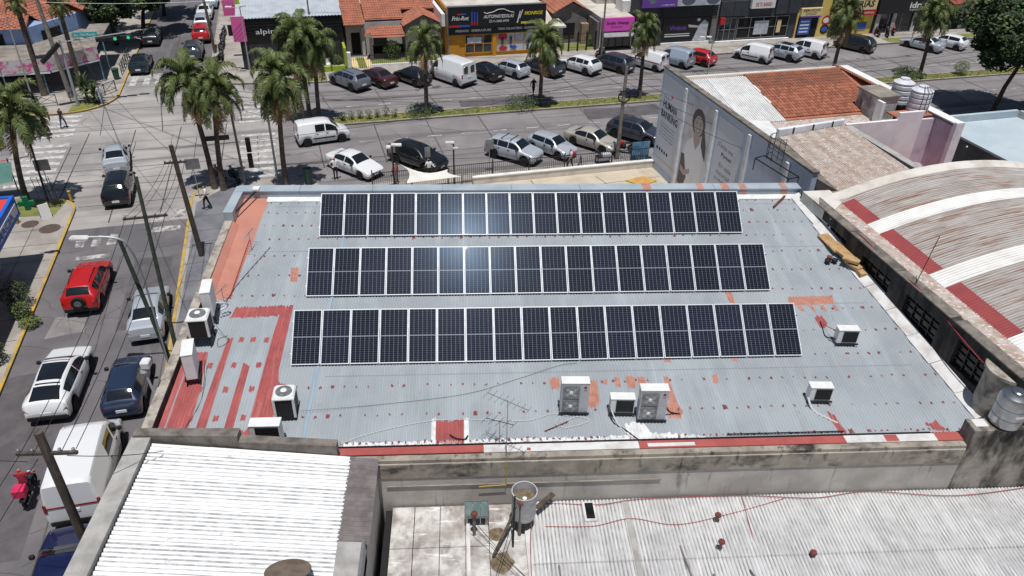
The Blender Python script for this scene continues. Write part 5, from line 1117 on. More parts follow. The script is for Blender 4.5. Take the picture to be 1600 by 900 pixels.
person(5.9,49.9,-60,'person in grey and red top at the left end of the shade sail',(170,120,118),(150,150,156))
person(26.3,76.9,90,'person in pale shirt at the auto parts shop door',(176,176,180),(46,50,60),pose='walk')
rd = person(-12.1,25.05,88,'delivery rider in red riding the motorbike with the pink box',(170,40,60),(40,40,52),hair=(190,40,60),pose='sit',z=.06)
# ================================================================== vegetation
mm('frond_a', s(92,106,54), s(72,88,44), sc=3, rough=.6); mm('frond_b', s(120,124,70), s(100,108,58), sc=3, rough=.6); mm('frond_dead', s(150,124,90), s(120,98,70), sc=3, rough=.85)
mm('palm_trunk', s(92,82,74), s(66,58,52), sc=4, rough=.95, bump=.5, bs=9, st=(s(120,108,98), 1, 1, 6, .55, .68))
mm('leaf_a', s(62,80,40), rough=.7); mm('leaf_b', s(84,102,50), rough=.65); mm('leaf_c', s(44,60,32), rough=.75); mm('leaf_d', s(108,120,58), rough=.65); mm('bark', s(74,66,58), s(54,48,42), sc=4, rough=.95, bump=.5, bs=8)
def frond_mesh(name, e0, length, mats, seed, nl=64, droop=1.5):
    r = random.Random(seed); m = MB(); pts = []; p = Vector((0,0,0)); a = radians(e0); n = 12
    for i in range(n+1):
        pts.append(p.copy()); a -= droop*(i/n)*radians(16); a = max(a, radians(-86)); p = p+Vector((cos(a),0,sin(a)))*length/n
    m.tube(pts, [.035*(1-i/n*.8) for i in range(n+1)], 4, 0)
    for k in range(nl):
        t = .14+.86*(k+r.random()*.6)/nl; f = t*n; i = min(int(f), n-1); b = pts[i].lerp(pts[i+1], f-i); d = (pts[i+1]-pts[i]).normalized(); ll = length*.27*(1-abs(t-.5)*.9)
        for sg in (1,-1):
            q = Vector((d.x*.75, sg*r.uniform(.5,.95), d.z*.75+r.uniform(-.15,.45))).normalized(); e1 = b+q*ll*.55; e2 = e1+(q*.55+Vector((0,0,-.75))).normalized()*ll*.55; wv = d*.024
            m.add([b-wv,b+wv,e1+wv*1.2,e1-wv*1.2,e2], [(0,1,2,3),(3,2,4)], 0 if r.random() < .7 else 1)
    return m.mesh(name, mats)
FR = [frond_mesh('frond', e_, 2.5, [M['frond_a'],M['frond_b']], 10+i, droop=d_) for i, (e_, d_) in enumerate(((82,1.3),(62,1.6),(42,1.7),(20,1.6),(0,1.3),(-25,.9)))]
FD = [frond_mesh('frond', e_, 2.7, [M['frond_dead'],M['frond_dead']], 30+i, 44, .8) for i, e_ in enumerate((-35,-62))]
def palm(u, v, h, label, size=1.0, dead=4, lean=(0,0), n=26, seed=0, z=.1, trunk=.17, world=None):
    r = random.Random(seed+int(u*13)); x_, y_ = world or XY(u, v); t_ = thing('palm_tree', label, 'palm tree', (x_,y_,z), r.uniform(0,6), group='palm trees along the streets')
    ca, sa_ = cos(-t_.rotation_euler.z), sin(-t_.rotation_euler.z); lx, ly = lean[0]*ca-lean[1]*sa_, lean[0]*sa_+lean[1]*ca
    pts = [(lx*k*k,ly*k*k,h*k) for k in (0,.15,.3,.5,.7,.85,1)]; m = MB(); m.tube([(0,0,-.1)]+pts, [trunk*1.6,trunk*1.35,trunk*1.1,trunk,trunk*.95,trunk*.9,trunk*.9,trunk*.8], 12); m.build('trunk', M['palm_trunk'], t_)
    m = MB(); m.lathe([(trunk*.8,h-.5),(trunk*1.25,h-.15),(trunk*.8,h+.35),(.03,h+.7)], 10, (lx,ly,0)); m.build('crownshaft', M['frond_b'], t_)
    n = int(n*r.uniform(1.15,1.45))
    for k in range(n):
        q = min(5, int(6*(k+r.random())/n)); inst('frond', FR[q], t_, (lx,ly,h+.25-.06*q), (r.uniform(-.25,.25),0,2.4*k+r.uniform(-.3,.3)), (size*r.uniform(.75,1.15),)*3)
    for k in range(dead): inst('frond', FD[k % 2], t_, (lx,ly,h-.25), (r.uniform(-.2,.2),0,1.7*k+r.random()), (size*r.uniform(.8,1.05),)*3)
    return t_
palm(-18.0,52.4,6.2,'large palm at the left edge on the near left corner',1.02,4,(.9,.2),28,1)
palm(-6.3,52.0,7.3,'left palm of the close pair shading the motorbikes',.95,7,(-.5,.2),30,2); palm(-5.7,51.6,6.8,'right palm of the close pair shading the motorbikes',.9,6,(.5,.5),28,3)
palm(-1.55,51.4,7.4,'bushy palm just behind the left end of the roof parapet',1.0,16,(.5,0),32,4)
palm(.75,63.0,6.7,'palm with dead brown skirt at the left nose of the median',1.08,18,(-.1,0),32,5); palm(1.5,63.0,6.2,'shorter palm leaning beside the median nose palm',.9,9,(.3,.1),16,15)
palm(10.45,63.0,5.95,'palm on the median in front of the tiled house',.86,6,(.1,0),24,6)
palm(20.6,63.1,5.4,'palm on the median in front of the auto parts shop',.92,4,(.1,0),30,7)
palm(30.1,63.1,6.2,'palm on the median before the pink sign',.82,10,(-.2,0),20,8)
palm(50.1,62.95,6.6,'palm on the median before the battery shop',.95,8,(.0,0),26,9)
palm(60.6,63.1,6.0,'leaning palm on the median near the right edge',.95,4,(-.5,0),26,10)
palm(-21.3,74.3,7.6,'thin palm with small crown left of two before the blue house',.5,0,(0,0),18,11,trunk=.24); palm(-18.4,75.0,7.0,'thin palm with small crown right of two before the blue house',.5,0,(0,0),18,12,trunk=.2)
def leaves(m, c, rad, n, size, r, nm=4, shellb=.55):
    for _ in range(n):
        while True:
            d = Vector((r.uniform(-1,1),r.uniform(-1,1),r.uniform(-1,1)))
            if shellb < d.length < 1: break
        p = Vector((c[0]+d.x*rad[0],c[1]+d.y*rad[1],c[2]+d.z*rad[2])); a = Vector((r.uniform(-1,1),r.uniform(-1,1),r.uniform(-.6,.6))).normalized()*size*r.uniform(.6,1.3); b = a.orthogonal().normalized()*size*r.uniform(.3,.5)
        m.add([p-a,p+b,p+a,p-b], [(0,1,2,3)], r.randrange(nm))
LM = lambda: [M['leaf_a'],M['leaf_b'],M['leaf_c'],M['leaf_d']]
def tree(u, v, h, rad, label, seed, clumps=26, per=330, mats=None, lean=(0,0), group='broadleaf trees', size=.16):
    r = random.Random(seed); x_, y_ = XY(u, v); t_ = thing('tree', label, 'tree', (x_,y_,.1), 0, group); m = MB(); m.tube([(0,0,-.1),(lean[0]*.3,lean[1]*.3,h*.25),(lean[0],lean[1],h*.5)], [.24,.18,.14], 10)
    lv = MB()
    for k in range(clumps):
        a = r.uniform(0,2*pi); q = sqrt(r.random()); zz = h*r.uniform(.42,1.0); rr_ = rad*q*(1-.45*abs(zz/h-.68)/.32); c = (lean[0]+rr_*cos(a),lean[1]+rr_*sin(a),zz); s_ = r.uniform(.55,1.15)*rad*.30
        m.tube([(lean[0]*.9,lean[1]*.9,h*.44),((lean[0]+c[0])/2,(lean[1]+c[1])/2,zz*.8),c], [.09,.06,.02], 5); leaves(lv, c, (s_,s_,s_*.75), per, size, r)
    m.build('trunk', M['bark'], t_); lv.build('crown', mats or LM(), t_); return t_
DK = [M['leaf_c'],M['leaf_a'],M['leaf_c'],M['leaf_b']]
tree(59.2,52.2,11.0,5.6,'large dark broadleaf tree at the right edge behind the flat roof',21,70,420,DK,(1.2,0),size=.21); tree(66.2,50.0,9.0,4.6,'second dark tree filling the right edge',22,50,400,DK,(.3,.3),size=.21); tree(62.6,49.0,7.2,3.8,'lower bushy tree behind the flat roof parapet',23,40,360,LM(),size=.2)
for k, (u_,v_,h_,r_) in enumerate(((-17.4,89.0,6.8,3.6),(-15.6,95.5,7.2,3.8),(-20.5,93,8.5,4.2),(-13.9,101,7.2,3.8))): tree(u_,v_,h_,r_,('dark tree nearest the junction on the shaded far street','dark tree overhanging the far street at the top edge','dark tree behind the blue house','farthest dark tree on the far street')[k],40+k,36,340,DK,lean=((0,0),(1.8,-1.5),(0,0),(.8,0))[k],group='trees shading the far street',size=.2)
def shrub(u, v, rad, hh, label, n, seed, mats=None, z=.1, size=.07, world=None, shellb=.35):
    r = random.Random(seed); x_, y_ = world or XY(u, v); t_ = thing('shrub', label, 'shrub', (x_,y_,z), 0, 'shrubs by the kerbs and gardens'); m = MB()
    for k in range(5): a = k*1.26; m.tube([(0,0,-.05),(rad*.4*cos(a),rad*.4*sin(a),hh*.6)], [.025,.01], 4)
    m.build('stem', M['bark'], t_); lv = MB(); leaves(lv, (0,0,hh*.55), (rad,rad,hh*.5), n, size, r, shellb=shellb); lv.build('foliage', mats or LM(), t_)
shrub(-15.65,39.5,.75,1.5,'dark green shrub on the left pavement',900,51,DK); shrub(-15.25,38.4,.5,.9,'lower lighter shrub beside the dark one on the left pavement',600,52); shrub(-14.75,37.6,.55,.35,'weeds spilling over the yellow kerb',420,53,[M['leaf_d'],M['leaf_b']]*2); shrub(-15.6,34.6,.6,1.2,'dark shrub cut by the left picture edge',600,54,DK)
shrub(9.8,79.3,1.0,1.7,'round clipped topiary bush in the tiled house garden',1600,55,None,.12,.07,None,.75)
shrub(9.9,63.0,1.3,.8,'dark shrub at the foot of the median palm before the tiled house',900,56,DK); shrub(18.8,62.9,1.6,1.0,'wide dark hedge left of the auto parts palm',1300,57,DK); shrub(59.0,62.9,1.6,1.1,'wide green hedge on the median at the right',1300,58); shrub(65.4,62.9,.75,1.4,'small round bush alone on the median at the right',800,59)
for k in range(7): shrub(3.4+k*.72,62.9+.15*(k % 3),.3,.75+.12*(k % 2),'%s of seven spindly rose bushes on the median' % ('first from left','second from left','third from left','fourth from left','fifth from left','sixth from left','seventh from left')[k],110,60+k,[M['leaf_d'],M['leaf_b']]*2)
shrub(-20.3,51.4,.6,.9,'low bush on the near left corner lawn',500,70,DK); shrub(31.4,79.5,.5,1.2,'bush by the fence of the grey gabled house',500,71); shrub(4.2,77.2,.5,1.3,'bush at the end of the lime green wall',500,72)
def yucca(u, v, label, hh=2.2, seed=1):
    r = random.Random(seed); x_, y_ = XY(u, v); t_ = thing('spiky_plant', label, 'plant', (x_,y_,.1)); MB().tube([(0,0,-.1),(.1,0,hh*.55)], .10, 8).build('stem', M['bark'], t_)
    lm = MB().add([(0,-.05,0),(.5,-.06,.1),(1.0,0,-.05),(.5,.06,.1),(0,.05,0)], [(0,1,2,3,4)]).mesh('leaf', M['frond_a'])
    for k in range(70): inst('leaf', lm, t_, (0,0,hh*(.25+.35*(k % 3)/2)), (0,-r.uniform(-.3,1.35),r.uniform(0,2*pi)), (r.uniform(.8,1.3),)*3)
yucca(-17.5,72.0,'spiky yucca clump on the far left corner',2.6,3); yucca(-16.7,71.4,'smaller spiky plant beside the yucca clump',1.5,4)
# ================================================================== shops and houses across the avenue (street frame)
FV = 78.2
RU, UZ = (1,0,0), (0,0,1)
mm('slate', s(62,66,72), s(50,54,60), sc=1.2, rough=.7); mm('light_roof', s(186,192,198), s(170,176,184), sc=1, rough=.6); mm('lime', s(150,172,50), rough=.7); mm('pink', s(222,96,160), rough=.6); mm('hot_pink', s(224,84,190), rough=.6); mm('orange_wall', s(206,146,40), s(190,130,34), sc=1, rough=.8)
mm('shop_glass', s(34,38,44), s(56,60,66), sc=1.2, rough=.12, spec=.6); mm('poster_white', s(200,204,210), s(170,176,186), sc=2, rough=.5); mm('sign_black', s(24,24,30), rough=.5); mm('sign_white', s(226,226,224), rough=.5); mm('sign_red', s(190,40,44), rough=.5); mm('sign_yellow', s(224,204,40), rough=.5); mm('sign_blue', s(44,90,176), rough=.5); mm('purple', s(110,70,160), rough=.5); mm('cream', s(222,200,150), rough=.7); mm('yellow_wall', s(226,196,110), s(212,182,100), sc=1, rough=.8)
mm('grey_house', s(124,120,118), s(106,102,102), sc=1.2, rough=.9); mm('pale_wall', s(196,192,188), s(176,170,166), sc=.8, rough=.9); mm('stone', s(166,144,120), s(130,112,96), sc=3, rough=.9, bump=.5, bs=6); mm('bright_green', s(70,210,80), rough=.6); mm('interior', s(20,20,22), rough=.9); mm('awning', s(150,148,150), s(130,128,130), sc=2, rough=.85); mm('pale_roof', s(206,200,190), s(180,172,162), sc=.7, rough=.9)
def bld(name, label): return thing(name, label, 'building', (0,0,0), A12)
def bx(p, name, mat, u0, u1, v0, v1, z0, z1, par=None): return MB().box(u0,v0,z0,u1,v1,z1).build(name, M[mat], par or p)
def tx(p, t_, u, z, w2, h2, mat, v=FV-.12, shear=0, b=.012): return text(p, t_, (u,v,z), RU, UZ, w2, h2, mat, shear, b)
def glaz(p, u0, u1, z0, z1, n, v=FV, fr='grey_metal', mat='shop_glass', rows=1):
    g = bx(p, 'shop_window', mat, u0, u1, v-.03, v-.01, z0, z1)
    for k in range(n+1): uu = u0+(u1-u0)*k/n; MB().box(uu-.04,v-.08,z0,uu+.04,v-.032,z1).build('mullion', M[fr], g)
    for k in range(rows+1): zz = z0+(z1-z0)*k/rows; MB().box(u0+.04,v-.075,zz-.035,u1-.04,v-.034,zz+.035).build('transom', M[fr], g)
    return g
# 1 dark store with pale metal roof
p = bld('dark_store', 'dark glass corner store with pale metal roof behind the palms')
bx(p,'wall','slate',-4.6,5.0,FV+.02,90,-.02,4.85); bx(p,'slat_band','black',-4.55,4.95,FV-.10,FV,2.6,4.75)
for z in (4.55,4.25,3.95,3.65): bx(p,'slat','dark_metal',-4.55,4.95,FV-.2,FV-.105,z,z+.06)
roofsheets(p, (-4.7,FV-.3,4.95), (5.05,FV-.3,4.95), (5.05,89,5.9), (-4.7,89,5.9), .3, .03, 1.2, 'light_roof')
glaz(p,-4.4,-.4,.15,2.55,4,fr='dark_metal'); bx(p,'stone_wall','black_wall',-.3,4.8,FV-.06,FV,.1,2.58)
tx(p,'alpin',-3.05,3.32,1.75,.62,'sign_white',FV-.24,b=.004); bx(p,'low_wall','lime',-.8,5.0,FV-2.2,FV-1.95,.1,.62); bx(p,'side_wall','lime',4.82,5.05,FV-2.2,FV-.1,.1,2.3)
for u0_,u1_,v_,z0,z1,m_ in ((-5.1,-3.9,FV-.4,2.9,5.2,'pink'),(-5.9,-4.75,82,4.3,6.3,'pink'),(-4.74,-4.3,82.1,4.9,6.6,'lime'),(-5.5,-5.1,FV-.1,3.4,4.4,'interior')): bx(p,'banner',m_,u0_,u1_,v_,v_+.06,z0,z1)
for u_ in (2.6,3.3): x_,y_ = XY(u_,FV-1.2); c_ = thing('white_chair', 'white metal chair, %s of two behind the lime green wall' % ('left' if u_ < 3 else 'right'), 'chair', (x_,y_,.12), A12, 'white chairs before the dark store'); MB().box(-.22,-.22,.42,.22,.22,.46).build('seat', M['sign_white'], c_); MB().box(-.22,.19,.46,.22,.22,.95).build('backrest', M['sign_white'], c_); [MB().box(a-.02,b-.02,0,a+.02,b+.02,.42).build('leg', M['sign_white'], c_) for a in (-.2,.2) for b in (-.2,.2)]
# 2 tiled house
p = bld('tiled_house', 'orange tiled house with porch canopy, front garden and railings')
bx(p,'wall','pale_wall',5.5,15.2,81.2,92,-.02,3.3); bx(p,'wall','grey_house',11.3,15.0,79.6,81.2,-.02,3.2); MB().prism([(11.3,79.58),(15.0,79.58),(15.0,79.64),(11.3,79.64)],3.2,3.25).add([(11.2,79.59,3.2),(15.1,79.59,3.2),(13.15,79.59,4.1)],[(0,1,2)]).build('gable', M['grey_house'], p)
tile_roof(p,(5.3,88.0,6.0),(1,0,0),Vector((0,-7.6,-2.55)),2.1,lambda x:(0,8.4),0,.26,.42,'tile_far'); tile_roof(p,(7.5,88.5,5.9),(1,0,0),Vector((0,-7.3,-2.4)),7.7,lambda x:(0,7.7 if x < 3.8 else 6.0),0,.26,.42,'tile_far')
tile_roof(p,(13.15,79.3,4.25),(0,1,0),Vector((-1,0,-.50)),5.0,lambda x:(0,2.3),0,.26,.42,'tile_far'); tile_roof(p,(13.15,84.3,4.25),(0,-1,0),Vector((1,0,-.50)),5.0,lambda x:(0,2.3),0,.26,.42,'tile_far')
tile_roof(p,(7.8,80.6,2.95),(1,0,0),Vector((0,-1.9,-.55)),3.6,lambda x:(0,2.0),0,.26,.42,'tile_far'); tile_roof(p,(7.8,80.6,2.9),(0,-1,0),Vector((-.8,0,-.45)),1.9,lambda x:(0,.3+.5*x/1.9),0,.26,.42,'tile_far')
bx(p,'porch_post','grey_house',7.6,7.9,78.8,79.1,.1,2.3); bx(p,'door','interior',6.0,6.9,81.15,81.2,.2,2.3); bx(p,'pillar','pale_wall',7.0,7.3,80.4,80.7,.1,3.0); bx(p,'window','interior',8.2,9.6,81.1,81.2,1.0,2.3); bx(p,'dark_base','interior',7.9,11.2,81.05,81.18,.1,1.0)
bx(p,'parapet','white_band',14.9,15.25,78.6,90,3.2,4.4); bx(p,'garden_wall','white_band',7.4,15.0,76.5,76.7,.1,.42); bx(p,'gate_post','white_band',5.1,5.45,76.3,76.7,.1,1.75); bx(p,'drive_strip','cream',5.6,6.2,76.6,80,.115,.135); bx(p,'drive_strip','cream',7.0,7.5,76.6,80,.115,.135); bx(p,'lawn','grass',6.21,6.99,76.6,80,.115,.13); bx(p,'lawn','grass',7.6,14.9,76.75,79.4,.115,.13)
bar2 = MB().box(-.012,-.012,.12,.012,.012,1.35).mesh('bar', M['dark_metal'])
for k in range(48): inst('railing_bar', bar2, p, (5.5+k*.2,76.55,.0 if k < 10 else .25))
MB().box(5.5,76.53,1.30,15,76.57,1.34).build('rail', M['dark_metal'], p)
# 3 auto parts shop
p = bld('auto_parts_shop', 'ochre auto parts shop with long black sign board')
bx(p,'wall','orange_wall',15.4,25.6,FV,90,-.02,4.9); bx(p,'roof','pale_roof',15.5,25.5,FV+.1,89.9,4.902,5.0)
sg = bx(p,'sign_board','sign_black',15.4,25.6,FV-.45,FV-.05,3.22,5.22); bx(p,'fascia','sign_black',15.4,25.6,FV-.12,FV-.02,2.42,3.2); bx(p,'sign_frame','grey_metal',15.35,25.65,FV-.47,FV-.03,5.222,5.27); bx(p,'sign_frame','grey_metal',15.3,15.39,FV-.47,FV-.03,0.1,5.2)
V = FV-.47
tx(p,'Fric-Rot',15.75,3.92,1.75,.42,'sign_white',V,.3,.02); bx(p,'emblem','sign_red',16.3,16.75,V-.01,V,4.45,4.6); bx(p,'emblem','sign_blue',16.76,17.2,V-.01,V,4.45,4.6)
bx(p,'sign_stripe','sign_red',15.45,16.6,V-.008,V,3.27,3.47); bx(p,'sign_stripe','sign_blue',16.61,17.6,V-.008,V,3.27,3.47)
for k in range(3): bx(p,'shock_absorber','sign_blue',17.75+k*.28,17.87+k*.28,V-.01,V,3.75,4.75-.05*k); bx(p,'shock_absorber','sign_red',17.74+k*.28,17.88+k*.28,V-.012,V,3.42,3.74)
tx(p,'AUTOPARTESOLAS',19.0,4.02,3.2,.34,'sign_white',V,.3,.02); tx(p,'11-2400 6978',20.0,3.6,1.65,.24,'sign_white',V,0,.012); m = MB(); disc(m,(19.75,V-.004,3.72),RU,UZ,.15,.15); m.build('emblem',M['sign_white'],p); m = MB(); disc(m,(19.75,V-.006,3.72),RU,UZ,.11,.11); m.build('emblem',M['sign_black'],p)
MB().tube([(19.05,V,4.62),(19.3,V,4.5),(20.0,V,4.62),(20.5,V,4.85),(21.1,V,4.88),(21.7,V,4.62),(22.2,V,4.5)],.025,4).build('car_outline',M['sign_white'],p)
MB().beam((22.55,V-.005,3.45),(22.85,V-.005,4.6),.12,.01,upv=(0,1,0)).beam((22.8,V-.005,3.9),(23.1,V-.005,4.75),.08,.01,upv=(0,1,0)).build('shock_absorber',M['sign_white'],p)
tx(p,'MONROE',23.3,4.2,1.95,.36,'sign_yellow',V,.2,.03); bx(p,'sign_stripe','sign_yellow',22.95,25.4,V-.008,V,3.35,3.55)
tx(p,'FRENOS · EMBRAGUES',16.2,2.68,3.7,.24,'sign_white',FV-.14,0,.03); tx(p,'TREN DELANTERO · SUSPENSION',20.6,2.72,4.6,.24,'sign_white',FV-.14,0,.03)
glaz(p,17.2,20.0,.5,2.35,3,fr='orange_wall',rows=2); glaz(p,20.5,25.4,.5,2.38,5,fr='orange_wall',mat='poster_white',rows=2); bx(p,'pilaster','orange_wall',20.05,20.45,FV-.2,FV-.01,.1,2.4); bx(p,'shutter','orange_wall',15.5,16.6,FV-.06,FV-.01,.1,2.4); bx(p,'window_decal','sign_red',20.7,21.6,FV-.10,FV-.085,1.75,2.3); m = MB(); disc(m,(21.2,FV-.1,.85),RU,UZ,.45,.22); m.build('window_decal',M['sign_red'],p); m = MB(); disc(m,(22.3,FV-.1,.9),RU,UZ,.38,.18); m.build('window_decal',M['sign_blue'],p); [bx(p,'window_decal','slate',21.0+q,21.25+q,FV-.10,FV-.085,1.25,2.0) for q in (0,.9)]; bx(p,'window_decal','poster_white',17.4,18.9,FV-.10,FV-.085,1.5,2.1)
# 4 grey gabled house
p = bld('gabled_house', 'grey gabled house with orange tiles behind a garden fence')
bx(p,'wall','grey_house',27.6,31.4,81,92,-.02,3.4); MB().add([(27.5,80.99,3.4),(31.5,80.99,3.4),(29.5,80.99,4.45)],[(0,1,2)]).build('gable',M['grey_house'],p)
tile_roof(p,(29.5,80.6,4.6),(0,1,0),Vector((-1,0,-.52)),9,lambda x:(0,2.5),0,.26,.42,'tile_far'); tile_roof(p,(29.5,89.6,4.6),(0,-1,0),Vector((1,0,-.52)),9,lambda x:(0,2.5),0,.26,.42,'tile_far'); tile_roof(p,(24.5,90,5.4),(1,0,0),Vector((0,-4,-1)),3.6,lambda x:(0,4.5),0,.26,.42,'tile_far')
MB().prism([(25.8,79.2),(28.4,79.2),(27.4,84),(25.8,84)],2.3,[2.5,2.5,3.6,3.6]).build('lean_to',M['pale_roof'],p); bx(p,'window','interior',28.7,30.0,80.9,80.98,1.0,2.3); bx(p,'stone_pier','stone',30.6,31.4,80.3,80.98,.1,2.3); bx(p,'lawn','grass',27.5,31.6,78.4,80.8,.12,.14); bx(p,'side_wall','grey_house',31.5,31.75,78.2,90,.1,3.0)
for u_ in (28.4,29.4,30.4,31.4): bx(p,'fence_post','black',u_-.07,u_+.07,78.0,78.14,.1,2.1)
for z in (.5,1.2,1.9): bx(p,'fence_rail','dark_metal',28.4,31.4,78.06,78.09,z,z+.03)
# 5 pink shop
p = bld('pink_sign_shop', 'narrow shop with bright pink sign and grey awning')
bx(p,'wall','pale_wall',31.9,35.6,FV,90,-.02,3.3); bx(p,'roof','pale_roof',31.9,35.6,FV,90,3.302,3.4); bx(p,'sign_board','hot_pink',31.95,35.5,FV-.5,FV-.1,2.1,3.45); tx(p,'Indu Nety',32.35,2.72,2.6,.38,'sign_black',FV-.52,.2,.02); tx(p,'Showroom',32.9,2.48,1.3,.14,'sign_black',FV-.52)
MB().prism([(32.0,FV-1.1),(35.5,FV-1.1),(35.5,FV-.12),(32.0,FV-.12)],[1.62,1.62,2.0,2.0],[1.68,1.68,2.08,2.08]).build('awning',M['awning'],p); glaz(p,32.1,35.4,.25,1.9,4,fr='dark_metal'); bx(p,'base','black',31.9,35.6,FV-.2,FV-.09,.1,.3)
bx(p,'upper_storey','pale_wall',33.5,37.0,84,92,3.3,7.0); [bx(p,'upper_window','interior',34.0+k*1.2,34.9+k*1.2,83.9,83.98,4.2,6.2) for k in range(2)]; bx(p,'roof_box','white_band',35.0,35.9,80,82,3.4,4.6)
# 6 dark shop with poster window
p = bld('poster_shop', 'dark two storey shop with large purple and black window poster')
bx(p,'wall','slate',35.9,45.4,FV,92,-.02,6.6); bx(p,'shutter_band','slate',38.8,45.3,FV-.25,FV-.02,3.15,4.3); [bx(p,'shutter_slat','dark_metal',38.8,45.3,FV-.28,FV-.255,3.2+k*.18,3.3+k*.18) for k in range(6)]
bx(p,'sign_board','purple',36.2,40.1,FV-.6,FV-.3,4.35,6.2); m = MB(); disc(m,(37.3,FV-.605,5.3),RU,UZ,.5,.6); m.build('emblem',M['green_glass'],p); tx(p,'11-5555 0870',38.4,4.5,1.5,.16,'sign_white',FV-.61); bx(p,'sign_board','poster_white',40.2,45.3,FV-.6,FV-.3,4.4,6.2)
for u_ in (41.5,44.4): m = MB(); disc(m,(u_,FV-.605,4.95),RU,UZ,.8,.5); m.build('print_shape',M['poster_grey'],p)
bx(p,'entrance','interior',36.3,38.6,FV-.05,FV-.02,.12,2.3); bx(p,'entrance_sign','sign_black',36.3,38.7,FV-.15,FV-.06,2.35,3.1); tx(p,'VIVIANA PASSION',36.5,2.85,1.9,.14,'poster_pink',FV-.16); tx(p,'11 2485 0870',36.6,2.5,1.7,.16,'sign_white',FV-.16)
bx(p,'window_poster','sign_black',39.1,44.7,FV-.12,FV-.04,.45,3.05); tx(p,'Viviana',39.9,1.75,2.0,.5,'purple',FV-.13,.1,.02); bx(p,'print_line','sign_white',39.4,42.4,FV-.126,FV-.121,1.28,1.36); bx(p,'print_line','sign_white',39.4,42.4,FV-.126,FV-.121,1.05,1.15)
m = MB(); flat(m,(0,FV-.126,0),RU,UZ,[(42.8,.5),(44.5,.5),(44.5,2.4),(44.0,2.75),(43.5,2.3),(43.1,1.3)]); m.build('print_shape',M['poster_white'],p); m = MB(); disc(m,(43.3,FV-.128,2.75),RU,UZ,.22,.16); m.build('print_shape',M['sign_white'],p); m = MB(); flat(m,(0,FV-.127,0),RU,UZ,[(42.1,2.3),(43.5,2.1),(43.4,1.9),(42.2,2.0)]); m.build('print_shape',M['pale_wall'],p)
bx(p,'base','white_band',39.0,44.8,FV-.3,FV-.13,.1,.44); bx(p,'pillar','grey_house',44.85,45.5,FV-.25,FV+.3,.1,6)
# 7 slate facade
p = bld('slate_shop', 'long slate grey shop with glazed front and small red sign')
bx(p,'wall','slate',45.5,55.6,FV,92,-.02,6.4); [bx(p,'facade_panel','blue_wall' if False else 'slate',u_,u_+1.6,FV-.3,FV-.02,3.0,4.6) for u_ in (45.7,47.35,52.6,54.0)]; bx(p,'sign_board','sign_white',49.3,52.2,FV-.5,FV-.1,3.75,4.9); tx(p,'DE TU BARRIO',49.8,3.95,2.0,.42,'sign_red',FV-.51,0,.02); glaz(p,45.9,48.0,.2,2.75,3,rows=2); glaz(p,48.2,54.6,.45,2.7,4,rows=2,mat='interior'); bx(p,'wall_sign','sign_red',45.75,46.25,FV-.55,FV-.1,2.2,2.9); bx(p,'base','white_band',45.6,54.9,FV-.4,FV-.09,.1,.3); bx(p,'window_poster','poster_white',50.3,52.1,FV-.11,FV-.085,.8,2.3); bx(p,'window_poster','cream',53.2,53.7,FV-.11,FV-.085,.9,2.3)
# 8 battery shop
p = bld('battery_shop', 'yellow battery and car service shop with painted signs')
bx(p,'wall','yellow_wall',55.7,65.9,FV,92,-.02,6.0); bx(p,'upper_window','shop_glass',55.8,58.6,FV-.06,FV-.02,3.5,5.5); bx(p,'sign_board','cream',55.9,58.6,FV-.35,FV-.05,2.6,3.45); tx(p,'SERVICIO',56.1,3.1,2.2,.26,'sign_black',FV-.36,0,.02); tx(p,'TODAS LAS',56.4,2.9,1.5,.12,'sign_black',FV-.36); tx(p,'BATERIAS',56.5,2.72,1.3,.12,'sign_black',FV-.36); bx(p,'sign_strip','purple',55.9,58.6,FV-.34,FV-.05,2.42,2.58)
bx(p,'doorway','interior',55.9,58.5,FV-.05,FV-.02,.12,2.4); bl_ = bx(p,'banner','sign_blue',56.0,57.5,FV-.2,FV-.15,.5,2.3); [bx(p,'banner_line','sign_white',56.15,57.3,FV-.21,FV-.205,.75+k*.38,.9+k*.38) for k in range(4)]
for z,m_,m2 in ((1.95,'sign_red','sign_white'),(.95,'sign_black','sign_blue')): m = MB(); disc(m,(59.6,FV-.03,z),RU,UZ,.55,.55,24); m.build('painted_disc',M[m_],p); m = MB(); disc(m,(59.6,FV-.034,z),RU,UZ,.40,.3,24); m.build('painted_disc',M[m2],p)
bx(p,'sign_board','cream',60.5,65.7,FV-.4,FV-.05,3.0,4.6); tx(p,'BATERIAS',60.8,3.3,4.5,.75,'sign_black',FV-.41,.1,.03); bx(p,'sign_board','sign_red',60.3,65.8,FV-.38,FV-.05,2.4,2.95); tx(p,'Service y repuestos',60.6,2.5,4.9,.34,'sign_white',FV-.39); bx(p,'side_sign','sign_black',59.9,60.4,FV-.1,FV-.03,2.9,4.6); tx(p,'24 HS',59.95,3.4,.4,.3,'sign_yellow',FV-.11); bx(p,'shop_front','interior',60.6,63.4,FV-.05,FV-.02,.12,2.35); bx(p,'poster','sign_blue',63.9,65.2,FV-.06,FV-.02,.7,1.5); bx(p,'poster','sign_yellow',63.9,65.2,FV-.06,FV-.02,1.6,2.3)
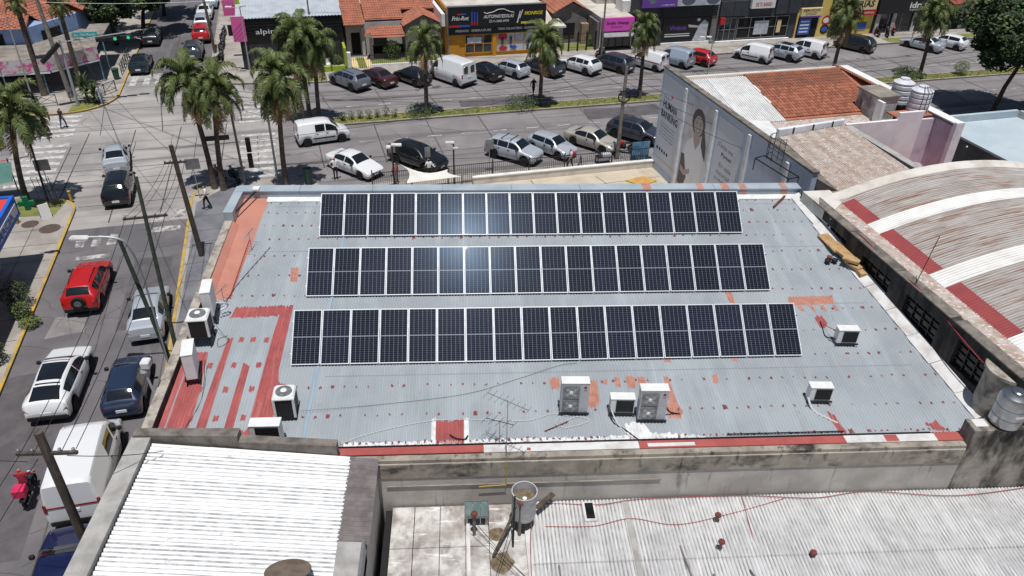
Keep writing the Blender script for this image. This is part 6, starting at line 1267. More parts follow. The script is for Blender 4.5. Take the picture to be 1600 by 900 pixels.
# 9 dark sign store and 10, 11 green shops
p = bld('dark_sign_store', 'store with charcoal fascia and white lettering at the right')
bx(p,'wall','slate',66.0,75.6,FV,92,-.02,5.2); bx(p,'sign_board','sign_black',66.0,75.5,FV-.5,FV-.03,2.45,4.3); tx(p,'idrata',70.2,2.95,3.0,.72,'sign_white',FV-.51,0,.03); tx(p,'INDUMENTARIA',70.3,2.68,2.8,.16,'sign_white',FV-.51); glaz(p,66.3,75.2,.15,2.4,5); [bx(p,'pillar','pale_wall',u_,u_+.45,FV-.25,FV-.09,.1,2.44) for u_ in (66.3,68.5,71.4,74.5)]
p = bld('lime_sign_shop', 'shop with lime yellow fascia and red roof edge at the right')
bx(p,'wall','pale_wall',75.8,81.0,FV,92,-.02,4.0); bx(p,'sign_board','lime',76.2,80.2,FV-.6,FV-.05,2.2,3.1); bx(p,'sign_panel','poster_white',77.6,78.7,FV-.62,FV-.605,2.3,3.0); MB().prism([(76,FV-.9),(80.5,FV-.9),(80.5,FV+2),(76,FV+2)],3.2,[3.3,3.3,4.2,4.2]).build('roof_edge',M['red_band'],p); bx(p,'sign_board','sign_white',80.3,81.3,FV-.9,FV-.7,2.3,3.2); bx(p,'entrance','interior',76.2,78.4,FV-.05,FV-.02,.12,2.1); glaz(p,79.0,81.0,.2,2.1,3)
p = bld('green_awning_shop', 'shop with bright green awning at the right edge')
bx(p,'wall','slate',81.2,92,FV,92,-.02,4.4); MB().prism([(82,FV-1.6),(88,FV-1.6),(88,FV),(82,FV)],[2.0,2.0,2.6,2.6],[2.1,2.1,2.75,2.75]).build('awning',M['bright_green'],p); bx(p,'shop_front','interior',81.6,91,FV-.05,FV-.02,.12,2.2); bx(p,'sign_board','lime',82,87,FV-.3,FV-.03,2.9,3.6)
# neighbouring roofs that close the top edge
for k, (u0,u1,m_,h_) in enumerate(((5,16,'pale_roof',4.2),(24,33,'pale_roof',4.0),(36,56,'slate',6.2),(56,80,'pale_roof',5.6),(80,110,'slate',5.0))):
    p = bld('rear_building', ('plain pale building behind the tiled house','plain pale building behind the gabled house','grey building behind the poster shop','plain pale building behind the battery shop','grey building behind the green shops')[k]); bx(p,'wall',m_,u0,u1,92.5,104,-.02,h_); bx(p,'roof','light_roof',u0-.1,u1+.1,92.4,104.1,h_+.002,h_+.15)
# corner house top left
p = bld('blue_corner_house', 'pale blue corner house with orange tiled roof at the top left'); mm('pale_blue', s(152,176,214), s(134,158,200), sc=.8, rough=.9)
foot = [(-40,80),(-22.6,80),(-19.5,84.6),(-19.4,100),(-40,100)]; MB().prism(foot,-.02,4.5).build('wall',M['pale_blue'],p)
tile_roof(p,(-38,86,6.7),(1,0,0),Vector((0,-6.6,-2.2)),15.6,lambda x:(0 if x < 11 else (x-11)*.9,6.9),0,.27,.45,'tile_far'); d_ = Vector((3.1,4.6,0)).normalized(); nn = Vector((d_.y,-d_.x,0)); o_ = Vector((-24.2,85.6,6.2))
tile_roof(p,(-25.3,84.2,6.0),tuple(d_),tuple(nn*4.1+Vector((0,0,-1.5))),7.4,lambda x:(0,4.5),0,.27,.45,'tile_far'); tile_roof(p,(-22,98,6.4),(0,-1,0),Vector((3,0,-1.7)),13,lambda x:(0,3.6),0,.27,.45,'tile_far'); MB().sheet([(-40,86),(-25,85.5),(-22,89),(-22,100),(-40,100)],6.3).build('roof_deck',M['tile_far'],p)
bx(p,'window','interior',-26.6,-24.8,79.92,79.99,2.6,4.0); bx(p,'window_sill','pale_wall',-26.7,-24.7,79.8,79.99,2.5,2.58); MB().prism([(-21.9,80.95),(-20.7,82.75),(-20.65,82.7),(-21.85,80.9)],2.7,3.9).build('window',M['interior'],p); bx(p,'ground_floor','interior',-40,-22.4,79.90,79.98,.1,2.3)
MB().prism([(-40,73.8),(-23.9,74.1),(-20.2,74.5),(-16.9,77.3),(-17.2,83),(-19.3,84.6),(-22.6,80),(-40,80)],3.0,3.06).build('canopy',M['concrete'],p); bx(p,'canopy','concrete',-18.6,-16.8,81,85,3.2,3.35)
mm('flower_print', s(206,196,200), s(206,80,150), sc=1.6, lo=.5, hi=.6, rough=.6, st=(s(120,170,70), 1.8, 1.8, 1.8, .56, .62), st2=(s(230,190,60), 2.4, 2.4, 2.4, .62, .66))
mm('teal_sign', s(60,170,170), rough=.6)
def banner(a,b,z0,z1,mat='flower_print'): a,b = Vector((*a,0)),Vector((*b,0)); MB().add([(a.x,a.y,z0),(b.x,b.y,z0),(b.x,b.y,z1),(a.x,a.y,z1)],[(0,1,2,3)]).build('banner',M[mat],p)
banner((-40,73.6),(-24,73.9),2.2,3.3); banner((-23.9,73.9),(-20.2,74.3),2.2,3.3); banner((-20.2,74.3),(-16.8,77.1),2.2,3.35); banner((-40,73.55),(-20.3,74.2),2.0,2.18,'sign_white'); banner((-20.2,74.22),(-16.8,77.02),2.05,2.2,'sign_white')
for q in ((-24,74.2),(-21,74.5),(-16.9,77.3),(-17,81)): MB().tube([(q[0],q[1],.1),(q[0],q[1],3.0)],.06,8).build('canopy_post',pm('post_blue',s(120,160,190),rough=.6) if 'pb' not in M else M['pb'],p)
# ================================================================== street furniture
mm('lamp_grey', s(168,172,176), rough=.5, metal=.3); mm('signal_green', s(30,180,110), rough=.3, emis=((.05,.9,.45,1),.45)); mm('fence_green', s(40,76,66), rough=.6)
def pole(name, label, cat, base, top, r0, r1, mat, arms=(), group='poles along the streets'):
    t_ = thing(name, label, cat, (base[0],base[1],.1), group=group); d = Vector(top)-Vector((base[0],base[1],.1)); MB().tube([(0,0,-.15),tuple(d)], [r0,r1], 12).build('shaft', M[mat], t_)
    for k, (hz, w2, ang) in enumerate(arms):
        c = d*(hz/d.z); dx, dy = cos(ang)*w2/2, sin(ang)*w2/2; ar = MB().beam((c.x-dx,c.y-dy,c.z),(c.x+dx,c.y+dy,c.z),.09,.09).build('crossarm', M['wood_pole'], t_)
        for q in (-.9,-.45,.45,.9): MB().lathe([(.035,.04),(.05,.07),(.03,.12),(.05,.15),(0,.2)], 8, (c.x+dx*q,c.y+dy*q,c.z)).build('insulator', M['grey_metal'], ar)
    return t_
pole('utility_pole','dark wooden utility pole beside the corner pavement','utility pole',(-15.43,40.49),(-15.75,40.5,7.1),.16,.12,'wood_pole',((6.0,1.2,A12),))
pole('utility_pole','thick round utility pole with many wires above the white van','utility pole',(-11.35,15.9),(-11.3,15.8,9.4),.15,.115,'wood_pole',((8.5,1.6,.0),))
pole('utility_pole','taller green pole with long crossarm over the parked silver sedan','utility pole',(-14.2,31.3),(-14.45,32.45,9.0),.11,.08,'green_pole',((7.0,1.9,A12),))
pole('utility_pole','green pole leaning left, beside the arched street lamp','utility pole',(-14.1,30.2),(-14.95,30.4,7.0),.11,.085,'green_pole')
pole('utility_pole','grey pole with cable coil behind the parked beige sedan','utility pole',(11.9,54.4),(11.95,54.5,7.2),.16,.11,'concrete_pole')
pole('utility_pole','leaning wooden pole beside the motorbikes on the far street','utility pole',(-24.9,80.9),(-25.5,82.0,8.2),.15,.12,'wood_pole'); pole('utility_pole','pale thick pole at the left before the flower banner','utility pole',(-33.8,67.6),(-34.6,68.2,9.5),.20,.15,'concrete_pole')
pole('utility_pole','slim dark pole beside the large left palm','utility pole',(-27.2,47.5),(-27.0,47.4,5.2),.07,.06,'dark_metal'); pole('utility_pole','thin grey pole before the pink sign shop','utility pole',(14.6,80.5-1.2),(14.5,79.2,9.5),.10,.08,'concrete_pole'); pole('utility_pole','thin dark pole right of the dark corner store','utility pole',(-5.0-9.3,77.0),(-14.3,77.0,8.5),.09,.07,'concrete_pole')
m = MB(); [m.tube([(q*cos(a_*pi/10),.02*k_,q*sin(a_*pi/10)) for a_ in range(21)], .022, 5) for k_, q in enumerate((.42,.45,.40))]; one('cable_coil', m.xf(Matrix.Translation((11.95,54.3,5.0))), 'cable', 'coil of black cable hanging on the grey pole by the beige sedan', 'cable')
# arched street lamp
t_ = thing('street_lamp', 'street lamp with long arched arm reaching over the red SUV', 'street lamp', (-14.15,30.0,.1)); MB().tube(curve([(0,0,-.1),(0,-.1,5),(-.15,-.3,6.9),(-.6,-.4,7.4),(-1.6,-.5,7.5)],6), .05, 8).build('pole', M['lamp_grey'], t_)
m = MB(); m.bbox(-2.35,-.68,7.42,-1.55,-.38,7.56,.06); m.build('lamp_head', M['ledge_white'], t_)
def lamp(base, h, label, heads, mat='dark_metal', r=.05):
    t_ = thing('street_lamp', label, 'street lamp', (base[0],base[1],.1), group='street lamps'); MB().tube([(0,0,-.1),(0,0,h)], [r*1.3,r], 8).build('pole', M[mat], t_)
    for (dx,dy,dz,w2,d2) in heads: MB().tube([(0,0,h-.1),(dx,dy,h+dz)], .025, 6).build('arm', M[mat], t_); MB().bbox(dx-w2/2,dy-d2/2,h+dz-.06,dx+w2/2,dy+d2/2,h+dz+.06,.03).build('lamp_head', M['ledge_white'], t_)
lamp((-.5,49.0),3.5,'black floodlight post right of the shade sail',((-.25,0,.1,.6,.25),(.12,-.1,-.25,.35,.2))); lamp((-4.63,49.1),3.3,'black floodlight post at the left corner of the shade sail',((.3,0,.1,.7,.3),(-.25,.1,-.1,.3,.4)))
lamp((24.57,74.8),3.3,'double-headed lamp behind the corner of the poster wall',((-.9,.6,.2,.5,.25),(-.2,.7,.2,.5,.25)),'lamp_grey'); lamp((-19.8,73.8),6.3,'double-headed street lamp before the pink side panel',((-1.0,0,0,.6,.25),(.2,.1,.1,.6,.25)),'lamp_grey'); lamp((-36.3,66.2),7.2,'lamp arm above the flower banner at the left edge',((-1.1,0,0,.7,.2),),'lamp_grey')
# camera mast on the near parapet
t_ = thing('floodlight', 'grey floodlight post clamped to the left parapet above the blue hatchback', 'floodlight', (-10.55,20.9,6.2)); MB().tube([(0,0,-.3),(-.25,.15,1.05)], .045, 8).build('post', M['lamp_grey'], t_); m = MB(); m.bbox(-.15,-.15,0,.15,.2,.25,.04); m.xf(Matrix.Translation((-.15,.2,1.1))); m.build('lamp_head', M['ledge_white'], t_); MB().lathe([(.12,.85),(.14,.95),(.08,1.05)], 10, (-.24,.14,0)).build('collar', M['lamp_grey'], t_)
# traffic lights
def signal(t_, p, mat_on): 
    h_ = MB().bbox(p[0]-.16,p[1]-.14,p[2]-.5,p[0]+.16,p[1]+.14,p[2]+.5,.03).build('signal_head', M['dark'], t_)
    for k, z in enumerate((.3,0,-.3)): MB().lathe([(0,-.02),(.11,-.01),(.11,.05)], 12, (p[0],p[1]-.15,p[2]+z), ax='y').build('lens', M[mat_on] if k == 2 else M['dark_metal'], h_)
x_,y_ = -32.5,65.8; t_ = thing('traffic_light', 'traffic light mast with long arm and green lights at the far left corner', 'traffic light', (x_,y_,.1), A12); MB().tube([(0,0,-.1),(0,0,5.5)], [.12,.09], 10).tube([(0,0,5.3),(5.0,1.0,5.6)], .05, 8).build('mast', M['lamp_grey'], t_)
for q in (3.0,3.8,4.8): 
    h_ = MB().bbox(q-.42,.2*q-.16,5.05,q+.42,.2*q+.16,5.40,.03).build('signal_head', M['dark'], t_); MB().lathe([(0,-.02),(.13,-.01),(.13,.05)], 12, (q+.25,.2*q-.18,5.22), ax='y').build('lens', M['signal_green'] if q > 3.5 else M['dark_metal'], h_)
MB().box(1.0,.1,5.6,2.9,.14,6.0).build('street_sign', M['teal_sign'], t_); text(t_, 'Av. San Martin', (1.15,.095,5.7), RU, UZ, 1.6, .2, 'sign_white'); MB().box(-.15,-.2,-.1,.15,.2,.12).build('base', M['concrete'], t_)
MB().beam((-.1,-.05,5.2),(-1.6,-.5,3.9),.5,.3).build('side_sign', M['dark'], t_)
x_,y_ = XY(-2.1,52.3); t_ = thing('traffic_light', 'traffic light pole among the near palms with two dark heads', 'traffic light', (x_,y_,.12), A12); MB().tube([(0,0,-.1),(0,0,5.0)], [.09,.07], 8).build('mast', M['lamp_grey'], t_); signal(t_, (-1.6,.6,2.6), 'dark_metal'); signal(t_, (-1.6,.2,1.6), 'dark_metal'); MB().tube([(0,0,4.9),(.6,.1,5.0)], .04, 6).build('arm', M['lamp_grey'], t_)
x_,y_ = XY(-4.3,52.2); t_ = thing('lamp_mast', 'tall grey mast beside the close pair of palms', 'mast', (x_,y_,.12), A12); MB().tube([(0,0,-.1),(-.1,0,6.2)], [.10,.07], 8).build('shaft', M['concrete_pole'], t_)
for u_,v_,w2,zt,lab,mt in ((-5.6,52.5,1.6,3.6,'dark street name sign between the near palms','slate'),(-7.2,50.6,.9,2.9,'grey sign seen from behind on the corner pavement','grey_metal'),(-16.4,52.2,.9,3.0,'grey sign board on thin post at the near left corner','grey_metal'),(5.9,51.2,.5,2.6,'grey sign seen from behind beside the white sedan','grey_metal'),(8.3,50.4,.4,2.4,'thin grey sign post before the black SUV','grey_metal'),(12.9,50.8,.6,2.4,'grey sign behind the railing left of the silver hatchback','grey_metal')):
    x_,y_ = XY(u_,v_); t_ = thing('street_sign', lab, 'sign', (x_,y_,.12), A12, 'street signs'); MB().tube([(0,0,-.05),(0,0,zt)], .03, 6).build('post', M['lamp_grey'], t_); MB().bbox(-w2/2,-.05,zt-(.35 if w2 > 1 else .75),w2/2,-.025,zt,.005).build('panel', M[mt], t_)
# bins, cabinet, barrier frames, ladder-like trellis, railings
def binn(u, v, label, mat, h=1.0): x_,y_ = XY(u,v); t_ = thing('bin', label, 'bin', (x_,y_,.12), A12, 'bins on the pavements'); MB().lathe([(.24,0),(.30,h*.9),(.32,h*.92)], 14).build('body', M[mat], t_); MB().lathe([(.33,h*.92),(.33,h),(.1,h*1.06),(0,h*1.06)], 14).build('lid', M['fence_green'], t_)
binn(0,51.3,'dark green bin behind the roof parapet beside the bushy palm','fence_green',1.2); binn(-15.9,77.6,'green litter bin on the far left pavement','fence_green')
def panelfence(u0, v0, u1, v1, label, h=1.0):
    x_,y_ = XY(u0,v0); L = hypot(u1-u0,v1-v0); t_ = thing('guard_rail', label, 'railing', (x_,y_,.12), A12+atan2(v1-v0,u1-u0), 'green guard rails at the far left corner'); n = max(1,round(L/1.1))
    for k in range(n+1): MB().box(L*k/n-.03,-.03,0,L*k/n+.03,.03,h).build('post', M['fence_green'], t_)
    for z in (h-.06,.25): MB().box(0,-.02,z,L,.02,z+.04).build('rail', M['fence_green'], t_)
    for k in range(n): a,b = L*k/n,L*(k+1)/n; MB().beam((a,0,.27),(b,0,h-.06),.03,.03).beam((a,0,h-.06),(b,0,.27),.03,.03).build('brace', M['fence_green'], t_)
panelfence(-17.0,75.4-3.2,-15.5,74.2,'green guard rail curving at the yellow corner kerb'); panelfence(-15.6,78.7,-15.6,84,'green guard rail along the far street kerb',1.1); panelfence(-22.4,71.0,-19.7,71.3,'green guard rail by the left grass patch'); panelfence(-18.7,71.6,-17.6,72.2,'short green guard rail before the spiky plants')
x_,y_ = XY(-16.3,51.3); t_ = thing('trellis', 'dark iron trellis frame standing at the near left corner', 'trellis', (x_,y_,.12), A12)
for k in range(4): MB().tube([(-.5+k*.33,0,0),(-.8+k*.33,.3,2.1)], .02, 5).build('bar', M['dark_metal'], t_)
for k in range(6): MB().tube([(-.5-.3*k/6,.3*k/6,.35*k+.1),(.5-.3*k/6,.3*k/6,.35*k+.1)], .018, 5).build('rung', M['dark_metal'], t_)
t_ = thing('sandwich_board', 'white advertising board on the near left pavement', 'board', (*XY(-16.4,49.9),.12), A12+.5); MB().beam((0,-.2,0),(0,0,.95),.6,.03,upv=(0,1,0)).build('panel', M['sign_white'], t_); MB().beam((0,.25,0),(0,.02,.95),.6,.03,upv=(0,1,0)).build('panel', M['sign_white'], t_)
t_ = thing('bollard', 'ochre bollard at the near left lawn corner', 'bollard', (*XY(-15.3,52.0),.12), group='ochre bollards'); MB().tube([(0,0,0),(0,0,.7)], .09, 10).build('body', M['yellow_kerb'], t_); MB().lathe([(.11,.7),(.11,.76),(0,.8)], 10).build('cap', M['yellow_kerb'], t_)
t_ = thing('bollard', 'pair of ochre posts beside the pharmacy path', 'bollard', (*XY(-18.4,49.6),.12), group='ochre bollards'); MB().box(-.12,-.12,0,.12,.12,.75).build('body', M['yellow_kerb'], t_); MB().box(.3,-.12,0,.54,.12,.75).build('body', M['yellow_kerb'], t_)
t_ = thing('awning_tarp', 'teal tarpaulin with red bunting at the left edge', 'tarpaulin', (0,0,0), A12); m = MB(); m.grid([[(-32+k*2.2,52.6+.15*k,1.3+.3*sin(k)),(-32+k*2.2,54.4,2.3+.15*sin(k*2))] for k in range(7)], 0, True); m.build('cloth', pm('teal_cloth', s(84,132,122), s(70,116,108), sc=1, rough=.7), t_); MB().tube([(-32+k*1.1,54.45,2.4-.12*sin(k*1.3)) for k in range(14)], .03, 4).build('bunting', M['sign_red'], t_); [MB().tube([(u_,54.4,.1),(u_,54.4,2.5)], .04, 6).build('pole', M['dark_metal'], t_) for u_ in (-24,-19)]
t_ = thing('barbecue_grill', 'metal cart with folded frame behind the railing near the beige sedan', 'cart', (*XY(21.7,50.1),.12), A12); MB().box(-.7,-.3,.55,.5,.3,.6).build('tray', M['dark_metal'], t_); [MB().box(a-.03,b-.03,0,a+.03,b+.03,.55).build('leg', M['dark_metal'], t_) for a in (-.65,.45) for b in (-.25,.25)]; MB().bbox(-.3,-.25,.6,.4,.25,.85,.05).build('box', M['poster_white'], t_); MB().tube([(-.7,-.3,.6),(-.7,-.3,1.1),(-.7,.3,1.1),(-.7,.3,.6)], .02, 5).build('handle', M['grey_metal'], t_)
# pharmacy corner at the left edge
p = thing('pharmacy', 'pharmacy with blue and red fascia and green cross at the left edge', 'building', (0,0,0), A12); mm('pharm_blue', s(30,100,200), rough=.5); mm('pharm_red', s(214,66,50), rough=.6)
bx(p,'wall','pale_wall',-30,-17.5,20,43.8,-.02,3.9); bx(p,'canopy','pharm_red',-30,-15.95,20,44.0,4.0,4.3); bx(p,'fascia','pharm_blue',-15.95,-15.75,20,44.2,3.3,4.4); bx(p,'fascia','pharm_blue',-30,-15.95,44.0,44.2,3.3,4.4); bx(p,'sign_panel','sign_white',-15.74,-15.71,20,43.9,3.5,4.05); bx(p,'sign_panel','pharm_blue',-15.73,-15.69,20,44.1,3.3,3.48)
text(p,'FARMACIA',(-15.67,38.5,3.58),(0,1,0),UZ,4.5,.4,'pharm_blue',0,.02)
m = MB(); m.box(-15.75,44.35,3.62,-14.95,44.55,3.88).box(-15.48,44.345,3.35,-15.22,44.555,4.15); m.build('cross',pm('cross_green',s(30,120,76),rough=.5),p); bx(p,'cross_arm','dark_metal',-16.0,-15.7,44.42,44.48,3.7,3.76); glaz(p,-18.0,-17.89,0.2,3.0,1,v=43.8)
# ================================================================== wires
def wire(a, b, sag, label, r=.013, mat='cable', group='overhead wires'):
    a, b = Vector(a), Vector(b); one('wire', MB().tube([a.lerp(b,k/14)-Vector((0,0,sag*4*(k/14)*(1-k/14))) for k in range(15)], r, 4), mat, label, 'wire', group)
T1, T2, T3, T4 = (-15.75,40.5,6.4), (-11.3,15.8,8.6), (-14.45,32.45,8.3), (-14.4,32.3,7.0)
OF = ((-.7,-.15),(-.35,-.07),(.35,.07),(.7,.15))
for k,(dx,dy) in enumerate(OF): wire((T2[0]+dx,T2[1]+dy,8.6),(T4[0]+dx*1.2,T4[1]+dy,7.15),.45,'overhead wire %s from the thick pole to the green crossarm pole' % ('outermost left','inner left','inner right','outermost right')[k]); wire((T4[0]+dx*1.2,T4[1]+dy,7.15),(T1[0]+dx*.7,T1[1]+dy,6.1),.3,'overhead wire %s between the green pole and corner pole' % ('outermost left','inner left','inner right','outermost right')[k])
wire((T2[0]-.7,T2[1],8.6),(-12.6,4,8.4),.2,'left wire leaving the thick pole at the lower left'); wire((T2[0]-.3,T2[1],8.4),(-12.2,4,8.2),.2,'middle wire leaving the thick pole at the lower left'); wire((T2[0]+.5,T2[1],8.5),(-9.1,17.5,6.9),.1,'short wire from the thick pole to the white roof parapet'); wire((T2[0]-.6,T2[1],8.3),(-24,18,8.2),.3,'wire leaving the thick pole to the left edge')
wire((-14.45,32.45,8.8),(-31,66,5.8),1.0,'long wire from the green pole to the far left mast',.012); wire((T1[0],T1[1],6.9),(11.95,54.5,6.8),.7,'long wire from the corner pole to the cable coil pole',.014); wire((T1[0],T1[1],6.6),(-34.6,68.2,8.6),1.1,'wire from the corner pole to the pale left pole')
for k in range(4): wire((-34.6,68.2,9.2-.4*k),(-14.3,77.0,8.3-.4*k),.5,'wire %s of four crossing over the far left house' % ('topmost','second','third','lowest')[k],.014,'lamp_grey' if k % 2 else 'cable')
for k in range(4): wire((-14.3,77,8.2-.35*k),(14.5,79.2,8.8-.4*k),.6,'shopfront wire %s of four over the dark store' % ('topmost','second','third','lowest')[k],.014); wire((14.5,79.2,8.8-.4*k),(60,90,8.6-.4*k),.9,'shopfront wire %s of four over the shops at the right' % ('topmost','second','third','lowest')[k],.014)
for k in range(3): wire((-16.5,52.3,5.2+.5*k),(11.95,54.5,6.6-.6*k),.5+.2*k,'avenue wire %s of three behind the roof parapet' % ('lowest','middle','topmost')[k],.014); wire((11.95,54.5,6.7-.6*k),(XY(25,44-3.2*k)[0],XY(25,44-3.2*k)[1],6.6-.2*k),.15,'wire %s of three from the coil pole to the poster wall' % ('far','middle','near')[k],.014); wire((11.95,54.5,6.7-.5*k),(60,70,7-.5*k),1.2,'avenue wire %s of three running right from the coil pole' % ('topmost','middle','lowest')[k],.013)
for k in range(3): wire((-34,67,7.2-.5*k),(-12.6,50.2,5.9-.5*k),.6,'wire %s of three crossing the junction' % ('topmost','middle','lowest')[k],.013)
# ================================================================== air conditioners and roof clutter
mm('ac_white', s(232,232,230), s(220,219,216), sc=3, rough=.5); mm('ac_grey', s(190,192,195), s(178,180,183), sc=3, rough=.5); mm('coil', s(24,25,27), s(36,37,40), sc=30, rough=.6); mm('fan_grill', s(150,152,154), s(116,118,120), sc=5, rough=.4, metal=.4); mm('fan_blade', s(166,168,170), rough=.4, metal=.4); mm('logo_red', s(150,30,70), rough=.5)
def zrf(x, y): return zr(y)
def acside(x, y, w2, d2, h2, rz, label, up_=.12, fans=0, grill=True, logo=False, rack=True):
    t_ = thing('air_conditioner', label, 'air conditioner', (x,y,zr(y)), rz, 'air conditioner units on the roof'); z0 = up_
    MB().bbox(-w2/2,-d2/2,z0,w2/2,d2/2,z0+h2,.02).build('casing', M['ac_grey'] if fans else M['ac_white'], t_); MB().bbox(-w2/2-.012,-d2/2-.012,z0+h2+.002,w2/2+.012,d2/2+.012,z0+h2+.03,.01).build('top_cover', M['ac_white'], t_)
    if fans:
        for k in range(fans):
            zc_ = z0+h2*(.24+.47*k); g = MB().bbox(-w2/2+.05,-d2/2-.03,zc_-.24*h2+.03,w2/2-.32,-d2/2-.001,zc_+.22*h2,.01).build('fan_grille', M['fan_grill'], t_); m = MB(); m.lathe([(.07,-d2/2-.032),(.06,-d2/2-.05),(0,-d2/2-.05)], 14, (-.14,0,zc_), ax='y'); m.build('fan_hub', M['ac_white'], g)
            for a in range(4): m = MB(); m.beam((-.14+.07*cos(a*pi/2+.5),-d2/2-.034,zc_+.07*sin(a*pi/2+.5)),(-.14+.24*cos(a*pi/2+.8),-d2/2-.034,zc_+.22*sin(a*pi/2+.8)),.10,.008,upv=(0,1,0)); m.build('fan_blade', M['fan_blade'], g)
    elif grill:
        g = MB().box(-w2/2+.19 if w2 > .6 else -w2/2+.05,-d2/2-.02,z0+.06,w2/2-.04,-d2/2-.001,z0+h2-.05).build('grille', M['coil'], t_)
        for k in range(6): zz = z0+.1+k*(h2-.2)/5; MB().box(-w2/2+.21 if w2 > .6 else -w2/2+.07,-d2/2-.028,zz-.006,w2/2-.06,-d2/2-.021,zz+.006).build('slat', M['dark_metal'], g)
    if logo: m = MB(); disc(m, (w2/2-.14,-d2/2-.004,z0+h2-.17), (1,0,0), (0,0,1), .055, .055, 18); m.build('emblem', M['logo_red'], t_); text(t_, 'LG', (w2/2-.18,-d2/2-.004,z0+h2-.33), (1,0,0), (0,0,1), .09, .07, 'poster_grey')
    if rack: MB().box(-w2/2-.05,-d2/2-.06,z0-.05,w2/2+.05,-d2/2,z0-.005).box(-w2/2-.05,d2/2,z0-.05,w2/2+.05,d2/2+.06,z0-.005).build('rail', M['dark_metal'], t_); [MB().box(a-.03,b-.03,-.05,a+.03,b+.03,z0-.05).build('foot', M['dark_metal'], t_) for a in (-w2/2+.08,w2/2-.08) for b in (-d2/2,d2/2)]
    return t_
def actop(x, y, w2, h2, rz, label, up_=.1):
    t_ = thing('air_conditioner', label, 'air conditioner', (x,y,zr(y)), rz, 'air conditioner units on the roof')
    MB().bbox(-w2/2+.03,-w2/2+.03,up_,w2/2-.03,w2/2-.03,up_+h2,.05).build('coil_body', M['coil'], t_); m = MB(); m.bbox(-w2/2,-w2/2,up_+h2+.002,w2/2,w2/2,up_+h2+.10,.06); m.build('top_cover', M['ac_white'], t_)
    for a in (-1,1):
        for b in (-1,1): MB().box(a*(w2/2-.05)-.04,b*(w2/2-.05)-.04,up_,a*(w2/2-.05)+.04,b*(w2/2-.05)+.04,up_+h2).build('corner_post', M['ac_white'], t_)
    g = MB().lathe([(w2*.38,up_+h2+.101),(w2*.36,up_+h2+.13),(w2*.1,up_+h2+.14),(0,up_+h2+.15)], 24).build('fan_grille', M['fan_grill'], t_); MB().lathe([(.11,up_+h2+.15),(.09,up_+h2+.17),(0,up_+h2+.175)], 14).build('fan_hub', M['ac_white'], g)
    MB().box(-w2/2,-w2/2,up_-.06,w2/2,w2/2,up_-.005).build('base', M['dark'], t_); [MB().box(a-.03,b-.03,-.05,a+.03,b+.03,up_-.06).build('foot', M['dark_metal'], t_) for a in (-w2/2+.06,w2/2-.06) for b in (-w2/2+.06,w2/2-.06)]
acside(3.78,20.05,.95,.36,1.28,radians(-2),'tall double-fan air conditioner, left of the two tall units',.10,2,logo=True); acside(6.42,19.65,.95,.36,1.28,radians(-2),'tall double-fan air conditioner, right of the two tall units',.10,2,logo=True)
acside(5.45,19.95,.84,.34,.60,radians(-3),'small air conditioner between the two tall units'); acside(14.75,23.15,.80,.34,.58,radians(-3),'small air conditioner right of the front solar row'); acside(12.62,20.3,.80,.34,.56,radians(-3),'small air conditioner with white hose near the lower right roof edge')
actop(-6.05,20.25,.74,.78,radians(3),'square air conditioner with fan on top on the red painted area'); actop(-9.72,23.85,.78,.72,radians(4),'square air conditioner with fan on top beside the left parapet',.45)
acside(-6.45,18.98,.98,.40,.82,radians(0),'white air conditioner half hidden behind the near parapet',.10)
acside(-9.70,25.15,.95,.36,1.05,radians(-82),'white air conditioner farthest along the left parapet',.40,grill=False); acside(-9.62,22.05,.95,.38,1.05,radians(-78),'white air conditioner nearest the camera along the left parapet',.25,grill=True)
def rp(*pts, dz=.03): return curve([(x,y,zr(y)+dz+(q[0] if q else 0)) for (x,y,*q) in pts])
def rcable(pts, label, mat='cable', r=.016): one('cable', MB().tube(rp(*pts), r, 5), mat, label, 'cable', 'cables lying on the roof')
rcable(((5.02,19.9,.3),(5.1,19.5),(5.5,19.1),(5.85,18.7),(6.0,18.62)),'black hose from the small unit to the near gutter',r=.02); rcable(((5.05,19.9,.25),(5.25,19.4),(5.6,18.85),(5.9,18.66),(6.05,18.75)),'white hose beside the black one at the near gutter','white_cable',.022)
rcable(((6.95,19.7,.4),(7.1,19.75,.15),(7.35,19.8),(7.5,19.78)),'black pipes from the right tall unit into the salmon patch',r=.03); rcable(((14.35,23.1,.2),(14.15,23.5),(14.2,24.0),(14.25,24.35)),'black hose from the right small unit to the red patch',r=.025); rcable(((14.38,23.2,.5),(14.3,23.8,.2),(14.3,24.2)),'red hose beside the black one at the right small unit','red_hose',.014)
rcable(((12.2,20.2,.2),(12.3,19.8),(12.7,19.4),(12.95,19.2)),'thick white hose from the lower right unit to the red patch','white_cable',.035); rcable(((-5.6,20.2,.1),(-3,20.5),(0,20.9),(2,21.6),(3.5,22.2),(4.2,22.3)),'long thin cable curving across the roof to the front row',r=.006)
rcable(((-4.2,18.8),(-3,19.3),(-1,19.75),(1,19.7),(2.2,19.65),(3.0,19.9),(3.6,19.8)),'white cable crossing above the red square','white_cable',.012); rcable(((3.3,19.8),(3.1,19.5),(3.4,19.3),(3.9,19.4),(4.3,19.6),(3.9,19.75),(3.5,19.6)),'loose white cable loop below the left tall unit','white_cable',.012); rcable(((-.5,19.1),(-.3,18.95),(0,18.9),(.1,19.05)),'black hose stub on the red square',r=.03)
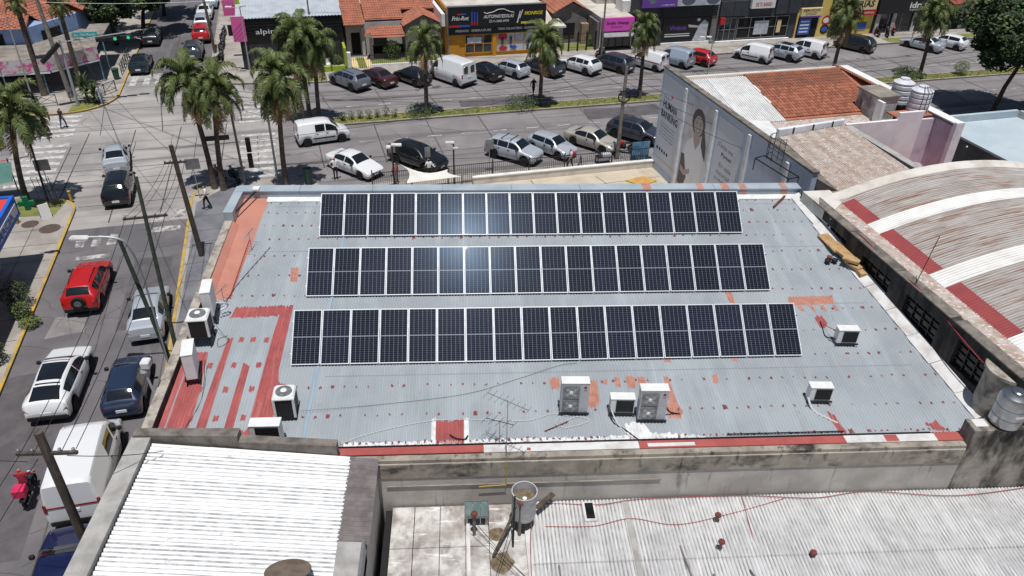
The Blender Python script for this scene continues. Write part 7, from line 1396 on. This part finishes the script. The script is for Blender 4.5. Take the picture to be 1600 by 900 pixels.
rcable(((-9.3,24.2,.4),(-9.0,24.0,.1),(-8.8,23.8),(-9.1,23.5),(-9.2,23.9),(-8.9,24.1)),'tangle of thin wires beside the left fan unit',r=.008); rcable(((-8.3,29.6),(-8.8,28.2),(-9.2,27),(-9.4,26)),'dark cable along the salmon membrane edge',r=.012); rcable(((-9.3,22.5,.3),(-9.1,21),(-9.3,19.8),(-9.4,19.4)),'thin cable from the nearest parapet unit down the red strip',r=.010); rcable(((-9.4,25.0,.8),(-9.1,25.2,.6),(-9.15,25.4,.3),(-9.4,25.3,.2)),'white insulated pipe loop beside the farthest parapet unit','white_cable',.035)
one('metal_rod', MB().tube([(2.7,19.15,zr(19.15)+.04),(3.55,19.55,zr(19.55)+.04)], .02, 5), 'rust', 'rusty rod lying on the roof below the left tall unit', 'rod'); one('wooden_slat', MB().beam((14.9,32.3,zr(32.3)+.08),(15.75,33.2,zr(33.2)+.12),.09,.05), 'rust', 'dark red slat lying at the far right roof corner', 'slat')
# aerials
def aerial(base, h, label, boom, n, ang, tilt=0, mat='grey_metal'):
    t_ = thing('aerial', label, 'antenna', base, ang, 'television aerials'); MB().tube([(0,0,-.05),(0,0,h)], .012, 6).build('mast', M['grey_metal'], t_)
    MB().tube([(-boom/2,0,h-.05-tilt),(boom/2,0,h-.05+tilt)], .013, 5).build('boom', M[mat], t_)
    for k in range(n): x = -boom/2+boom*k/(n-1); z = h-.05-tilt+2*tilt*k/(n-1); l = .30-.12*k/n; MB().tube([(x,-l,z),(x,l,z)], .008, 4).build('element', M[mat], t_)
aerial((1.35,18.15,5.7),2.35,'tall thin television aerial at the near roof edge',1.5,8,radians(-35)); aerial((1.15,18.7,5.7),1.0,'low dark aerial leaning at the near roof edge',1.1,5,radians(-38),.15,'dark_metal'); aerial((-9.05,29.4,zr(29.4)),.9,'small aerial on the salmon membrane at the far left',.9,6,radians(80),.0); aerial((-9.45,26.0,zr(26)),.7,'small aerial beside the farthest parapet air conditioner',.7,5,radians(70))
# corner brace
t_ = thing('corner_brace', 'steel brace across the far left corner of the parapet', 'brace', (0,0,0)); MB().beam((XL+.35,31.8,zr(32)+.3),(-9.6,33.42,zr(33.4)+.38),.06,.06).build('bar', M['dark_metal'], t_); MB().box(-9.75,33.35,zr(33.4)+.41,-9.45,33.7,zr(33.4)+.5).build('bracket', M['white_sealant'], t_)
# roof vent and cardboard
t_ = thing('roof_vent', 'twin dark vent cowls on the right of the roof', 'vent', (16.1,28.1,zr(28.1))); [MB().lathe([(.09,-.02),(.09,.12),(.14,.13),(.13,.2),(0,.24)], 12, (x,y,0)).build('cowl', M['dark'], t_) for x,y in ((-.16,-.05),(.16,-.02))]; MB().lathe([(.10,0),(.10,.2),(.13,.22),(0,.28)], 12, (0,.18,0)).build('cowl', M['rust'], t_)
mm('cardboard', s(190,156,112), s(166,132,92), sc=3, rough=.9)
rr = random.Random(9); cb = 0
for (x,y,a,w2,l2,b_) in ((16.55,29.3,.12,.5,1.5,.05),(16.75,28.7,.25,.6,1.2,.12),(16.9,28.0,-.2,.6,.7,.2),(17.0,27.6,.5,.5,.6,.12),(16.85,27.8,.9,.5,.7,.28),(17.1,27.2,.1,.4,.5,.08)):
    cb += 1; m = MB(); c = [(-w2/2,-l2/2),(w2/2,-l2/2),(w2/2,l2/2),(-w2/2,l2/2)]; m.prism([(c_[0]*cos(a)-c_[1]*sin(a),c_[0]*sin(a)+c_[1]*cos(a)) for c_ in c], [rr.uniform(0,.1)+b_ for _ in c], [rr.uniform(.1,.16)+b_+.02 for _ in c]); o = one('cardboard_sheet', m, 'cardboard', ('long flattened cardboard at the far end of the pile','second flattened cardboard of the pile with a slot','crumpled cardboard in the middle of the pile','small torn cardboard under the middle of the pile','tilted cardboard on top of the pile','last cardboard scrap at the near end of the pile')[cb-1], 'cardboard', 'cardboard pile by the dark wall'); o.location = (x,y,zr(y)+.02)
